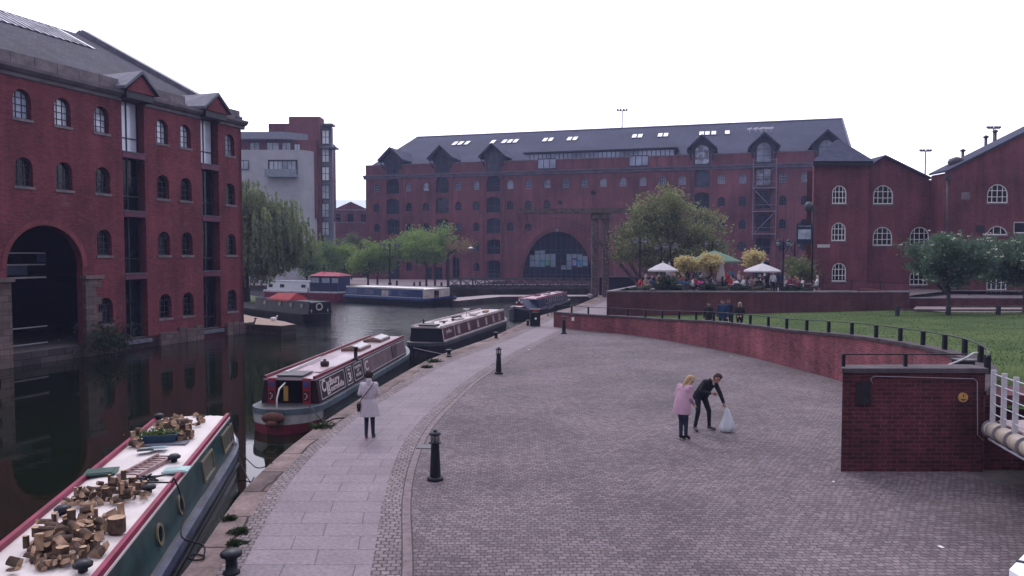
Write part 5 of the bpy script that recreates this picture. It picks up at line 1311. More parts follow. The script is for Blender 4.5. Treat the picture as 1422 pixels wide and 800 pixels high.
tree('spreading_tree', 'large spreading yellow green tree behind the pub terrace', 'tree', (X(930, 78), 78, 1.2),
     [(0, 0, 4.6, 5.3, 4, 3.6), (-2.6, 0, 4.4, 2.8, 2.8, 3.4), (-1.0, -.3, 7.8, 2.6, 2.4, 2.5), (.6, 0, 8.2, 2.2, 2, 2.0), (2.6, 0, 5.9, 2.4, 2.2, 2.4), (4.4, 0, 3.6, 1.7, 1.8, 1.7), (-4.4, 0, 4.6, 1.3, 1.5, 2.0), (-2.5, 0, 7.0, 1.5, 1.5, 1.6)], 34000, .15, L3b, .26, 2.0, 41, clump=.5, nclump=230, second=L3)
L4b = L6
px_tree('flowering_tree', 'dark green tree with flat white blossom clusters in front of the gabled building', 1318, 108, 312, 418, 47.9, .62, 15000, .12, L4, 51, 1318, 'white blossomed trees on the lawn edge', clump=.31, nclump=105, blossom=L6, nb=120)
px_tree('flowering_tree', 'white blossomed dark tree cut by the right edge of the view', 1412, 92, 318, 402, 49.5, .66, 13000, .12, L4, 52, 1425, 'white blossomed trees on the lawn edge', clump=.31, nclump=90, blossom=L6, nb=100)
tree('golden_tree', 'left one of the small golden leaved trees below the green parasol', 'tree', (X(955, 60), 60, TG), [(0, 0, 2.35, .95, .9, .62), (-.3, 0, 2.1, .8, .7, .5)], 2600, .12, L5, .05, 1.3, 61, clump=.2, nclump=34)
tree('golden_tree', 'middle small golden leaved tree in front of the green parasol', 'tree', (X(985, 60), 59.6, TG), [(0, 0, 2.4, .95, .9, .66), (.4, 0, 2.45, .7, .7, .5)], 2600, .12, L5, .05, 1.3, 62, clump=.2, nclump=34)
tree('golden_tree', 'rightmost golden leaved tree rising above the white parasol', 'tree', (X(1048, 61), 61.2, TG), [(0, 0, 2.75, .75, .75, .75), (-.2, 0, 2.3, .5, .5, .4)], 2400, .12, L5, .05, 1.4, 63, clump=.2, nclump=30)
px_tree('ornamental_tree', 'small pale leaved tree beside the brick tower corner', 1113, 44, 352, 398, 62.5, TG, 2200, .13, L3b, 64, 1116, clump=.35, nclump=30, blossom=L6, nb=14)
# planting along the terrace wall
def shrub(px, wpx, hpx, m, seed, label, py=402, Y=56.6, n=900, flowers=None, group='shrubs behind the terrace coping'):
    rx = wpx / 2 / FOC * Y; h_ = hpx / FOC * Y * (.85 if hpx > 20 and px < 950 else .42); r = np.random.RandomState(seed); root = empty('shrub', (X(px, Y), Y, TG), 0, label, 'shrub', group)
    d = r.normal(size=(n, 3)); d /= np.linalg.norm(d, axis=1)[:, None]; q = r.rand(n, 1) ** .4 * (1 + .25 * np.sin(d[:, :1] * 7 + seed))
    pts = d * q * [rx, rx * .8, h_ * .62] + [0, 0, h_ * .5 + .25]; pts = pts[pts[:, 2] > .02]
    leaf_cloud('foliage', pts, .10, m, seed, root)
    mb = MB()
    for k in range(5): a = r.rand() * 6.28; mb.tube([(0, 0, -.05), (math.cos(a) * rx * .3, math.sin(a) * rx * .3, h_ * .6)], [.03, .012], 5)
    mb.build('stem', M['bark'], root)
    if flowers: leaf_cloud('flowers', pts[r.choice(len(pts), 60)] * 1.04, .09, flowers, seed + 5, root, aspect=1)
LD_ = leaf_mat('laurel_leaf', (.014, .028, .016), (.035, .06, .028), .2)
LG_ = leaf_mat('grey_leaf', (.06, .08, .05), (.13, .15, .10), .25)
LY_ = leaf_mat('yellow_flower', (.45, .33, .05), (.6, .5, .1), .2)
LR_ = leaf_mat('red_flower', (.30, .03, .05), (.45, .10, .12), .2)
for i, (px, w_, h_, mm, fl_, lb) in enumerate([(884, 18, 12, LG_, None, 'low grey green shrub at the left end of the terrace wall'),
    (898, 14, 16, LG_, LY_, 'yellow flowering shrub near the left end of the terrace'), (912, 24, 19, LG_, None, 'pale bushy shrub left of the dark one on the terrace'),
    (925, 30, 24, LD_, None, 'big round dark shrub spilling over the terrace coping'), (943, 16, 14, LG_, None, 'small grey shrub just right of the big dark one'),
    (984, 22, 22, LD_, None, 'dark shrub between the seated drinkers below the golden trees'), (1004, 22, 14, LG_, LR_, 'low shrub dotted with red flowers on the terrace'),
    (1031, 30, 16, LD_, None, 'wide dark shrub in front of the middle tables'), (1056, 24, 14, LG_, LR_, 'reddish low planting left of the standing group'),
    (1110, 30, 12, LD_, None, 'dark low hedge plant near the sign post'), (872, 16, 9, LD_, None, 'lowest dark shrub beside the dark navy boards')]):
    shrub(px, w_, h_, mm, 200 + i, lb, flowers=fl_)
# weeds and moss tufts on the quay edge
LW = leaf_mat('weed_leaf', (.02, .035, .015), (.05, .07, .03), .2)
for i, (px, py, s_, lb) in enumerate([(445, 594, .3, 'dark moss tuft on the coping beside the lettered boat'), (333, 740, .13, 'small weed between the quay stones near the white roofed boat'), (326, 757, .1, 'tiny weed tuft just nearer along the quay stones'), (603, 503, .3, 'weeds on the quay edge ahead of the lettered boat'),
        (592, 511, .22, 'low tuft of weeds on the coping behind the mooring post'), (318, 722, .1, 'sprig of weed close to the coiled rope')]):
    p = G3(px, py, 0); r = np.random.RandomState(i); n = 260; pts = r.normal(size=(n, 3)) * [s_ * .45, s_ * .45, s_ * .16]; pts[:, 2] = abs(pts[:, 2]); o = leaf_cloud('weed', pts, .05, LW, i, up=.5); o.location = (p.x, p.y, .01); tag(o, lb, 'weed')
# ivy-like growth at the foot of the left warehouse
r = np.random.RandomState(3); n = 1500; c_ = TL @ Vector((11.2, .55, .2)); pts = r.normal(size=(n, 3)) * [.55, .75, .4]; o = leaf_cloud('waterside_shrub', pts, .09, LD_, 5); o.location = c_; tag(o, 'dark shrub growing at the waterline beside the warehouse boat arch', 'shrub')
# ============================================================ BOATS
def gloss(name, c, rough=.3, var=.12): return mat(name, c, rough + .08, var + .12, 2.5, .03, spec=.22)
M['hull_black'] = gloss('hull_black', (.006, .007, .012), .5, .3)
def narrowboat(name, label, loc, ang, L=15, W=2.08, c0=1.4, c1=11.5, gun=.65, roof=1.4, hull=None, side=None, roofm=None, railm=None, bandm=None, bow=2.8, inset=(.10, .22), sheer=.3, group='narrowboats moored on the canal', stern=1.1, counter=None):
    R_ = empty(name, (loc[0], loc[1], WZ), ang, label, 'canal boat', group)
    hw = W / 2
    def half(x):
        if x < stern: return hw * math.sqrt(max(0, 1 - ((stern - x) / stern) ** 2)) * .94 + .06 * hw if x > 0 else .25 * hw
        if x > L - bow: t = (x - (L - bow)) / bow; return hw * max(.02, (1 - t ** 2.3))
        return hw
    def g(x): t = max(0, (x - (L - bow - .6)) / (bow + .6)); u = max(0, (stern + .4 - x) / (stern + .4)); return gun + sheer * t * t + .06 * u
    xs = [0, .08, .25, .5, .8, stern] + [stern + (L - bow - stern) * i / 8 for i in range(1, 9)] + [L - bow + bow * t for t in (.2, .4, .58, .74, .87, .96, 1)]
    mb = MB(); vs = []
    for x in xs:
        h = half(x); gz = g(x)
        for sy in (-1, 1):
            vs += [(x - (.12 if x == 0 else 0), sy * h * .9, -.5), (x, sy * h * .985, .27), (x, sy * h, gz - .17), (x, sy * (h + .02), gz - .17), (x, sy * (h + .02), gz), (x, sy * max(0, h - .09), gz)]
    fs = []; ms = []
    for i in range(len(xs) - 1):
        for k, base in enumerate((0, 6)):
            for j in range(5):
                a = i * 12 + base + j; b_ = a + 12; q = (a, b_, b_ + 1, a + 1)
                fs.append(q if k == 0 else q[::-1]); ms.append(0 if j < 3 else (1 if j == 3 else 1))
                if x is not None and j == 1 and counter and xs[i + 1] <= stern + .01: ms[-1] = 3
                if j == 0 and counter and xs[i + 1] <= stern + .01: ms[-1] = 4
        a = i * 12; fs.append((a + 5, a + 17, a + 23, a + 11)); ms.append(2)
    fs.append((0, 1, 7, 6)); ms.append(4 if counter else 0); fs.append((1, 2, 8, 7)); ms.append(3 if counter else 0); fs.append((2, 4, 10, 8)); ms.append(1)
    mb.add(vs, fs); mb.m = ms
    hull = hull or M['hull_black']; cmats = counter if counter else (hull, hull)
    mb.build('hull', [hull, bandm or hull, M['dark_steel'], cmats[0], cmats[1]], R_)
    yb_, yt = hw - inset[0], hw - inset[1]; zr = roof
    mb = MB()
    pr = [(-yb_, gun - .01), (-yt, zr), (yt, zr), (yb_, gun - .01)]
    vs = [(c0, y, z) for y, z in pr] + [(c1, y, z) for y, z in pr]
    mb.add(vs, [(0, 1, 5, 4)[::-1], (2, 3, 7, 6)[::-1], (0, 1, 2, 3), (4, 7, 6, 5)]); mb.build('cabin', side, R_)
    mb = MB(); cam_ = [(-1.0, 0), (-.66, .035), (0, .055), (.66, .035), (1.0, 0)]
    vs = []
    for x in (c0 - .06, c1 + .06):
        for f, dz in cam_: vs.append((x, f * (yt + .01), zr + .003 + dz))
    vs += [(c0 - .06, -yt - .01, zr - .035), (c0 - .06, yt + .01, zr - .035), (c1 + .06, -yt - .01, zr - .035), (c1 + .06, yt + .01, zr - .035)]
    mb.add(vs, [(i, i + 1, i + 6, i + 5)[::-1] for i in range(4)] + [(0, 10, 12, 5)[::-1], (4, 9, 13, 11)[::-1], (0, 1, 2, 3, 4, 11, 10), (5, 12, 13, 9, 8, 7, 6)]); rf_ = mb.build('roof', roofm, R_)
    for sy in (-1, 1):
        mb = MB(); mb.box(((c0 + c1) / 2, sy * (yt - .035), zr + .052), (c1 - c0 + .12, .07, .09)); mb.build('handrail', railm or roofm, R_)
    slope = math.atan2(inset[1] - inset[0], zr - gun)
    def sideT(sy, x, z):    # frame on the cabin side: X reads left to right from outside, Y up the side, Z outwards
        f = (z - gun) / (zr - gun); y = sy * (yb_ + (yt - yb_) * f)
        X_ = Vector((-sy, 0, 0)); Y_ = Vector((0, -sy * math.sin(slope), math.cos(slope))); Z_ = X_.cross(Y_)
        m_ = Matrix((X_, Y_, Z_)).transposed().to_4x4(); return Matrix.Translation((x, y, z)) @ m_
    def box_on(sy, x, z, w, h, th, name, m, parent=None, off=0):
        mb = MB(); mb.T = sideT(sy, x, z); mb.box((0, 0, off + th / 2), (w, h, th)); return mb.build(name, m, parent or R_)
    def win(sy, x, z, w, h, fm, pm=None, round_=False, fr=.04, wide=False):
        mb = MB(); mb.T = sideT(sy, x, z)
        if round_:
            n_ = 20; ro, ri = w / 2, w / 2 - fr; vs = []
            for rr_, zz in ((ro, .002), (ro, .03), (ri, .03), (ri, .002)): vs += [(rr_ * math.cos(2 * PI * k / n_), rr_ * math.sin(2 * PI * k / n_) * h / w, zz) for k in range(n_)]
            mb.add(vs, [(a * n_ + k, a * n_ + (k + 1) % n_, (a + 1) * n_ + (k + 1) % n_, (a + 1) * n_ + k) for a in range(3) for k in range(n_)])
            o = mb.build('porthole', fm, R_); gb = MB(); gb.T = sideT(sy, x, z); gb.add([(ri * math.cos(2 * PI * k / n_), ri * math.sin(2 * PI * k / n_) * h / w, .012) for k in range(n_)], [tuple(range(n_))]); gb.build('glass', pm or M['pane_dark'], o)
        else:
            for (cx, cy, ww, hh) in ((0, h / 2 - fr / 2, w, fr), (0, -h / 2 + fr / 2, w, fr), (-w / 2 + fr / 2, 0, fr, h - 2 * fr - .002), (w / 2 - fr / 2, 0, fr, h - 2 * fr - .002)): mb.box((cx, cy, .018), (ww, hh, .03))
            o = mb.build('window', fm, R_); gb = MB(); gb.T = sideT(sy, x, z); gb.quad((-w / 2 + fr, -h / 2 + fr, .01), (w / 2 - fr, -h / 2 + fr, .01), (w / 2 - fr, h / 2 - fr, .01), (-w / 2 + fr, h / 2 - fr, .01)); gb.build('glass', pm or M['pane_dark'], o)
        return o
    R_['_'] = 0; del R_['_']
    return dict(root=R_, sideT=sideT, box=box_on, win=win, zr=zr, yt=yt, c0=c0, c1=c1, hw=hw, L=L, gun=gun, roof=rf_, half=half, g=g)
def dirang(dx, dy): return math.atan2(dy, dx)
def vent(b, x, y, m=None, s=1):
    mb = MB(); mb.lathe([(.05 * s, 0), (.05 * s, .05 * s), (.10 * s, .06 * s), (.105 * s, .09 * s), (.06 * s, .125 * s), (.01, .13 * s)], 12); mb.build('roof_vent', m or M['black_iron'], b['root'], loc=(x, y, b['zr'] + .055))
# ---------------------------------------------------------------- nearest boat: white roof, green sides, firewood
a1 = dirang(-.196, .98); st = Vector((-5.0 - .80, 9.4 - .16)) ; ax = Vector((-.196, .98)).normalized(); lf = Vector((-ax.y, ax.x))
cR = Vector((-4.93, 9.2)); cen1 = cR + lf * .80                     # centreline near Y=9.2
ste = cen1 - ax * 5.6
b1 = narrowboat('narrowboat', 'green narrowboat with white roof piled with firewood, nearest the viewer', ste, a1, L=16.4, c0=1.4, c1=14.35, gun=.66, roof=1.35, hull=gloss('hull_navy', (.012, .018, .035), .28, .5),
    side=gloss('side_green', (.008, .034, .036), .25, .3), roofm=mat('roof_white', (.56, .51, .51), .5, .1, 1.5, .05), railm=gloss('rail_magenta', (.20, .018, .055), .4), bandm=gloss('band_navy', (.05, .06, .10), .3, .3), inset=(.14, .24))
def on1(px, py, z=None):     # roof pixel -> boat-local coordinates
    z = WZ + b1['zr'] + .05 if z is None else z
    p = G3(px, py, z); d = Vector((p.x, p.y)) - ste; return d.dot(ax), d.dot(lf)
R1 = b1['root']; fm = mat('brass_frame', (.15, .135, .085), .4, .15, 8)
def sx1(px): p = ste + ax * 0 - lf * .85; return onwall(px, 0, (p.x, p.y), (ax.x, ax.y))[0]
for px0, px1, py0, py1 in ((297, 312, 622, 632), (268, 284, 660, 672)):
    x0, x1 = sx1(px0 + 1), sx1(px1); b1['win'](-1, (x0 + x1) / 2, 1.0, abs(x1 - x0), .42, fm, mat('curtain', (.07, .068, .055), .3, .4, 3))
b1['win'](-1, sx1(236), .99, .34, .34, fm, round_=True); b1['win'](-1, sx1(205), .99, .34, .34, fm, round_=True)
b1['box'](-1, sx1(310) - .06, 1.0, .02, .5, .02, 'door_seam', M['dark_frame'])
# bow well and deck
mb = MB(); mb.box((15.2, 0, .60), (1.1, 1.0, .14)); mb.build('bow_well', gloss('well_blue', (.16, .22, .28), .4), R1)
mb = MB(); mb.tube([(x, -b1['half'](x) + .05, b1['g'](x) + .02) for x in (14.3, 14.8, 15.3, 15.7, 16.0, 16.25, 16.38)] + [(16.42, 0, b1['g'](16.4) + .02)] + [(x, b1['half'](x) - .05, b1['g'](x) + .02) for x in (16.38, 16.25, 16.0, 15.7, 15.3, 14.8, 14.3)], .035, 6); mb.build('bow_rail', mat('rail_pale', (.38, .44, .48), .4), R1)
mb = MB(); mb.box((7.9, -1.06, .34), (12.2, .05, .06)); mb.build('rubbing_strake', M['hull_black'], R1)
for px, py in ((268, 540 + 540 / 3.078 * 0 + 175), (241, 641), (206, 684), (112, 794), (70, 724 - 9), (87, 716), (220, 582)):
    pass
for zx, zy in ((745, 312), (635, 445), (268, 540), (355, 783), (680, 132)):
    x, y = on1(zx / 3.078, 540 + zy / 3.078); vent(b1, x, y, s=1.1)
for zx, zy, w_, d_2, rz_, c, lb in ((433, 363, .5, .42, .1, (.02, .06, .05), 'dark green hatch board lying at the left edge of the white boat roof'), (755, 355, .42, .34, 0, (.30, .42, .42), 'pale green hatch board lying at the right edge of the white boat roof'), (678, 268, .3, .26, 0, (.34, .46, .50), 'pale blue board leaning on the white boat roof near the ladder'), (622, 278, .28, .24, .2, (.05, .09, .09), 'small dark board beside the pale blue one on the boat roof')):
    x, y = on1(zx / 3.078, 540 + zy / 3.078); z = WZ + b1['zr'] + .085; p = ste + ax * x + lf * y
    mb = MB(); mb.box((0, 0, 0), (d_2, w_, .03), ry=.18 if zx in (678, 622) else 0); mb.box((0, 0, .02), (d_2 * .8, w_ * .8, .012), ry=.18 if zx in (678, 622) else 0)
    o = mb.build('hatch_board', gloss('board', c, .35), loc=(p.x, p.y, z + (.04 if zx in (678, 622) else 0)), rz=a1 + rz_); tag(o, lb, 'board')
def world1(x, y, z): p = ste + ax * x + lf * y; return Vector((p.x, p.y, z))
RZ1 = WZ + b1['zr'] + .065
x0, y0 = on1(545 / 3.078, 540 + 385 / 3.078); x1, y1 = on1(715 / 3.078, 540 + 293 / 3.078)
yc = (y0 + y1) / 2; ld = empty('ladder', world1((x0 + x1) / 2, yc, RZ1), a1 + math.atan2(y1 - y0, x1 - x0), 'short pinkish wooden ladder lying flat on the white boat roof', 'ladder'); LL = math.hypot(x1 - x0, y1 - y0)
lm = mat('ladder_wood', (.26, .17, .17), .7, .25, 9)
for sy in (-1, 1): mb = MB(); mb.box((0, sy * .17, .03), (LL, .045, .06)); mb.build('stile', lm, ld)
for k in range(9): mb = MB(); mb.tube([(-LL / 2 + .1 + k * (LL - .2) / 8, -.16, .035), (-LL / 2 + .1 + k * (LL - .2) / 8, .16, .035)], .016, 6); mb.build('rung', lm, ld)
# planter trough
x, y = on1(680 / 3.078, 540 + 240 / 3.078); pl = empty('planter_trough', world1(x + .12, y, RZ1), a1, 'blue plastic planter trough with small plants on the boat roof', 'planter')
mb = MB(); mb.add([(-.09, -.27, 0), (.09, -.27, 0), (.09, .27, 0), (-.09, .27, 0), (-.12, -.31, .17), (.12, -.31, .17), (.12, .31, .17), (-.12, .31, .17)], [(0, 3, 2, 1), (0, 1, 5, 4), (1, 2, 6, 5), (2, 3, 7, 6), (3, 0, 4, 7)])
for a, b_ in (((-.135, -.33, .15), (.135, -.30, .18)), ((-.135, .30, .15), (.135, .33, .18)), ((-.135, -.3, .15), (-.11, .3, .18)), ((.11, -.3, .15), (.135, .3, .18))): mb.lo(a, b_)
mb.build('trough', gloss('trough_blue', (.02, .05, .09), .4), pl); mb = MB(); mb.lo((-.108, -.295, .12), (.108, .295, .14)); mb.build('soil', M['bark'], pl)
r = np.random.RandomState(1); pts = r.normal(size=(190, 3)) * [.045, .15, .06] + [0, .06, .17]; pts[:, 2] = np.abs(pts[:, 2] - .13) + .13; leaf_cloud('foliage', pts, .05, leaf_mat('herb', (.04, .09, .02), (.14, .20, .06), .3), 4, pl, up=.6)
tr_ = MB(); tr_.box((0, 0, 0), (.34, .85, .02)); o = tr_.build('roof_mat', mat('grey_slab', (.14, .14, .18), .6), loc=world1(x + .05, y - .1, RZ1 + .008), rz=a1); tag(o, 'thin grey board under the blue planter on the boat roof', 'board')
# firewood: every log is a thing of its own
lbark = mat('log_bark', (.07, .045, .035), .9, .4, 14, .6); lcut = mat('log_cut', (.28, .18, .115), .8, .3, 9, .2, col2=(.44, .30, .20)); lspl = mat('log_split', (.18, .11, .075), .85, .35, 11, .4, col2=(.36, .24, .17))
protos = []
for k in range(10):
    r = random.Random(70 + k); mb = MB(); ln = r.uniform(.13, .22); rad = r.uniform(.04, .075)
    if k % 3 == 0:     # round length of branch
        n_ = 11; rr = [rad * r.uniform(.88, 1.1) for _ in range(n_)]; sec = [(rr[i] * math.cos(2 * PI * i / n_), rr[i] * math.sin(2 * PI * i / n_)) for i in range(n_)]; side_m = [0] * n_
    else:              # split wedge: bark on the round side, pale wood on the split faces
        a_ = r.uniform(1.2, 2.2) if k % 3 == 1 else PI; rad *= 1.35; sec = [(0, 0)] if k % 3 == 1 else []; n_ = 5; sec += [(rad * math.cos(a_ * i / n_ - a_ / 2), rad * math.sin(a_ * i / n_ - a_ / 2)) for i in range(n_ + 1)]
        cx = sum(p[0] for p in sec) / len(sec); sec = [(p[0] - cx, p[1]) for p in sec]; side_m = ([2] + [0] * n_ + [2]) if k % 3 == 1 else ([0] * n_ + [2])
    m_ = len(sec); vs = [(-ln / 2, y * r.uniform(.96, 1.04), z) for y, z in sec] + [(ln / 2, y * r.uniform(.9, 1.05), z * r.uniform(.92, 1.04)) for y, z in sec]
    mb.add(vs, [(i, (i + 1) % m_, m_ + (i + 1) % m_, m_ + i) for i in range(m_)] + [tuple(range(m_))[::-1], tuple(range(m_, 2 * m_))]); mb.m = side_m[:m_] + [1, 1]
    protos.append(mb.mesh('firewood_log', [lbark, lcut, lspl]))
def heap(cells, n, hgt, label, group, seed, small=1.0):
    r = random.Random(seed); k = 0; grid = {}
    while k < n:
        cx, cy, rx_, ry_ = r.choice(cells); d = math.sqrt(r.random()); a = r.uniform(0, 2 * PI); x = cx + rx_ * d * math.cos(a); y = cy + ry_ * d * math.sin(a)
        y = max(-.62, min(.68, y))
        key = (round(x / .125), round(y / .125)); lv = grid.get(key, 0)
        mx_ = 1 + int(hgt * (1 - d) * 3.2)
        if lv >= mx_: k += .2; continue
        grid[key] = lv + 1
        o = bpy.data.objects.new('firewood_log', r.choice(protos)); C.objects.link(o)
        p = world1(x, y, RZ1 + .05 + lv * .085 + (.03 if lv else 0)); o.location = p
        up = r.random() < .13
        o.rotation_euler = (r.uniform(0, 6.28), PI / 2 if up else r.uniform(-.35, .35), a1 + r.gauss(0, .8) + (PI / 2 if r.random() < .5 else 0)); s_ = small * r.uniform(.66, 1.05)
        if up: o.location.z += .05
        o.scale = (s_, s_, s_); tag(o, label, 'firewood log', group); k += 1
def hp(zx, zy): x, y = on1(zx / 3.078, 540 + zy / 3.078); return x, y
c1_ = [hp(180, 735) + (.5, .28), hp(300, 700) + (.6, .35), hp(330, 640) + (.6, .35), hp(250, 610) + (.35, .3), hp(400, 600) + (.4, .3), hp(370, 720) + (.35, .3), hp(180, 690) + (.3, .2)]
heap(c1_, 122, 1.0, 'split firewood log in the large nearest heap on the white boat roof', 'firewood logs in the nearest heap', 1, 1.0)
c2_ = [hp(430, 470) + (.45, .38), hp(520, 450) + (.45, .35), hp(360, 490) + (.3, .3), hp(550, 480) + (.3, .25)]
heap(c2_, 84, .95, 'split firewood log in the middle heap behind the ladder on the boat roof', 'firewood logs in the middle heap', 2, .9)
c3_ = [hp(760, 190) + (.8, .35), hp(720, 165) + (.7, .3), hp(820, 150) + (.8, .35), hp(780, 215) + (.3, .2), hp(590, 240) + (.3, .12)]
heap(c3_, 90, 1.3, 'split firewood log in the farthest heap behind the blue planter', 'firewood logs in the farthest heap', 3, 1.0)
mb = MB(); n_ = 16; rr = [.115 + random.Random(i).uniform(-.006, .006) for i in range(n_)]; sec = [(rr[i] * math.cos(2 * PI * i / n_), rr[i] * math.sin(2 * PI * i / n_)) for i in range(n_)]
mb.add([(x, y, 0) for x, y in sec] + [(x * .97, y * .97, .2) for x, y in sec], [(i, (i + 1) % n_, n_ + (i + 1) % n_, n_ + i) for i in range(n_)] + [tuple(range(n_))[::-1], tuple(range(n_, 2 * n_))]); mb.m[-1] = 1
x, y = hp(500, 615); o = mb.build('log_round', [lbark, lcut], loc=world1(x, y, RZ1)); tag(o, 'upright dark barked log round standing apart right of the nearest heap', 'log round')
x, y = hp(517, 545); o = link('firewood_log', protos[4]); o.location = world1(x, y, RZ1 + .08); o.rotation_euler = (0, 1.5, .4); tag(o, 'single pale split log between the nearest and middle heaps', 'firewood log')
# heap of black rope on the roof and its tail down the side
def rope(name, pts, r_, m, label, n=5):
    mb = MB(); mb.tube(smooth_line(pts, 5), r_, 6); o = mb.build(name, m); tag(o, label, 'rope'); return o
M['rope_black'] = mat('rope_black', (.012, .012, .016), .8, .3, 20); M['rope_pale'] = mat('rope_pale', (.22, .20, .20), .8, .2, 20)
x, y = hp(640, 400); r = random.Random(8); P_ = [world1(x + r.gauss(0, .09), y + r.gauss(0, .13), RZ1 + .02 + abs(r.gauss(0, .03))) for _ in range(26)]
x2, y2 = hp(725, 412); P_ = [world1(*hp(540, 395), RZ1 + .02), world1(*hp(590, 385), RZ1 + .02)] + P_ + [world1(x2, y2, RZ1 + .03), world1(x2 - .02, -.83, RZ1 + .08), world1(x2 - .1, -.98, RZ1 - .4), world1(x2 - .75, -1.08, RZ1 - .62), G3(282, 757, .15), G3(283, 775, .03)]
rope('mooring_rope', P_, .014, M['rope_black'], 'black mooring rope coiled on the white boat roof and hanging down its side')
P_ = [G3(272 + 12 * math.cos(t), 774 + 4 * math.sin(t), .035) for t in [i * .8 for i in range(14)]]; rope('coiled_rope', P_, .013, M['rope_black'], 'small black rope coil lying on the quay stones beside the boat')
rope('mooring_rope', [world1(16.2, -.2, .15), G3(345, 640, -.35), G3(360, 650, -.2), G3(378, 643, .03)], .012, M['rope_black'], 'slack black rope from the bow of the green boat to the quay')
rope('mooring_rope', [world1(16.0, -.5, .05), G3(344, 664, -.3), G3(353, 663, 0.03)], .011, M['rope_black'], 'short lower black rope from the green boat bow to the quay')
# ---------------------------------------------------------------- lettered maroon boat
ax2 = Vector((.09, .996)).normalized(); lf2 = Vector((-ax2.y, ax2.x)); ste2 = Vector((-6.80, 21.75)); a2 = dirang(*ax2)
wh = mat('paint_white', (.40, .40, .42), .45, .06)
b2 = narrowboat('narrowboat', 'maroon narrowboat with large painted lettering panels and open stern doors', ste2, a2, L=14.9, c0=1.15, c1=12.6, gun=.66, roof=1.42, hull=gloss('hull_dark2', (.012, .02, .03), .3, .4), side=gloss('side_mauve', (.02, .008, .014), .35, .15),
    roofm=mat('roof_grey2', (.30, .24, .27), .3, .25, .5, .03), railm=gloss('rail_maroon', (.13, .012, .03), .3), bandm=gloss('band_blue', (.075, .10, .125), .35), counter=(gloss('counter_white', (.24, .24, .25), .5), gloss('counter_red', (.10, .012, .02), .4)), inset=(.13, .24))
R2 = b2['root']; p = ste2 - lf2 * .88; sx2 = lambda px: onwall(px, 0, (p.x, p.y), (ax2.x, ax2.y))[0]
def local2(px, py, z): q = G3(px, py, z); d = Vector((q.x, q.y)) - ste2; return d.dot(ax2), d.dot(lf2)
def panel(b, sx_, px0, px1, m, lines, parent, zc=1.04, h_=.58):
    x0, x1 = sx_(px0), sx_(px1); w_ = x1 - x0; xc = (x0 + x1) / 2; T = b['sideT'](-1, xc, zc)
    mb = MB(); mb.T = T; mb.box((0, 0, .004), (w_, h_, .008)); pn = mb.build('panel', m, parent)
    mb = MB(); mb.T = T
    for (cx, cy, ww, hh) in ((0, h_ / 2, w_, .025), (0, -h_ / 2, w_, .025), (-w_ / 2, 0, .03, h_ - .03), (w_ / 2, 0, .03, h_ - .03)): mb.box((cx, cy, .010), (ww, hh, .012))
    mb.build('coach_line', wh, pn)
    for txt, f0, f1, fy, size, bd in lines:
        mb = MB(); text_mesh(mb, txt, T @ Matrix.Translation(((f0 + f1) / 2 * w_, fy * h_, .014)), size, .003, bd, fit=(f1 - f0) * w_); mb.build('lettering', mat('letter_cream', (.50, .44, .46), .5, .05), pn)
    return pn
dm = gloss('panel_dark', (.03, .016, .025), .35)
xA, xB = sx2(438), sx2(476)
panel(b2, sx2, 440, 474, dm, [('C', -.45, -.30, .12, .50, .012), ('adbury', -.28, .28, .18, .33, .008), ('B', -.27, -.14, -.22, .36, .010), ('ourneville', -.12, .44, -.20, .27, .006)], R2)
panel(b2, sx2, 477, 484.5, dm, [('3', -.28, .28, -.12, .42, .012), ('No', -.25, .25, .34, .14, .003)], R2)
panel(b2, sx2, 487.5, 499, dm, [('REGISTERED', -.38, .38, .26, .13, .003), ('AT', -.15, .15, .04, .13, .003), ('WATFORD', -.32, .32, -.22, .15, .003)], R2)
panel(b2, sx2, 502, 560, gloss('panel_mauve', (.13, .09, .11), .35), [('C', -.485, -.42, .0, .50, .01)], R2)
x0, x1 = sx2(541), sx2(548); b2['box'](-1, (x0 + x1) / 2, 1.08, x1 - x0, .5, .02, 'side_hatch', gloss('hatch_brown', (.06, .04, .05), .4), off=.012)
# stern: open decorated doors, tiller, fender, step
red = gloss('door_red', (.20, .02, .03), .35); blu = gloss('door_blue', (.03, .05, .16), .35)
for sy in (-1, 1):
    dr = empty('stern_door', (b2['c0'] - .02, sy * .42, 0), 0); dr.parent = R2
    mb = MB(); mb.box((-.06, sy * .12, 1.05), (.04, .24, .78)); mb.build('leaf', red, dr)
    mb = MB(); mb.box((-.085, sy * .12, 1.28), (.012, .17, .17)); mb.build('painted_castle', blu, dr); mb = MB(); mb.box((-.085, sy * .12, .92), (.012, .17, .3)); mb.build('lower_panel', gloss('door_dark', (.05, .01, .015)), dr)
    mb = MB()
    for k in range(4): mb.ball((-.1, sy * .12 + .03 * math.cos(k * 2), .83 + k * .055), .022, 8, 5)
    mb.build('painted_roses', wh, dr)
mb = MB(); mb.lo((b2['c0'] - .01, -.38, .7), (b2['c0'] + .01, .38, 1.36)); mb.build('hatchway', M['black'], R2)
mb = MB(); mb.lo((b2['c0'] - .03, .06, .75), (b2['c0'] - .015, .2, 1.2)); mb.build('cabin_curtain', mat('ochre_cloth', (.28, .16, .04), .8, .2), R2)
mb = MB(); mb.box((b2['c0'] + .4, 0, b2['zr'] + .09), (.9, .8, .05)); mb.build('sliding_hatch', M['dark_steel'], R2)
mb = MB(); mb.tube([(.1, 0, .4), (.12, 0, 1.0), (.35, .02, 1.25), (1.0, .1, 1.32)], .025, 8); mb.build('tiller', wh, R2)
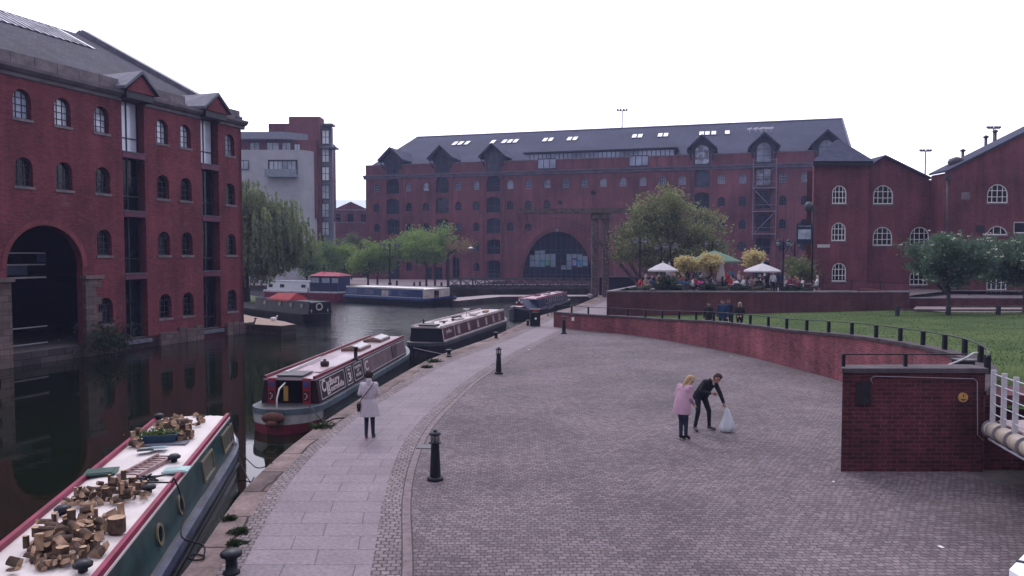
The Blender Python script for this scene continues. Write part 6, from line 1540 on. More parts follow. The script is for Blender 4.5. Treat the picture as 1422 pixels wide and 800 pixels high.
mb = MB(); mb.ball((-.16, 0, .50), .2, 14, 10, (.8, 1.7, .85)); mb.ball((-.3, 0, .36), .13, 12, 8, (.8, 1.4, .8)); mb.build('rope_fender', mat('fender_rope', (.075, .028, .024), .9, .3, 14, .6), R2)
mb = MB(); x, y = local2(494, 500, WZ + 1.48); mb.lathe([(.09, 0), (.09, .06), (.065, .07), (.065, .42), (.08, .43), (.08, .47), (.05, .475)], 14); mb.build('chimney', M['black_iron'], R2, loc=(x, y, b2['zr'] + .05))
for (px, py, w_, l_) in ((508, 482, .75, 1.5), (530, 470, .75, 1.6)):
    x, y = local2(px, py, WZ + 1.55); mb = MB(); v = [(-l_ / 2, -w_ / 2, 0), (l_ / 2, -w_ / 2, 0), (l_ / 2, w_ / 2, 0), (-l_ / 2, w_ / 2, 0), (-l_ / 2 + .05, 0, .2), (l_ / 2 - .05, 0, .2), (-l_ / 2, -w_ / 2, .09), (l_ / 2, -w_ / 2, .09), (l_ / 2, w_ / 2, .09), (-l_ / 2, w_ / 2, .09)]
    mb.add(v, [(0, 1, 7, 6), (1, 2, 8, 7), (2, 3, 9, 8), (3, 0, 6, 9), (6, 7, 5, 4), (8, 9, 4, 5), (6, 4, 9), (7, 8, 5)]); o = mb.build('roof_light', mat('varnish', (.14, .08, .07), .4, .2), R2, loc=(x, 0, b2['zr'] + .05))
    mb = MB(); mb.add([(-l_ / 2 + .1, -w_ / 2 + .04, .12), (l_ / 2 - .1, -w_ / 2 + .04, .12), (l_ / 2 - .1, -.03, .205), (-l_ / 2 + .1, -.03, .205)], [(0, 1, 2, 3)]); mb.build('cover', wh, o)
mb = MB(); x, y = local2(451, 508, WZ + 1.5); mb.lathe([(.12, 0), (.15, .1), (.14, .18), (.05, .2), (.05, .26), (.01, .27)], 12); mb.build('water_can', gloss('can_dark', (.03, .015, .02)), R2, loc=(x, y, b2['zr'] + .04))
mb = MB(); mb.box((b2['c0'] + 2.2, .35, b2['zr'] + .12), (3.4, .06, .05), rz=.03); mb.build('boat_pole', wh, R2)
mb = MB(); mb.box((b2['c0'] + 1.7, 0, b2['zr'] + .06), (1.4, 1.2, .008)); mb.build('painted_roof_panel', mat('roof_pink', (.40, .30, .34), .3, .1), R2)
rope('mooring_rope', [Vector((ste2.x + .9, ste2.y + .3, .15)), G3(450, 585, .05), G3(462, 582, .03), G3(478, 580, .03)], .02, M['rope_black'], 'black stern rope of the lettered boat lying on the quay stones')
rope('mooring_rope', [G3(574, 483, .3), G3(600, 489, .28), G3(628, 494, .2)], .016, M['rope_pale'], 'pale taut mooring line between the lettered boat and a mooring post')
# ---------------------------------------------------------------- third boat, maroon with cream lines
ax3 = Vector((.24, .97)).normalized(); lf3 = Vector((-ax3.y, ax3.x)); p0 = Vector(G(613.9, 455.5, .8)); p1 = Vector(G(699.5, 431, .8)); ax3 = (p1 - p0).normalized(); lf3 = Vector((-ax3.y, ax3.x)); c1_ = (p1 - p0).length
ste3 = p0 + lf3 * .84 - ax3 * 1.0; cream = gloss('cream_paint', (.42, .37, .37), .45)
b3 = narrowboat('narrowboat', 'maroon narrowboat with cream coach lines and cream cluttered roof', ste3, dirang(*ax3), L=c1_ + 3.2, c0=1.0, c1=1.0 + c1_, gun=.66, roof=1.4, side=gloss('side_maroon', (.055, .018, .032), .35), roofm=mat('roof_cream', (.40, .35, .36), .5, .25, 1.2, .1), railm=cream, hull=gloss('hull_grey3', (.012, .014, .024), .5, .4), bandm=gloss('band3', (.05, .055, .075), .4))
R3 = b3['root']; p = p0 + lf3 * -.05 - ax3 * 1.0; sx3 = lambda px: onwall(px, 0, (p.x, p.y), (ax3.x, ax3.y))[0]
b3['box'](-1, 1 + c1_ / 2, .73, c1_, .09, .015, 'coach_line', cream); b3['box'](-1, 1.03, 1.05, .07, .62, .016, 'corner_line', cream); b3['box'](-1, sx3(630), 1.05, .06, .62, .016, 'divider_line', cream)
for px in (635.7, 650, 662.8, 674.6, 684.6, 693): b3['win'](-1, sx3(px), 1.07, .5, .45, gloss('winframe3', (.20, .15, .16)), mat('net_curtain', (.28, .23, .24), .4, .3, 3))
T = b3['sideT'](-1, (1.0 + sx3(630)) / 2 + .05, 1.15); 
mb = MB(); text_mesh(mb, 'peribou', T @ Matrix.Translation((0, 0, .01)), .30, .003, .006, .9); mb.build('lettering', cream, R3)
mb = MB(); mb.lo((.98, -.84, .66), (.996, .84, 1.37)); mb.build('stern_cover', mat('navy_canvas', (.008, .009, .02), .7), R3)
mb = MB(); mb.box((1.4, 0, 1.5), (.7, .9, .08)); mb.build('sliding_hatch', M['dark_steel'], R3)
r = random.Random(12)
for k in range(7): mb = MB(); mb.box((0, 0, .05), (r.uniform(.4, 1.3), r.uniform(.15, .4), r.uniform(.04, .12)), rz=r.uniform(-.2, .2)); mb.build('roof_box', [M['roof_cream'] if False else cream, M['dark_steel'], lspl][r.randrange(3)], R3, loc=(2.4 + k * 1.45, r.uniform(-.4, .45), b3['zr'] + .05))
mb = MB(); mb.lathe([(.05, 0), (.05, .3)], 10); mb.build('chimney', M['black_iron'], R3, loc=(1.9, .5, b3['zr'] + .05))
mb = MB(); mb.tube([(0, 0, 0), (0, 0, .35)], .025, 6); mb.lathe([(.02, 0), (.2, .07), (.22, .09)], 12, (0, 0, .34)); mb.build('satellite_dish', wh, R3, loc=(1 + c1_ * .55, 0, b3['zr'] + .05))
for k in (3.0, 4.5, 6.0): vent(b3, k, -.25)
# ---------------------------------------------------------------- fourth boat, bow towards us
bowp = Vector((.15, 59.2)); stp = Vector((5.0, 76.0)); ax4 = (bowp - stp).normalized(); lf4 = Vector((-ax4.y, ax4.x)); L4_ = (bowp - stp).length
b4 = narrowboat('narrowboat', 'dark blue narrowboat with pink roof and pointed maroon bow cover facing the viewer', stp, dirang(*ax4), L=L4_, c0=1.6, c1=L4_ - 4.2, gun=.66, roof=1.42, side=gloss('side_blue4', (.018, .022, .06), .3), roofm=mat('roof_pink4', (.42, .30, .34), .4, .15), railm=gloss('rail_red4', (.22, .02, .05)), hull=gloss('hull4', (.008, .009, .018), .5), bandm=gloss('band4', (.12, .12, .15)), sheer=.45)
R4 = b4['root']
for k in range(6): b4['win'](1, 2.6 + k * 1.55, 1.08, .75, .42, cream)
mb = MB(); x0, x1 = L4_ - 4.2, L4_ - 1.6; mb.add([(x0, -.86, .7), (x0, .86, .7), (x0, 0, 1.5), (x1, -.75, .75), (x1, .75, .75), (x1, 0, 1.45)], [(0, 2, 5, 3), (1, 4, 5, 2), (0, 1, 2)]); cr_ = mb.build('cratch_cover', gloss('cratch_navy', (.02, .03, .07), .5), R4)
mb = MB(); mb.add([(x1 + .01, -.75, .75), (x1 + .01, .75, .75), (x1 + .01, 0, 1.43)], [(0, 1, 2)]); mb.build('cratch_board', gloss('cratch_maroon', (.13, .02, .035)), cr_)
mb = MB(); [mb.ball((x1 + .12, y, z), .08, 8, 5) for y, z in ((-.2, 1.3), (.2, 1.3), (.02, 1.46))]; mb.build('ornament', wh, cr_)
mb = MB(); mb.box((L4_ - .9, 0, 1.02), (1.0, .9, .05)); mb.build('foredeck', cream, R4)
r = random.Random(15)
for k in range(4): mb = MB(); mb.box((0, 0, .06), (r.uniform(.5, 1.2), r.uniform(.2, .5), .1)); mb.build('roof_box', [cream, M['dark_steel']][k % 2], R4, loc=(3 + k * 2.2, r.uniform(-.3, .3), b4['zr'] + .05))
# ---------------------------------------------------------------- wide blue boat on the far quay
ax5 = Vector((.80, -.60)).normalized(); lf5 = Vector((-ax5.y, ax5.x)); cor = Vector((-8.9, 75.2)); ste5 = cor + lf5 * 2.1 - ax5 * 12.2
b5 = narrowboat('wide_boat', 'wide blue boat with white roof and cream front moored across the water', ste5, dirang(*ax5), L=14.4, W=4.3, c0=.9, c1=12.2, gun=.7, roof=1.62, bow=2.0, stern=.8, sheer=.35, side=gloss('side_blue5', (.008, .025, .10), .3), roofm=mat('roof_white5', (.62, .60, .60), .5, .05), railm=mat('roof_edge5', (.50, .49, .50), .5), bandm=gloss('band5', (.02, .05, .18), .3), group='narrowboats moored on the canal')
R5 = b5['root']; cr5 = gloss('cream5', (.38, .34, .33), .5)
mb = MB(); mb.lo((12.203, -1.98, .7), (12.23, 1.98, 1.58)); fr_ = mb.build('front_bulkhead', cr5, R5)
mb = MB(); mb.lo((12.232, -.35, .72), (12.25, .35, 1.5)); mb.build('door', gloss('door5', (.10, .045, .05)), fr_)
mb = MB(); mb.lo((12.252, -.28, 1.0), (12.26, -.04, 1.42)); mb.lo((12.252, .04, 1.0), (12.26, .28, 1.42)); mb.build('door_glass', M['pane_dark'], fr_)
for k in range(4): b5['win'](-1, 2.0 + k * 2.55, 1.2, 1.5, .42, gloss('line5', (.05, .12, .28)), mat('blue_glass', (.012, .03, .09), .15, .3))
b5['box'](-1, 6.9, 1.15, 1.0, .6, .02, 'name_board', cr5); b5['box'](-1, 6.5, .79, 11.2, .05, .02, 'coach_line', mat('line5w', (.4, .45, .5)))
# ---------------------------------------------------------------- white and navy cruiser with a red canopy
ax6 = Vector((.93, -.37)).normalized(); lf6 = Vector((-ax6.y, ax6.x)); ste6 = Vector((-28.2, 88.6))
b6 = narrowboat('cabin_cruiser', 'white canal cruiser with navy wheelhouse under a red canopy beneath the willow', ste6, dirang(*ax6), L=12.0, W=3.0, c0=.8, c1=6.6, gun=1.0, roof=2.0, stern=.5, bow=1.8, sheer=.1, side=mat('white6', (.50, .52, .58), .4, .05), roofm=mat('roof6', (.30, .33, .40), .5), railm=mat('rail6', (.45, .46, .5)), hull=gloss('hull6', (.14, .02, .04), .4), bandm=mat('band6', (.45, .46, .52)), group='narrowboats moored on the canal')
R6 = b6['root']
for x in (1.3, 2.9, 5.8): b6['win'](-1, x, 1.55, .55, .35, M['dark_frame'])
nv = mat('navy6', (.015, .022, .07), .6)
mb = MB(); mb.prism([(6.8, -1.35), (10.2, -1.25), (10.5, 0), (10.2, 1.25), (6.8, 1.35)], 1.0, 2.7); wh_ = mb.build('wheelhouse', nv, R6)
mb = MB(); v = [(6.6, -1.45, 2.703), (10.5, -1.35, 2.703), (10.5, 1.35, 2.703), (6.6, 1.45, 2.703), (7.2, 0, 3.15), (9.9, 0, 3.05)]; mb.add(v, [(0, 1, 5, 4), (1, 2, 5), (2, 3, 4, 5), (3, 0, 4)]); mb.build('canopy', mat('canopy_red', (.26, .02, .05), .7, .15), wh_)
for x0, x1 in ((6.9, 7.9), (8.3, 9.3), (9.6, 10.4)): mb = MB(); mb.quad((x0, -1.37, 1.95), (x1, -1.35, 1.95), (x1, -1.35, 2.5), (x0, -1.37, 2.5)); mb.build('clear_panel', mat('clear6', (.24, .28, .36), .1), wh_)
for x in (7.6, 10.3): mb = MB(); mb.tube([(x, 0, 3.3), (x, 0, 3.95)], .1, 8); mb.build('stovepipe', M['black_iron'], R6)
# ---------------------------------------------------------------- black boat by the spit
ax7 = Vector((.70, -.71)).normalized(); lf7 = Vector((-ax7.y, ax7.x)); nose = Vector((-13.9, 56.2)); L7_ = 13.5; ste7 = nose - ax7 * L7_
b7 = narrowboat('narrowboat', 'black narrowboat with red canvas roof moored by the gravel spit', nose, dirang(*(-ax7)), L=L7_, W=2.2, c0=.5, c1=9.0, gun=.7, roof=1.55, side=gloss('side_black7', (.010, .012, .022), .4), roofm=mat('roof7', (.02, .022, .035), .6, .3), railm=gloss('rail7', (.05, .05, .07)))
R7 = b7['root']
mb = MB(); v = [(3.6, -.95, 1.56), (7.2, -.95, 1.56), (7.2, .95, 1.56), (3.6, .95, 1.56), (3.9, 0, 2.15), (6.9, 0, 2.05)]; mb.add(v, [(0, 1, 5, 4), (1, 2, 5), (2, 3, 4, 5), (3, 0, 4)]); mb.build('canvas_cover', mat('canvas_red7', (.28, .02, .03), .7, .15), R7)
mb = MB(); mb.T = Matrix.Translation((.46, .1, 1.25)) @ Matrix.Rotation(PI / 2, 4, 'Y')
n_, k_ = 20, 8; vs = [((.24 + .06 * math.cos(2 * PI * j / k_)) * math.cos(2 * PI * i / n_), (.24 + .06 * math.cos(2 * PI * j / k_)) * math.sin(2 * PI * i / n_), .05 * math.sin(2 * PI * j / k_)) for i in range(n_) for j in range(k_)]
mb.smooth = True; mb.add(vs, [(i * k_ + j, ((i + 1) % n_) * k_ + j, ((i + 1) % n_) * k_ + (j + 1) % k_, i * k_ + (j + 1) % k_) for i in range(n_) for j in range(k_)]); lbu = mb.build('lifebuoy', wh); lbu.parent = R7
for y in (-.6, .75): mb = MB(); mb.tube([(.44, y, .85), (.44, y, 1.05)], .05, 6); mb.build('fender', wh, R7)
for x in (1.6, 3.2, 5.0, 7.4): b7['win'](1, x, 1.3, .6, .35, M['dark_steel'])
mb = MB(); mb.tube([(2.2, 0, 1.8), (2.2, 0, 2.6)], .05, 8); mb.build('chimney', mat('chim7', (.14, .09, .07)), R7)
# ============================================================ STREET FURNITURE
iron = M['black_iron']
def lantern_bollard():
    r = empty('lantern_bollard')
    mb = MB(); mb.lathe([(.165, 0), (.165, .05), (.13, .075), (.115, .08)], 20); mb.build('base', iron, r)
    mb = MB(); mb.lathe([(.115, .08), (.112, .1), (.085, .70), (.083, .74)], 20); mb.build('shaft', iron, r)
    mb = MB(); mb.lathe([(.084, .74), (.125, .755), (.125, .775), (.08, .79)], 20); mb.build('collar', iron, r)
    for k in range(6): mb = MB(); a = k * PI / 3 + .3; mb.tube([(.08 * math.cos(a), .08 * math.sin(a), .785), (.08 * math.cos(a), .08 * math.sin(a), .93)], .011, 6); mb.build('lantern_bar', iron, r)
    mb = MB(); mb.lathe([(.03, .785), (.03, .93)], 10); mb.build('core', mat('frosted', (.20, .20, .22), .4), r)
    mb = MB(); mb.lathe([(.12, .93), (.125, .945), (.10, .975), (.05, .99), (.035, 1.0), (.045, 1.015), (.01, 1.03)], 20); mb.build('cap', iron, r)
    return reg(r)
lbo = lantern_bollard()
for i, ((px, py), lb) in enumerate(zip(((604.5, 668.5), (692.5, 521), (783, 465)), ('nearest black lantern topped bollard beside the gutter', 'middle black lantern bollard between the nearest and farthest ones', 'farthest black lantern bollard near the end of the curved wall'))):
    o = lbo if i == 0 else copy_tree(lbo); g = G(px, py - 1.5); o.location = (g[0], g[1], .008); tag(o, lb, 'bollard', 'lantern bollards along the plaza edge')
for i, ((px, py), lb) in enumerate((((321.6, 797), 'nearest squat black mooring post on the quay stones'), ((623.4, 496), 'squat black mooring post holding the pale line of the lettered boat'), ((689, 470), 'squat mooring post beside the maroon boat with cream lines'), ((733, 452), 'farthest squat mooring post near the litter bin'), ((440, 603), 'iron mooring ring post hidden low beside the lettered boat stern'))):
    if i == 4: break
    x, y = G(px, py); r = empty('mooring_post', (x, y, .01), 0, lb, 'mooring post', 'black iron mooring posts on the quay')
    mb = MB(); mb.lathe([(.12, 0), (.12, .03), (.085, .05), (.08, .2), (.10, .24)], 14); mb.build('stem', iron, r)
    mb = MB(); mb.lathe([(.10, .24), (.15, .26), (.155, .30), (.12, .335), (.02, .35)], 14); mb.build('head', iron, r)
# litter bin
x, y = G(743, 453); bn = empty('litter_bin', (x, y, .01), .1, 'black litter bin with red and white markings at the edge of the quay', 'litter bin')
mb = MB(); mb.prism([(-.3, -.24), (-.24, -.3), (.24, -.3), (.3, -.24), (.3, .24), (.24, .3), (-.24, .3), (-.3, .24)], 0, .86); mb.build('body', iron, bn)
mb = MB(); mb.prism([(-.33, -.33), (.33, -.33), (.33, .33), (-.33, .33)], .98, 1.08); mb.build('lid', iron, bn)
for sx in (-1, 1): mb = MB(); mb.lo((sx * .29 - .03, -.28, .86), (sx * .29 + .03, .28, .98)); mb.build('lid_support', iron, bn)
mb = MB(); mb.lo((-.22, -.335, .995), (.22, -.331, 1.06)); mb.build('red_band', mat('bin_red', (.3, .02, .03), .5), bn)
mb = MB(); mb.T = Matrix.Translation((0, -.304, .5)) @ Matrix.Rotation(PI / 2, 4, 'X'); mb.lathe([(.07, 0), (.07, .006)], 16); mb.build('emblem', M['white_paint'], bn)
x, y = G(761, 440); handrail('quay_guard_rail', [(x, y, .01), (X(771, y + 4) , y + 4, .01)], 1.05, 2.1, M['dark_steel'], 'short dark guard rail on the quay beside the dark blue boat', rails=(1.0, .5))
p = atY(795.5, 442.5, 46.2); mb = MB(); mb.box((0, 0, 0), (.15, .02, .22)); o = mb.build('notice', M['white_paint'], loc=(p.x - .02, 45.9, p.z)); tag(o, 'small white notice fixed near the left end of the curved wall', 'notice')
# lantern posts
def lantern_post(h, arms=4, reach=.55, s=1.0):
    r = empty('lantern_post'); mb = MB(); mb.lathe([(.16 * s, 0), (.16 * s, .5), (.09 * s, .6), (.07 * s, 1.2), (.055 * s, h - .3), (.08 * s, h - .25), (.03 * s, h + .1), (.01, h + .35)], 12); mb.build('pole', iron, r)
    for k in range(arms):
        a = 2 * PI * k / arms + .5; c_, s_ = math.cos(a), math.sin(a); mb = MB()
        mb.tube([(0, 0, h - .7), (c_ * reach * .5, s_ * reach * .5, h - .75), (c_ * reach, s_ * reach, h - .5), (c_ * reach, s_ * reach, h - .32)], .025 * s, 6); ar_ = mb.build('arm', iron, r)
        mb = MB(); mb.lathe([(.07 * s, h - .32), (.16 * s, h - .02)], 6, (c_ * reach, s_ * reach, 0)); mb.build('lantern_glass', mat('lantern_glass', (.16, .18, .22), .15), ar_)
        mb = MB(); mb.lathe([(.19 * s, h - .018), (.15 * s, h + .05), (.04, h + .15), (.01, h + .22)], 6, (c_ * reach, s_ * reach, 0)); mb.build('lantern_cap', iron, ar_)
    return reg(r)
gL = 'lantern posts around the terrace'
for px, top, Y, zb, arms, rc, lb in ((889, 328, 58.6, TG, 4, .5, 'tall black lantern post at the left end of the terrace wall'), (918.5, 338, 68, TG, 4, .5, 'slim black lantern post behind the left white parasol'), (931, 336, 66, TG, 4, .6, 'lantern post standing just right of the slim one in front of the tree'),
        (989, 332, 70, TG, 2, .7, 'lantern post rising behind the peak of the green parasol'), (1088, 330, 57.6, TG, 4, .5, 'tallest black lantern post right of the right white parasol'), (1104, 333, 66, TG, 4, .45, 'thin lantern post between the tallest one and the sign post')):
    p = atY(px, top, Y); o = lantern_post(p.z - zb - .3, arms, rc); o.location = (p.x, p.y, zb); tag(o, lb, 'lantern post', gL)
p = atY(541, 337, 106.5); o = lantern_post(p.z - .3, 5, 1.3, 1.5); o.location = (p.x, 106.5, 0); tag(o, 'tall five armed black lantern post on the far plaza by the water', 'lantern post')
p = atY(662, 342, 104.5); sl_ = empty('street_lamp', (p.x, 100.8, 0), 0, 'slender street lamp with a pale dish head in front of the long warehouse', 'street lamp')
mb = MB(); mb.tube([(0, 0, -.6), (0, 0, 5.6)], [.09, .05], 8); mb.build('pole', M['dark_steel'], sl_); mb = MB(); mb.tube([(0, 0, 5.2), (-.4, 0, 5.35)], .03, 6); mb.build('arm', M['dark_steel'], sl_)
mb = MB(); mb.lathe([(.42, 0), (.4, .05), (.12, .2), (.02, .22)], 14, (-.6, 0, 5.25)); mb.build('dish', M['galv'], sl_)
# post with hanging pub board
YS = 60.5; p = atY(1129.5, 281, YS); sp = empty('sign_post', (p.x, YS, TG), 0, 'tall black post carrying a dark board with a pale picture', 'sign post')
hh = p.z - TG; mb = MB(); mb.tube([(0, 0, 0), (0, 0, hh)], .075, 10); mb.build('post', iron, sp)
mb = MB(); mb.lathe([(.02, 0), (.32, .25), (.36, .6), (.2, .85), (.02, .9)], 8, (-.35, 0, hh - .85)); mb.build('floodlight', M['dark_steel'], sp)
a = atY(1108, 311, YS); b_ = atY(1129, 338, YS); w_ = b_.x - a.x; h_ = a.z - b_.z; mb = MB(); mb.box((-w_ / 2 - .07, 0, (a.z + b_.z) / 2 - TG), (w_, .1, h_)); bd = mb.build('board', gloss('board_navy', (.015, .025, .055), .4), sp)
mb = MB(); mb.box((-w_ / 2 - .07, -.06, (a.z + b_.z) / 2 - TG - .05), (w_ * .82, .02, h_ * .5)); mb.build('picture', mat('picture_pale', (.28, .33, .42), .5, .35, 1.5), bd)
mb = MB(); text_mesh(mb, 'THE WHARF', Matrix.Translation((-w_ / 2 - .07, -.062, a.z - TG - .19)) @ Matrix.Rotation(PI / 2, 4, 'X'), .18, .004); mb.build('lettering', mat('letter_pale', (.30, .34, .42), .5), bd)
for z in (a.z + .08, b_.z - .05): mb = MB(); mb.box((-w_ / 2, 0, z - TG), (w_ + .1, .06, .06)); mb.build('bracket', iron, sp)
# parasols
def parasol(name, px, apex, edge, wpx, Y, m, label, zb=TG, sides=8):
    p = atY(px, apex, Y); e = atY(px, edge, Y); r_ = wpx / 2 / FOC * Y; root = empty(name, (p.x, Y, zb), 0, label, 'parasol')
    zt, ze = p.z - zb, e.z - zb
    mb = MB(); mb.tube([(0, 0, 0), (0, 0, zt - .05)], .035, 8); mb.build('pole', M['timber_old'], root); mb = MB(); mb.lathe([(.32, 0), (.3, .08), (.06, .12)], 14); mb.build('base', M['dark_steel'], root)
    mb = MB(); k = sides * 2; vs = [(0, 0, zt)]
    for f in (.5, 1.0):
        for i in range(k): a = 2 * PI * i / k + PI / k; rr = r_ * f * (1 if i % 2 == 0 else .955); vs.append((rr * math.cos(a), rr * math.sin(a), zt - (zt - ze) * (f ** 1.15) - (.02 if i % 2 else 0)))
    for i in range(k): a = 2 * PI * i / k + PI / k; rr = r_ * (1 if i % 2 == 0 else .955); vs.append((rr * math.cos(a), rr * math.sin(a), ze - .12))
    fs = [(0, 1 + i, 1 + (i + 1) % k) for i in range(k)] + [(1 + i, 1 + k + i, 1 + k + (i + 1) % k, 1 + (i + 1) % k) for i in range(k)] + [(1 + k + i, 1 + 2 * k + i, 1 + 2 * k + (i + 1) % k, 1 + k + (i + 1) % k) for i in range(k)]
    mb.add(vs, fs); c_ = mb.build('canopy', m, root); mb = MB(); mb.ball((0, 0, zt + .04), .06, 8, 5); mb.build('finial', m, root)
    for i in range(sides): mb = MB(); a = 2 * PI * i / sides + PI / k; mb.tube([(0, 0, ze + .05 - .35), (r_ * .55 * math.cos(a), r_ * .55 * math.sin(a), zt - (zt - ze) * .52 - .03)], .012, 5); mb.build('rib', M['timber_old'], root)
def cloth(name, c, tr=.35):
    m, n, b, out = nodes(name); b.inputs['Base Color'].default_value = rgba(c); b.inputs['Roughness'].default_value = .9
    t = n.nodes.new('ShaderNodeBsdfTranslucent'); t.inputs['Color'].default_value = rgba(c); ms = n.nodes.new('ShaderNodeMixShader'); ms.inputs[0].default_value = tr
    n.links.new(b.outputs[0], ms.inputs[1]); n.links.new(t.outputs[0], ms.inputs[2]); n.links.new(ms.outputs[0], out.inputs[0]); return m
wc = cloth('canvas_white', (.68, .66, .70)); gc = cloth('canvas_green', (.13, .22, .17), .3); bc = cloth('canvas_beige', (.42, .37, .38), .2)
parasol('parasol', 920.5, 364.5, 374.5, 43, 58.6, wc, 'open white parasol at the left of the terrace beside a closed one')
parasol('parasol', 1058.5, 365.5, 375.5, 51, 58.4, wc, 'open white parasol at the right of the terrace beneath the golden tree')
parasol('parasol', 992, 347.5, 362.5, 78, 64, gc, 'large pale green parasol behind the golden trees', sides=4)
for px, t, b_, Y, wd, lb in ((929.5, 364, 387, 60.5, .28, 'closed pale parasol standing behind the open white one at left'), (978, 371, 386, 66, .26, 'smallest closed parasol standing between the golden trees'), (1001.5, 362, 391, 59, .30, 'closed beige parasol in the middle of the drinkers')):
    p = atY(px, t, Y); e = atY(px, b_, Y); root = empty('closed_parasol', (p.x, Y, TG), 0, lb, 'parasol', 'closed parasols on the terrace'); zt, ze = p.z - TG, max(.45, e.z - TG)
    n_ = 16; mb = MB(); prof = [(wd * .75, ze), (wd, ze + .2), (wd * .8, ze + (zt - ze) * .45), (wd * .5, ze + (zt - ze) * .75), (.05, zt)]; vs = []
    for r_, z in prof: vs += [(r_ * (1 + .16 * (-1) ** k) * math.cos(2 * PI * k / n_), r_ * (1 + .16 * (-1) ** k) * math.sin(2 * PI * k / n_), z) for k in range(n_)]
    mb.add(vs, [(a * n_ + k, a * n_ + (k + 1) % n_, (a + 1) * n_ + (k + 1) % n_, (a + 1) * n_ + k) for a in range(4) for k in range(n_)]); mb.build('folded_canopy', bc, root)
    mb = MB(); mb.tube([(0, 0, 0), (0, 0, zt + .08)], .03, 8); mb.build('pole', M['timber_old'], root)
# distant cars on the raised car park
def car(x, y, z, rz, c, label):
    r = empty('parked_car', (x, y, z), rz, label, 'car', 'cars on the raised car park'); cm = gloss('car_' + label[:5], c, .25)
    mb = MB(); prof = [(-2.1, .35), (-2.1, .8), (-1.75, .92), (-1.2, 1.38), (.35, 1.42), (1.0, .95), (1.95, .8), (2.1, .6), (2.1, .35)]
    n_ = len(prof); vs = [(a, -.82 if b_ < 1.2 else -.65, b_) for a, b_ in prof] + [(a, .82 if b_ < 1.2 else .65, b_) for a, b_ in prof]
    mb.add(vs, [(i, (i + 1) % n_, n_ + (i + 1) % n_, n_ + i) for i in range(n_)] + [tuple(range(n_))[::-1], tuple(range(n_, 2 * n_))]); mb.build('body', cm, r)
    for sy in (-1, 1): mb = MB(); mb.quad((-1.55, sy * .84, .95), (.8, sy * .84, .95), (.3, sy * .69, 1.36), (-1.15, sy * .69, 1.36)); mb.build('side_window', M['pane_dark'], r)
    mb = MB(); mb.quad((.98, -.7, .98), (.98, .7, .98), (.42, .6, 1.38), (.42, -.6, 1.38)); mb.build('windscreen', M['pane_dark'], r)
    for sx in (-1.3, 1.3):
        for sy in (-1, 1): mb = MB(); mb.T = Matrix.Translation((sx, sy * .8, .32)) @ Matrix.Rotation(PI / 2, 4, 'X'); mb.lathe([(.2, -.1), (.32, -.08), (.32, .08), (.2, .1)], 16); mb.build('wheel', M['black'], r)
car(-30.9, 148.8, 6.1, .1, (.5, .5, .53), 'white car parked behind the distant parapet beside the warehouse'); car(-34.5, 150.5, 6.1, 0, (.03, .04, .07), 'dark blue car parked left of the white one behind the parapet')
for px, h_, lb in ((551, .75, 'dark squat post on the far plaza right of the tall lantern'), (575, .5, 'small dark post on the plaza edge left of the forked trunk tree'), (583, .6, 'pair member dark post nearest the forked trunk tree'), (613, .5, 'small dark post near the leaning tree on the plaza')):
    x, y = G(px, 396.8, 0); r = empty('plaza_bollard', (x, 107.2, .01), 0, lb, 'bollard', 'posts on the far plaza'); x_ = X(px, 107.2); r.location.x = x_
    mb = MB(); mb.lathe([(.16, 0), (.14, h_ * .8)], 10); mb.build('shaft', iron, r); mb = MB(); mb.ball((0, 0, h_ * .9), .16, 10, 6, (1, 1, .7)); mb.build('cap', iron, r)
# ============================================================ PEOPLE
def mesh_from(caps, solids, voxel, smooth_it=3):
    mb = MB()
    for p0, p1, r0, r1, *_ in caps:
        p0, p1 = Vector(p0), Vector(p1)
        if (p1 - p0).length > 1e-4: mb.tube([p0, p1], [r0, r1], 12)
        mb.ball(p0, r0, 12, 8); mb.ball(p1, r1, 12, 8)
    for vs, fs in solids: mb.add(vs, fs)
    me = mb.mesh('tmp', M['black']); ob = bpy.data.objects.new('tmp', me); C.objects.link(ob)
    md = ob.modifiers.new('r', 'REMESH'); md.mode = 'VOXEL'; md.voxel_size = voxel; md.use_smooth_shade = True
    sm = ob.modifiers.new('s', 'SMOOTH'); sm.iterations = smooth_it; sm.factor = .5
    me2 = bpy.data.meshes.new_from_object(ob.evaluated_get(bpy.context.evaluated_depsgraph_get()))
    bpy.data.objects.remove(ob); bpy.data.meshes.remove(me)
    me2.materials.clear(); me2.polygons.foreach_set('use_smooth', [True] * len(me2.polygons)); return me2
def paint(me, caps):
    n = len(me.polygons); c = np.zeros(n * 3); me.polygons.foreach_get('center', c); c = c.reshape(-1, 3); best = np.full(n, 1e9); idx = np.zeros(n, np.int32)
    for p0, p1, r0, r1, mi, *bonus in caps:
        a = np.array(p0); d = np.array(p1) - a; L = (d ** 2).sum(); t = np.clip(((c - a) @ d) / L, 0, 1) if L > 1e-9 else np.zeros(n)
        q = np.linalg.norm(c - a - t[:, None] * d, axis=1) - (r0 + (r1 - r0) * t) - (bonus[0] if bonus else 0); k = q < best; best[k] = q[k]; idx[k] = mi
    me.polygons.foreach_set('material_index', idx)
SK, TO, TR, HA, SH, DK = 0, 1, 2, 3, 4, 5
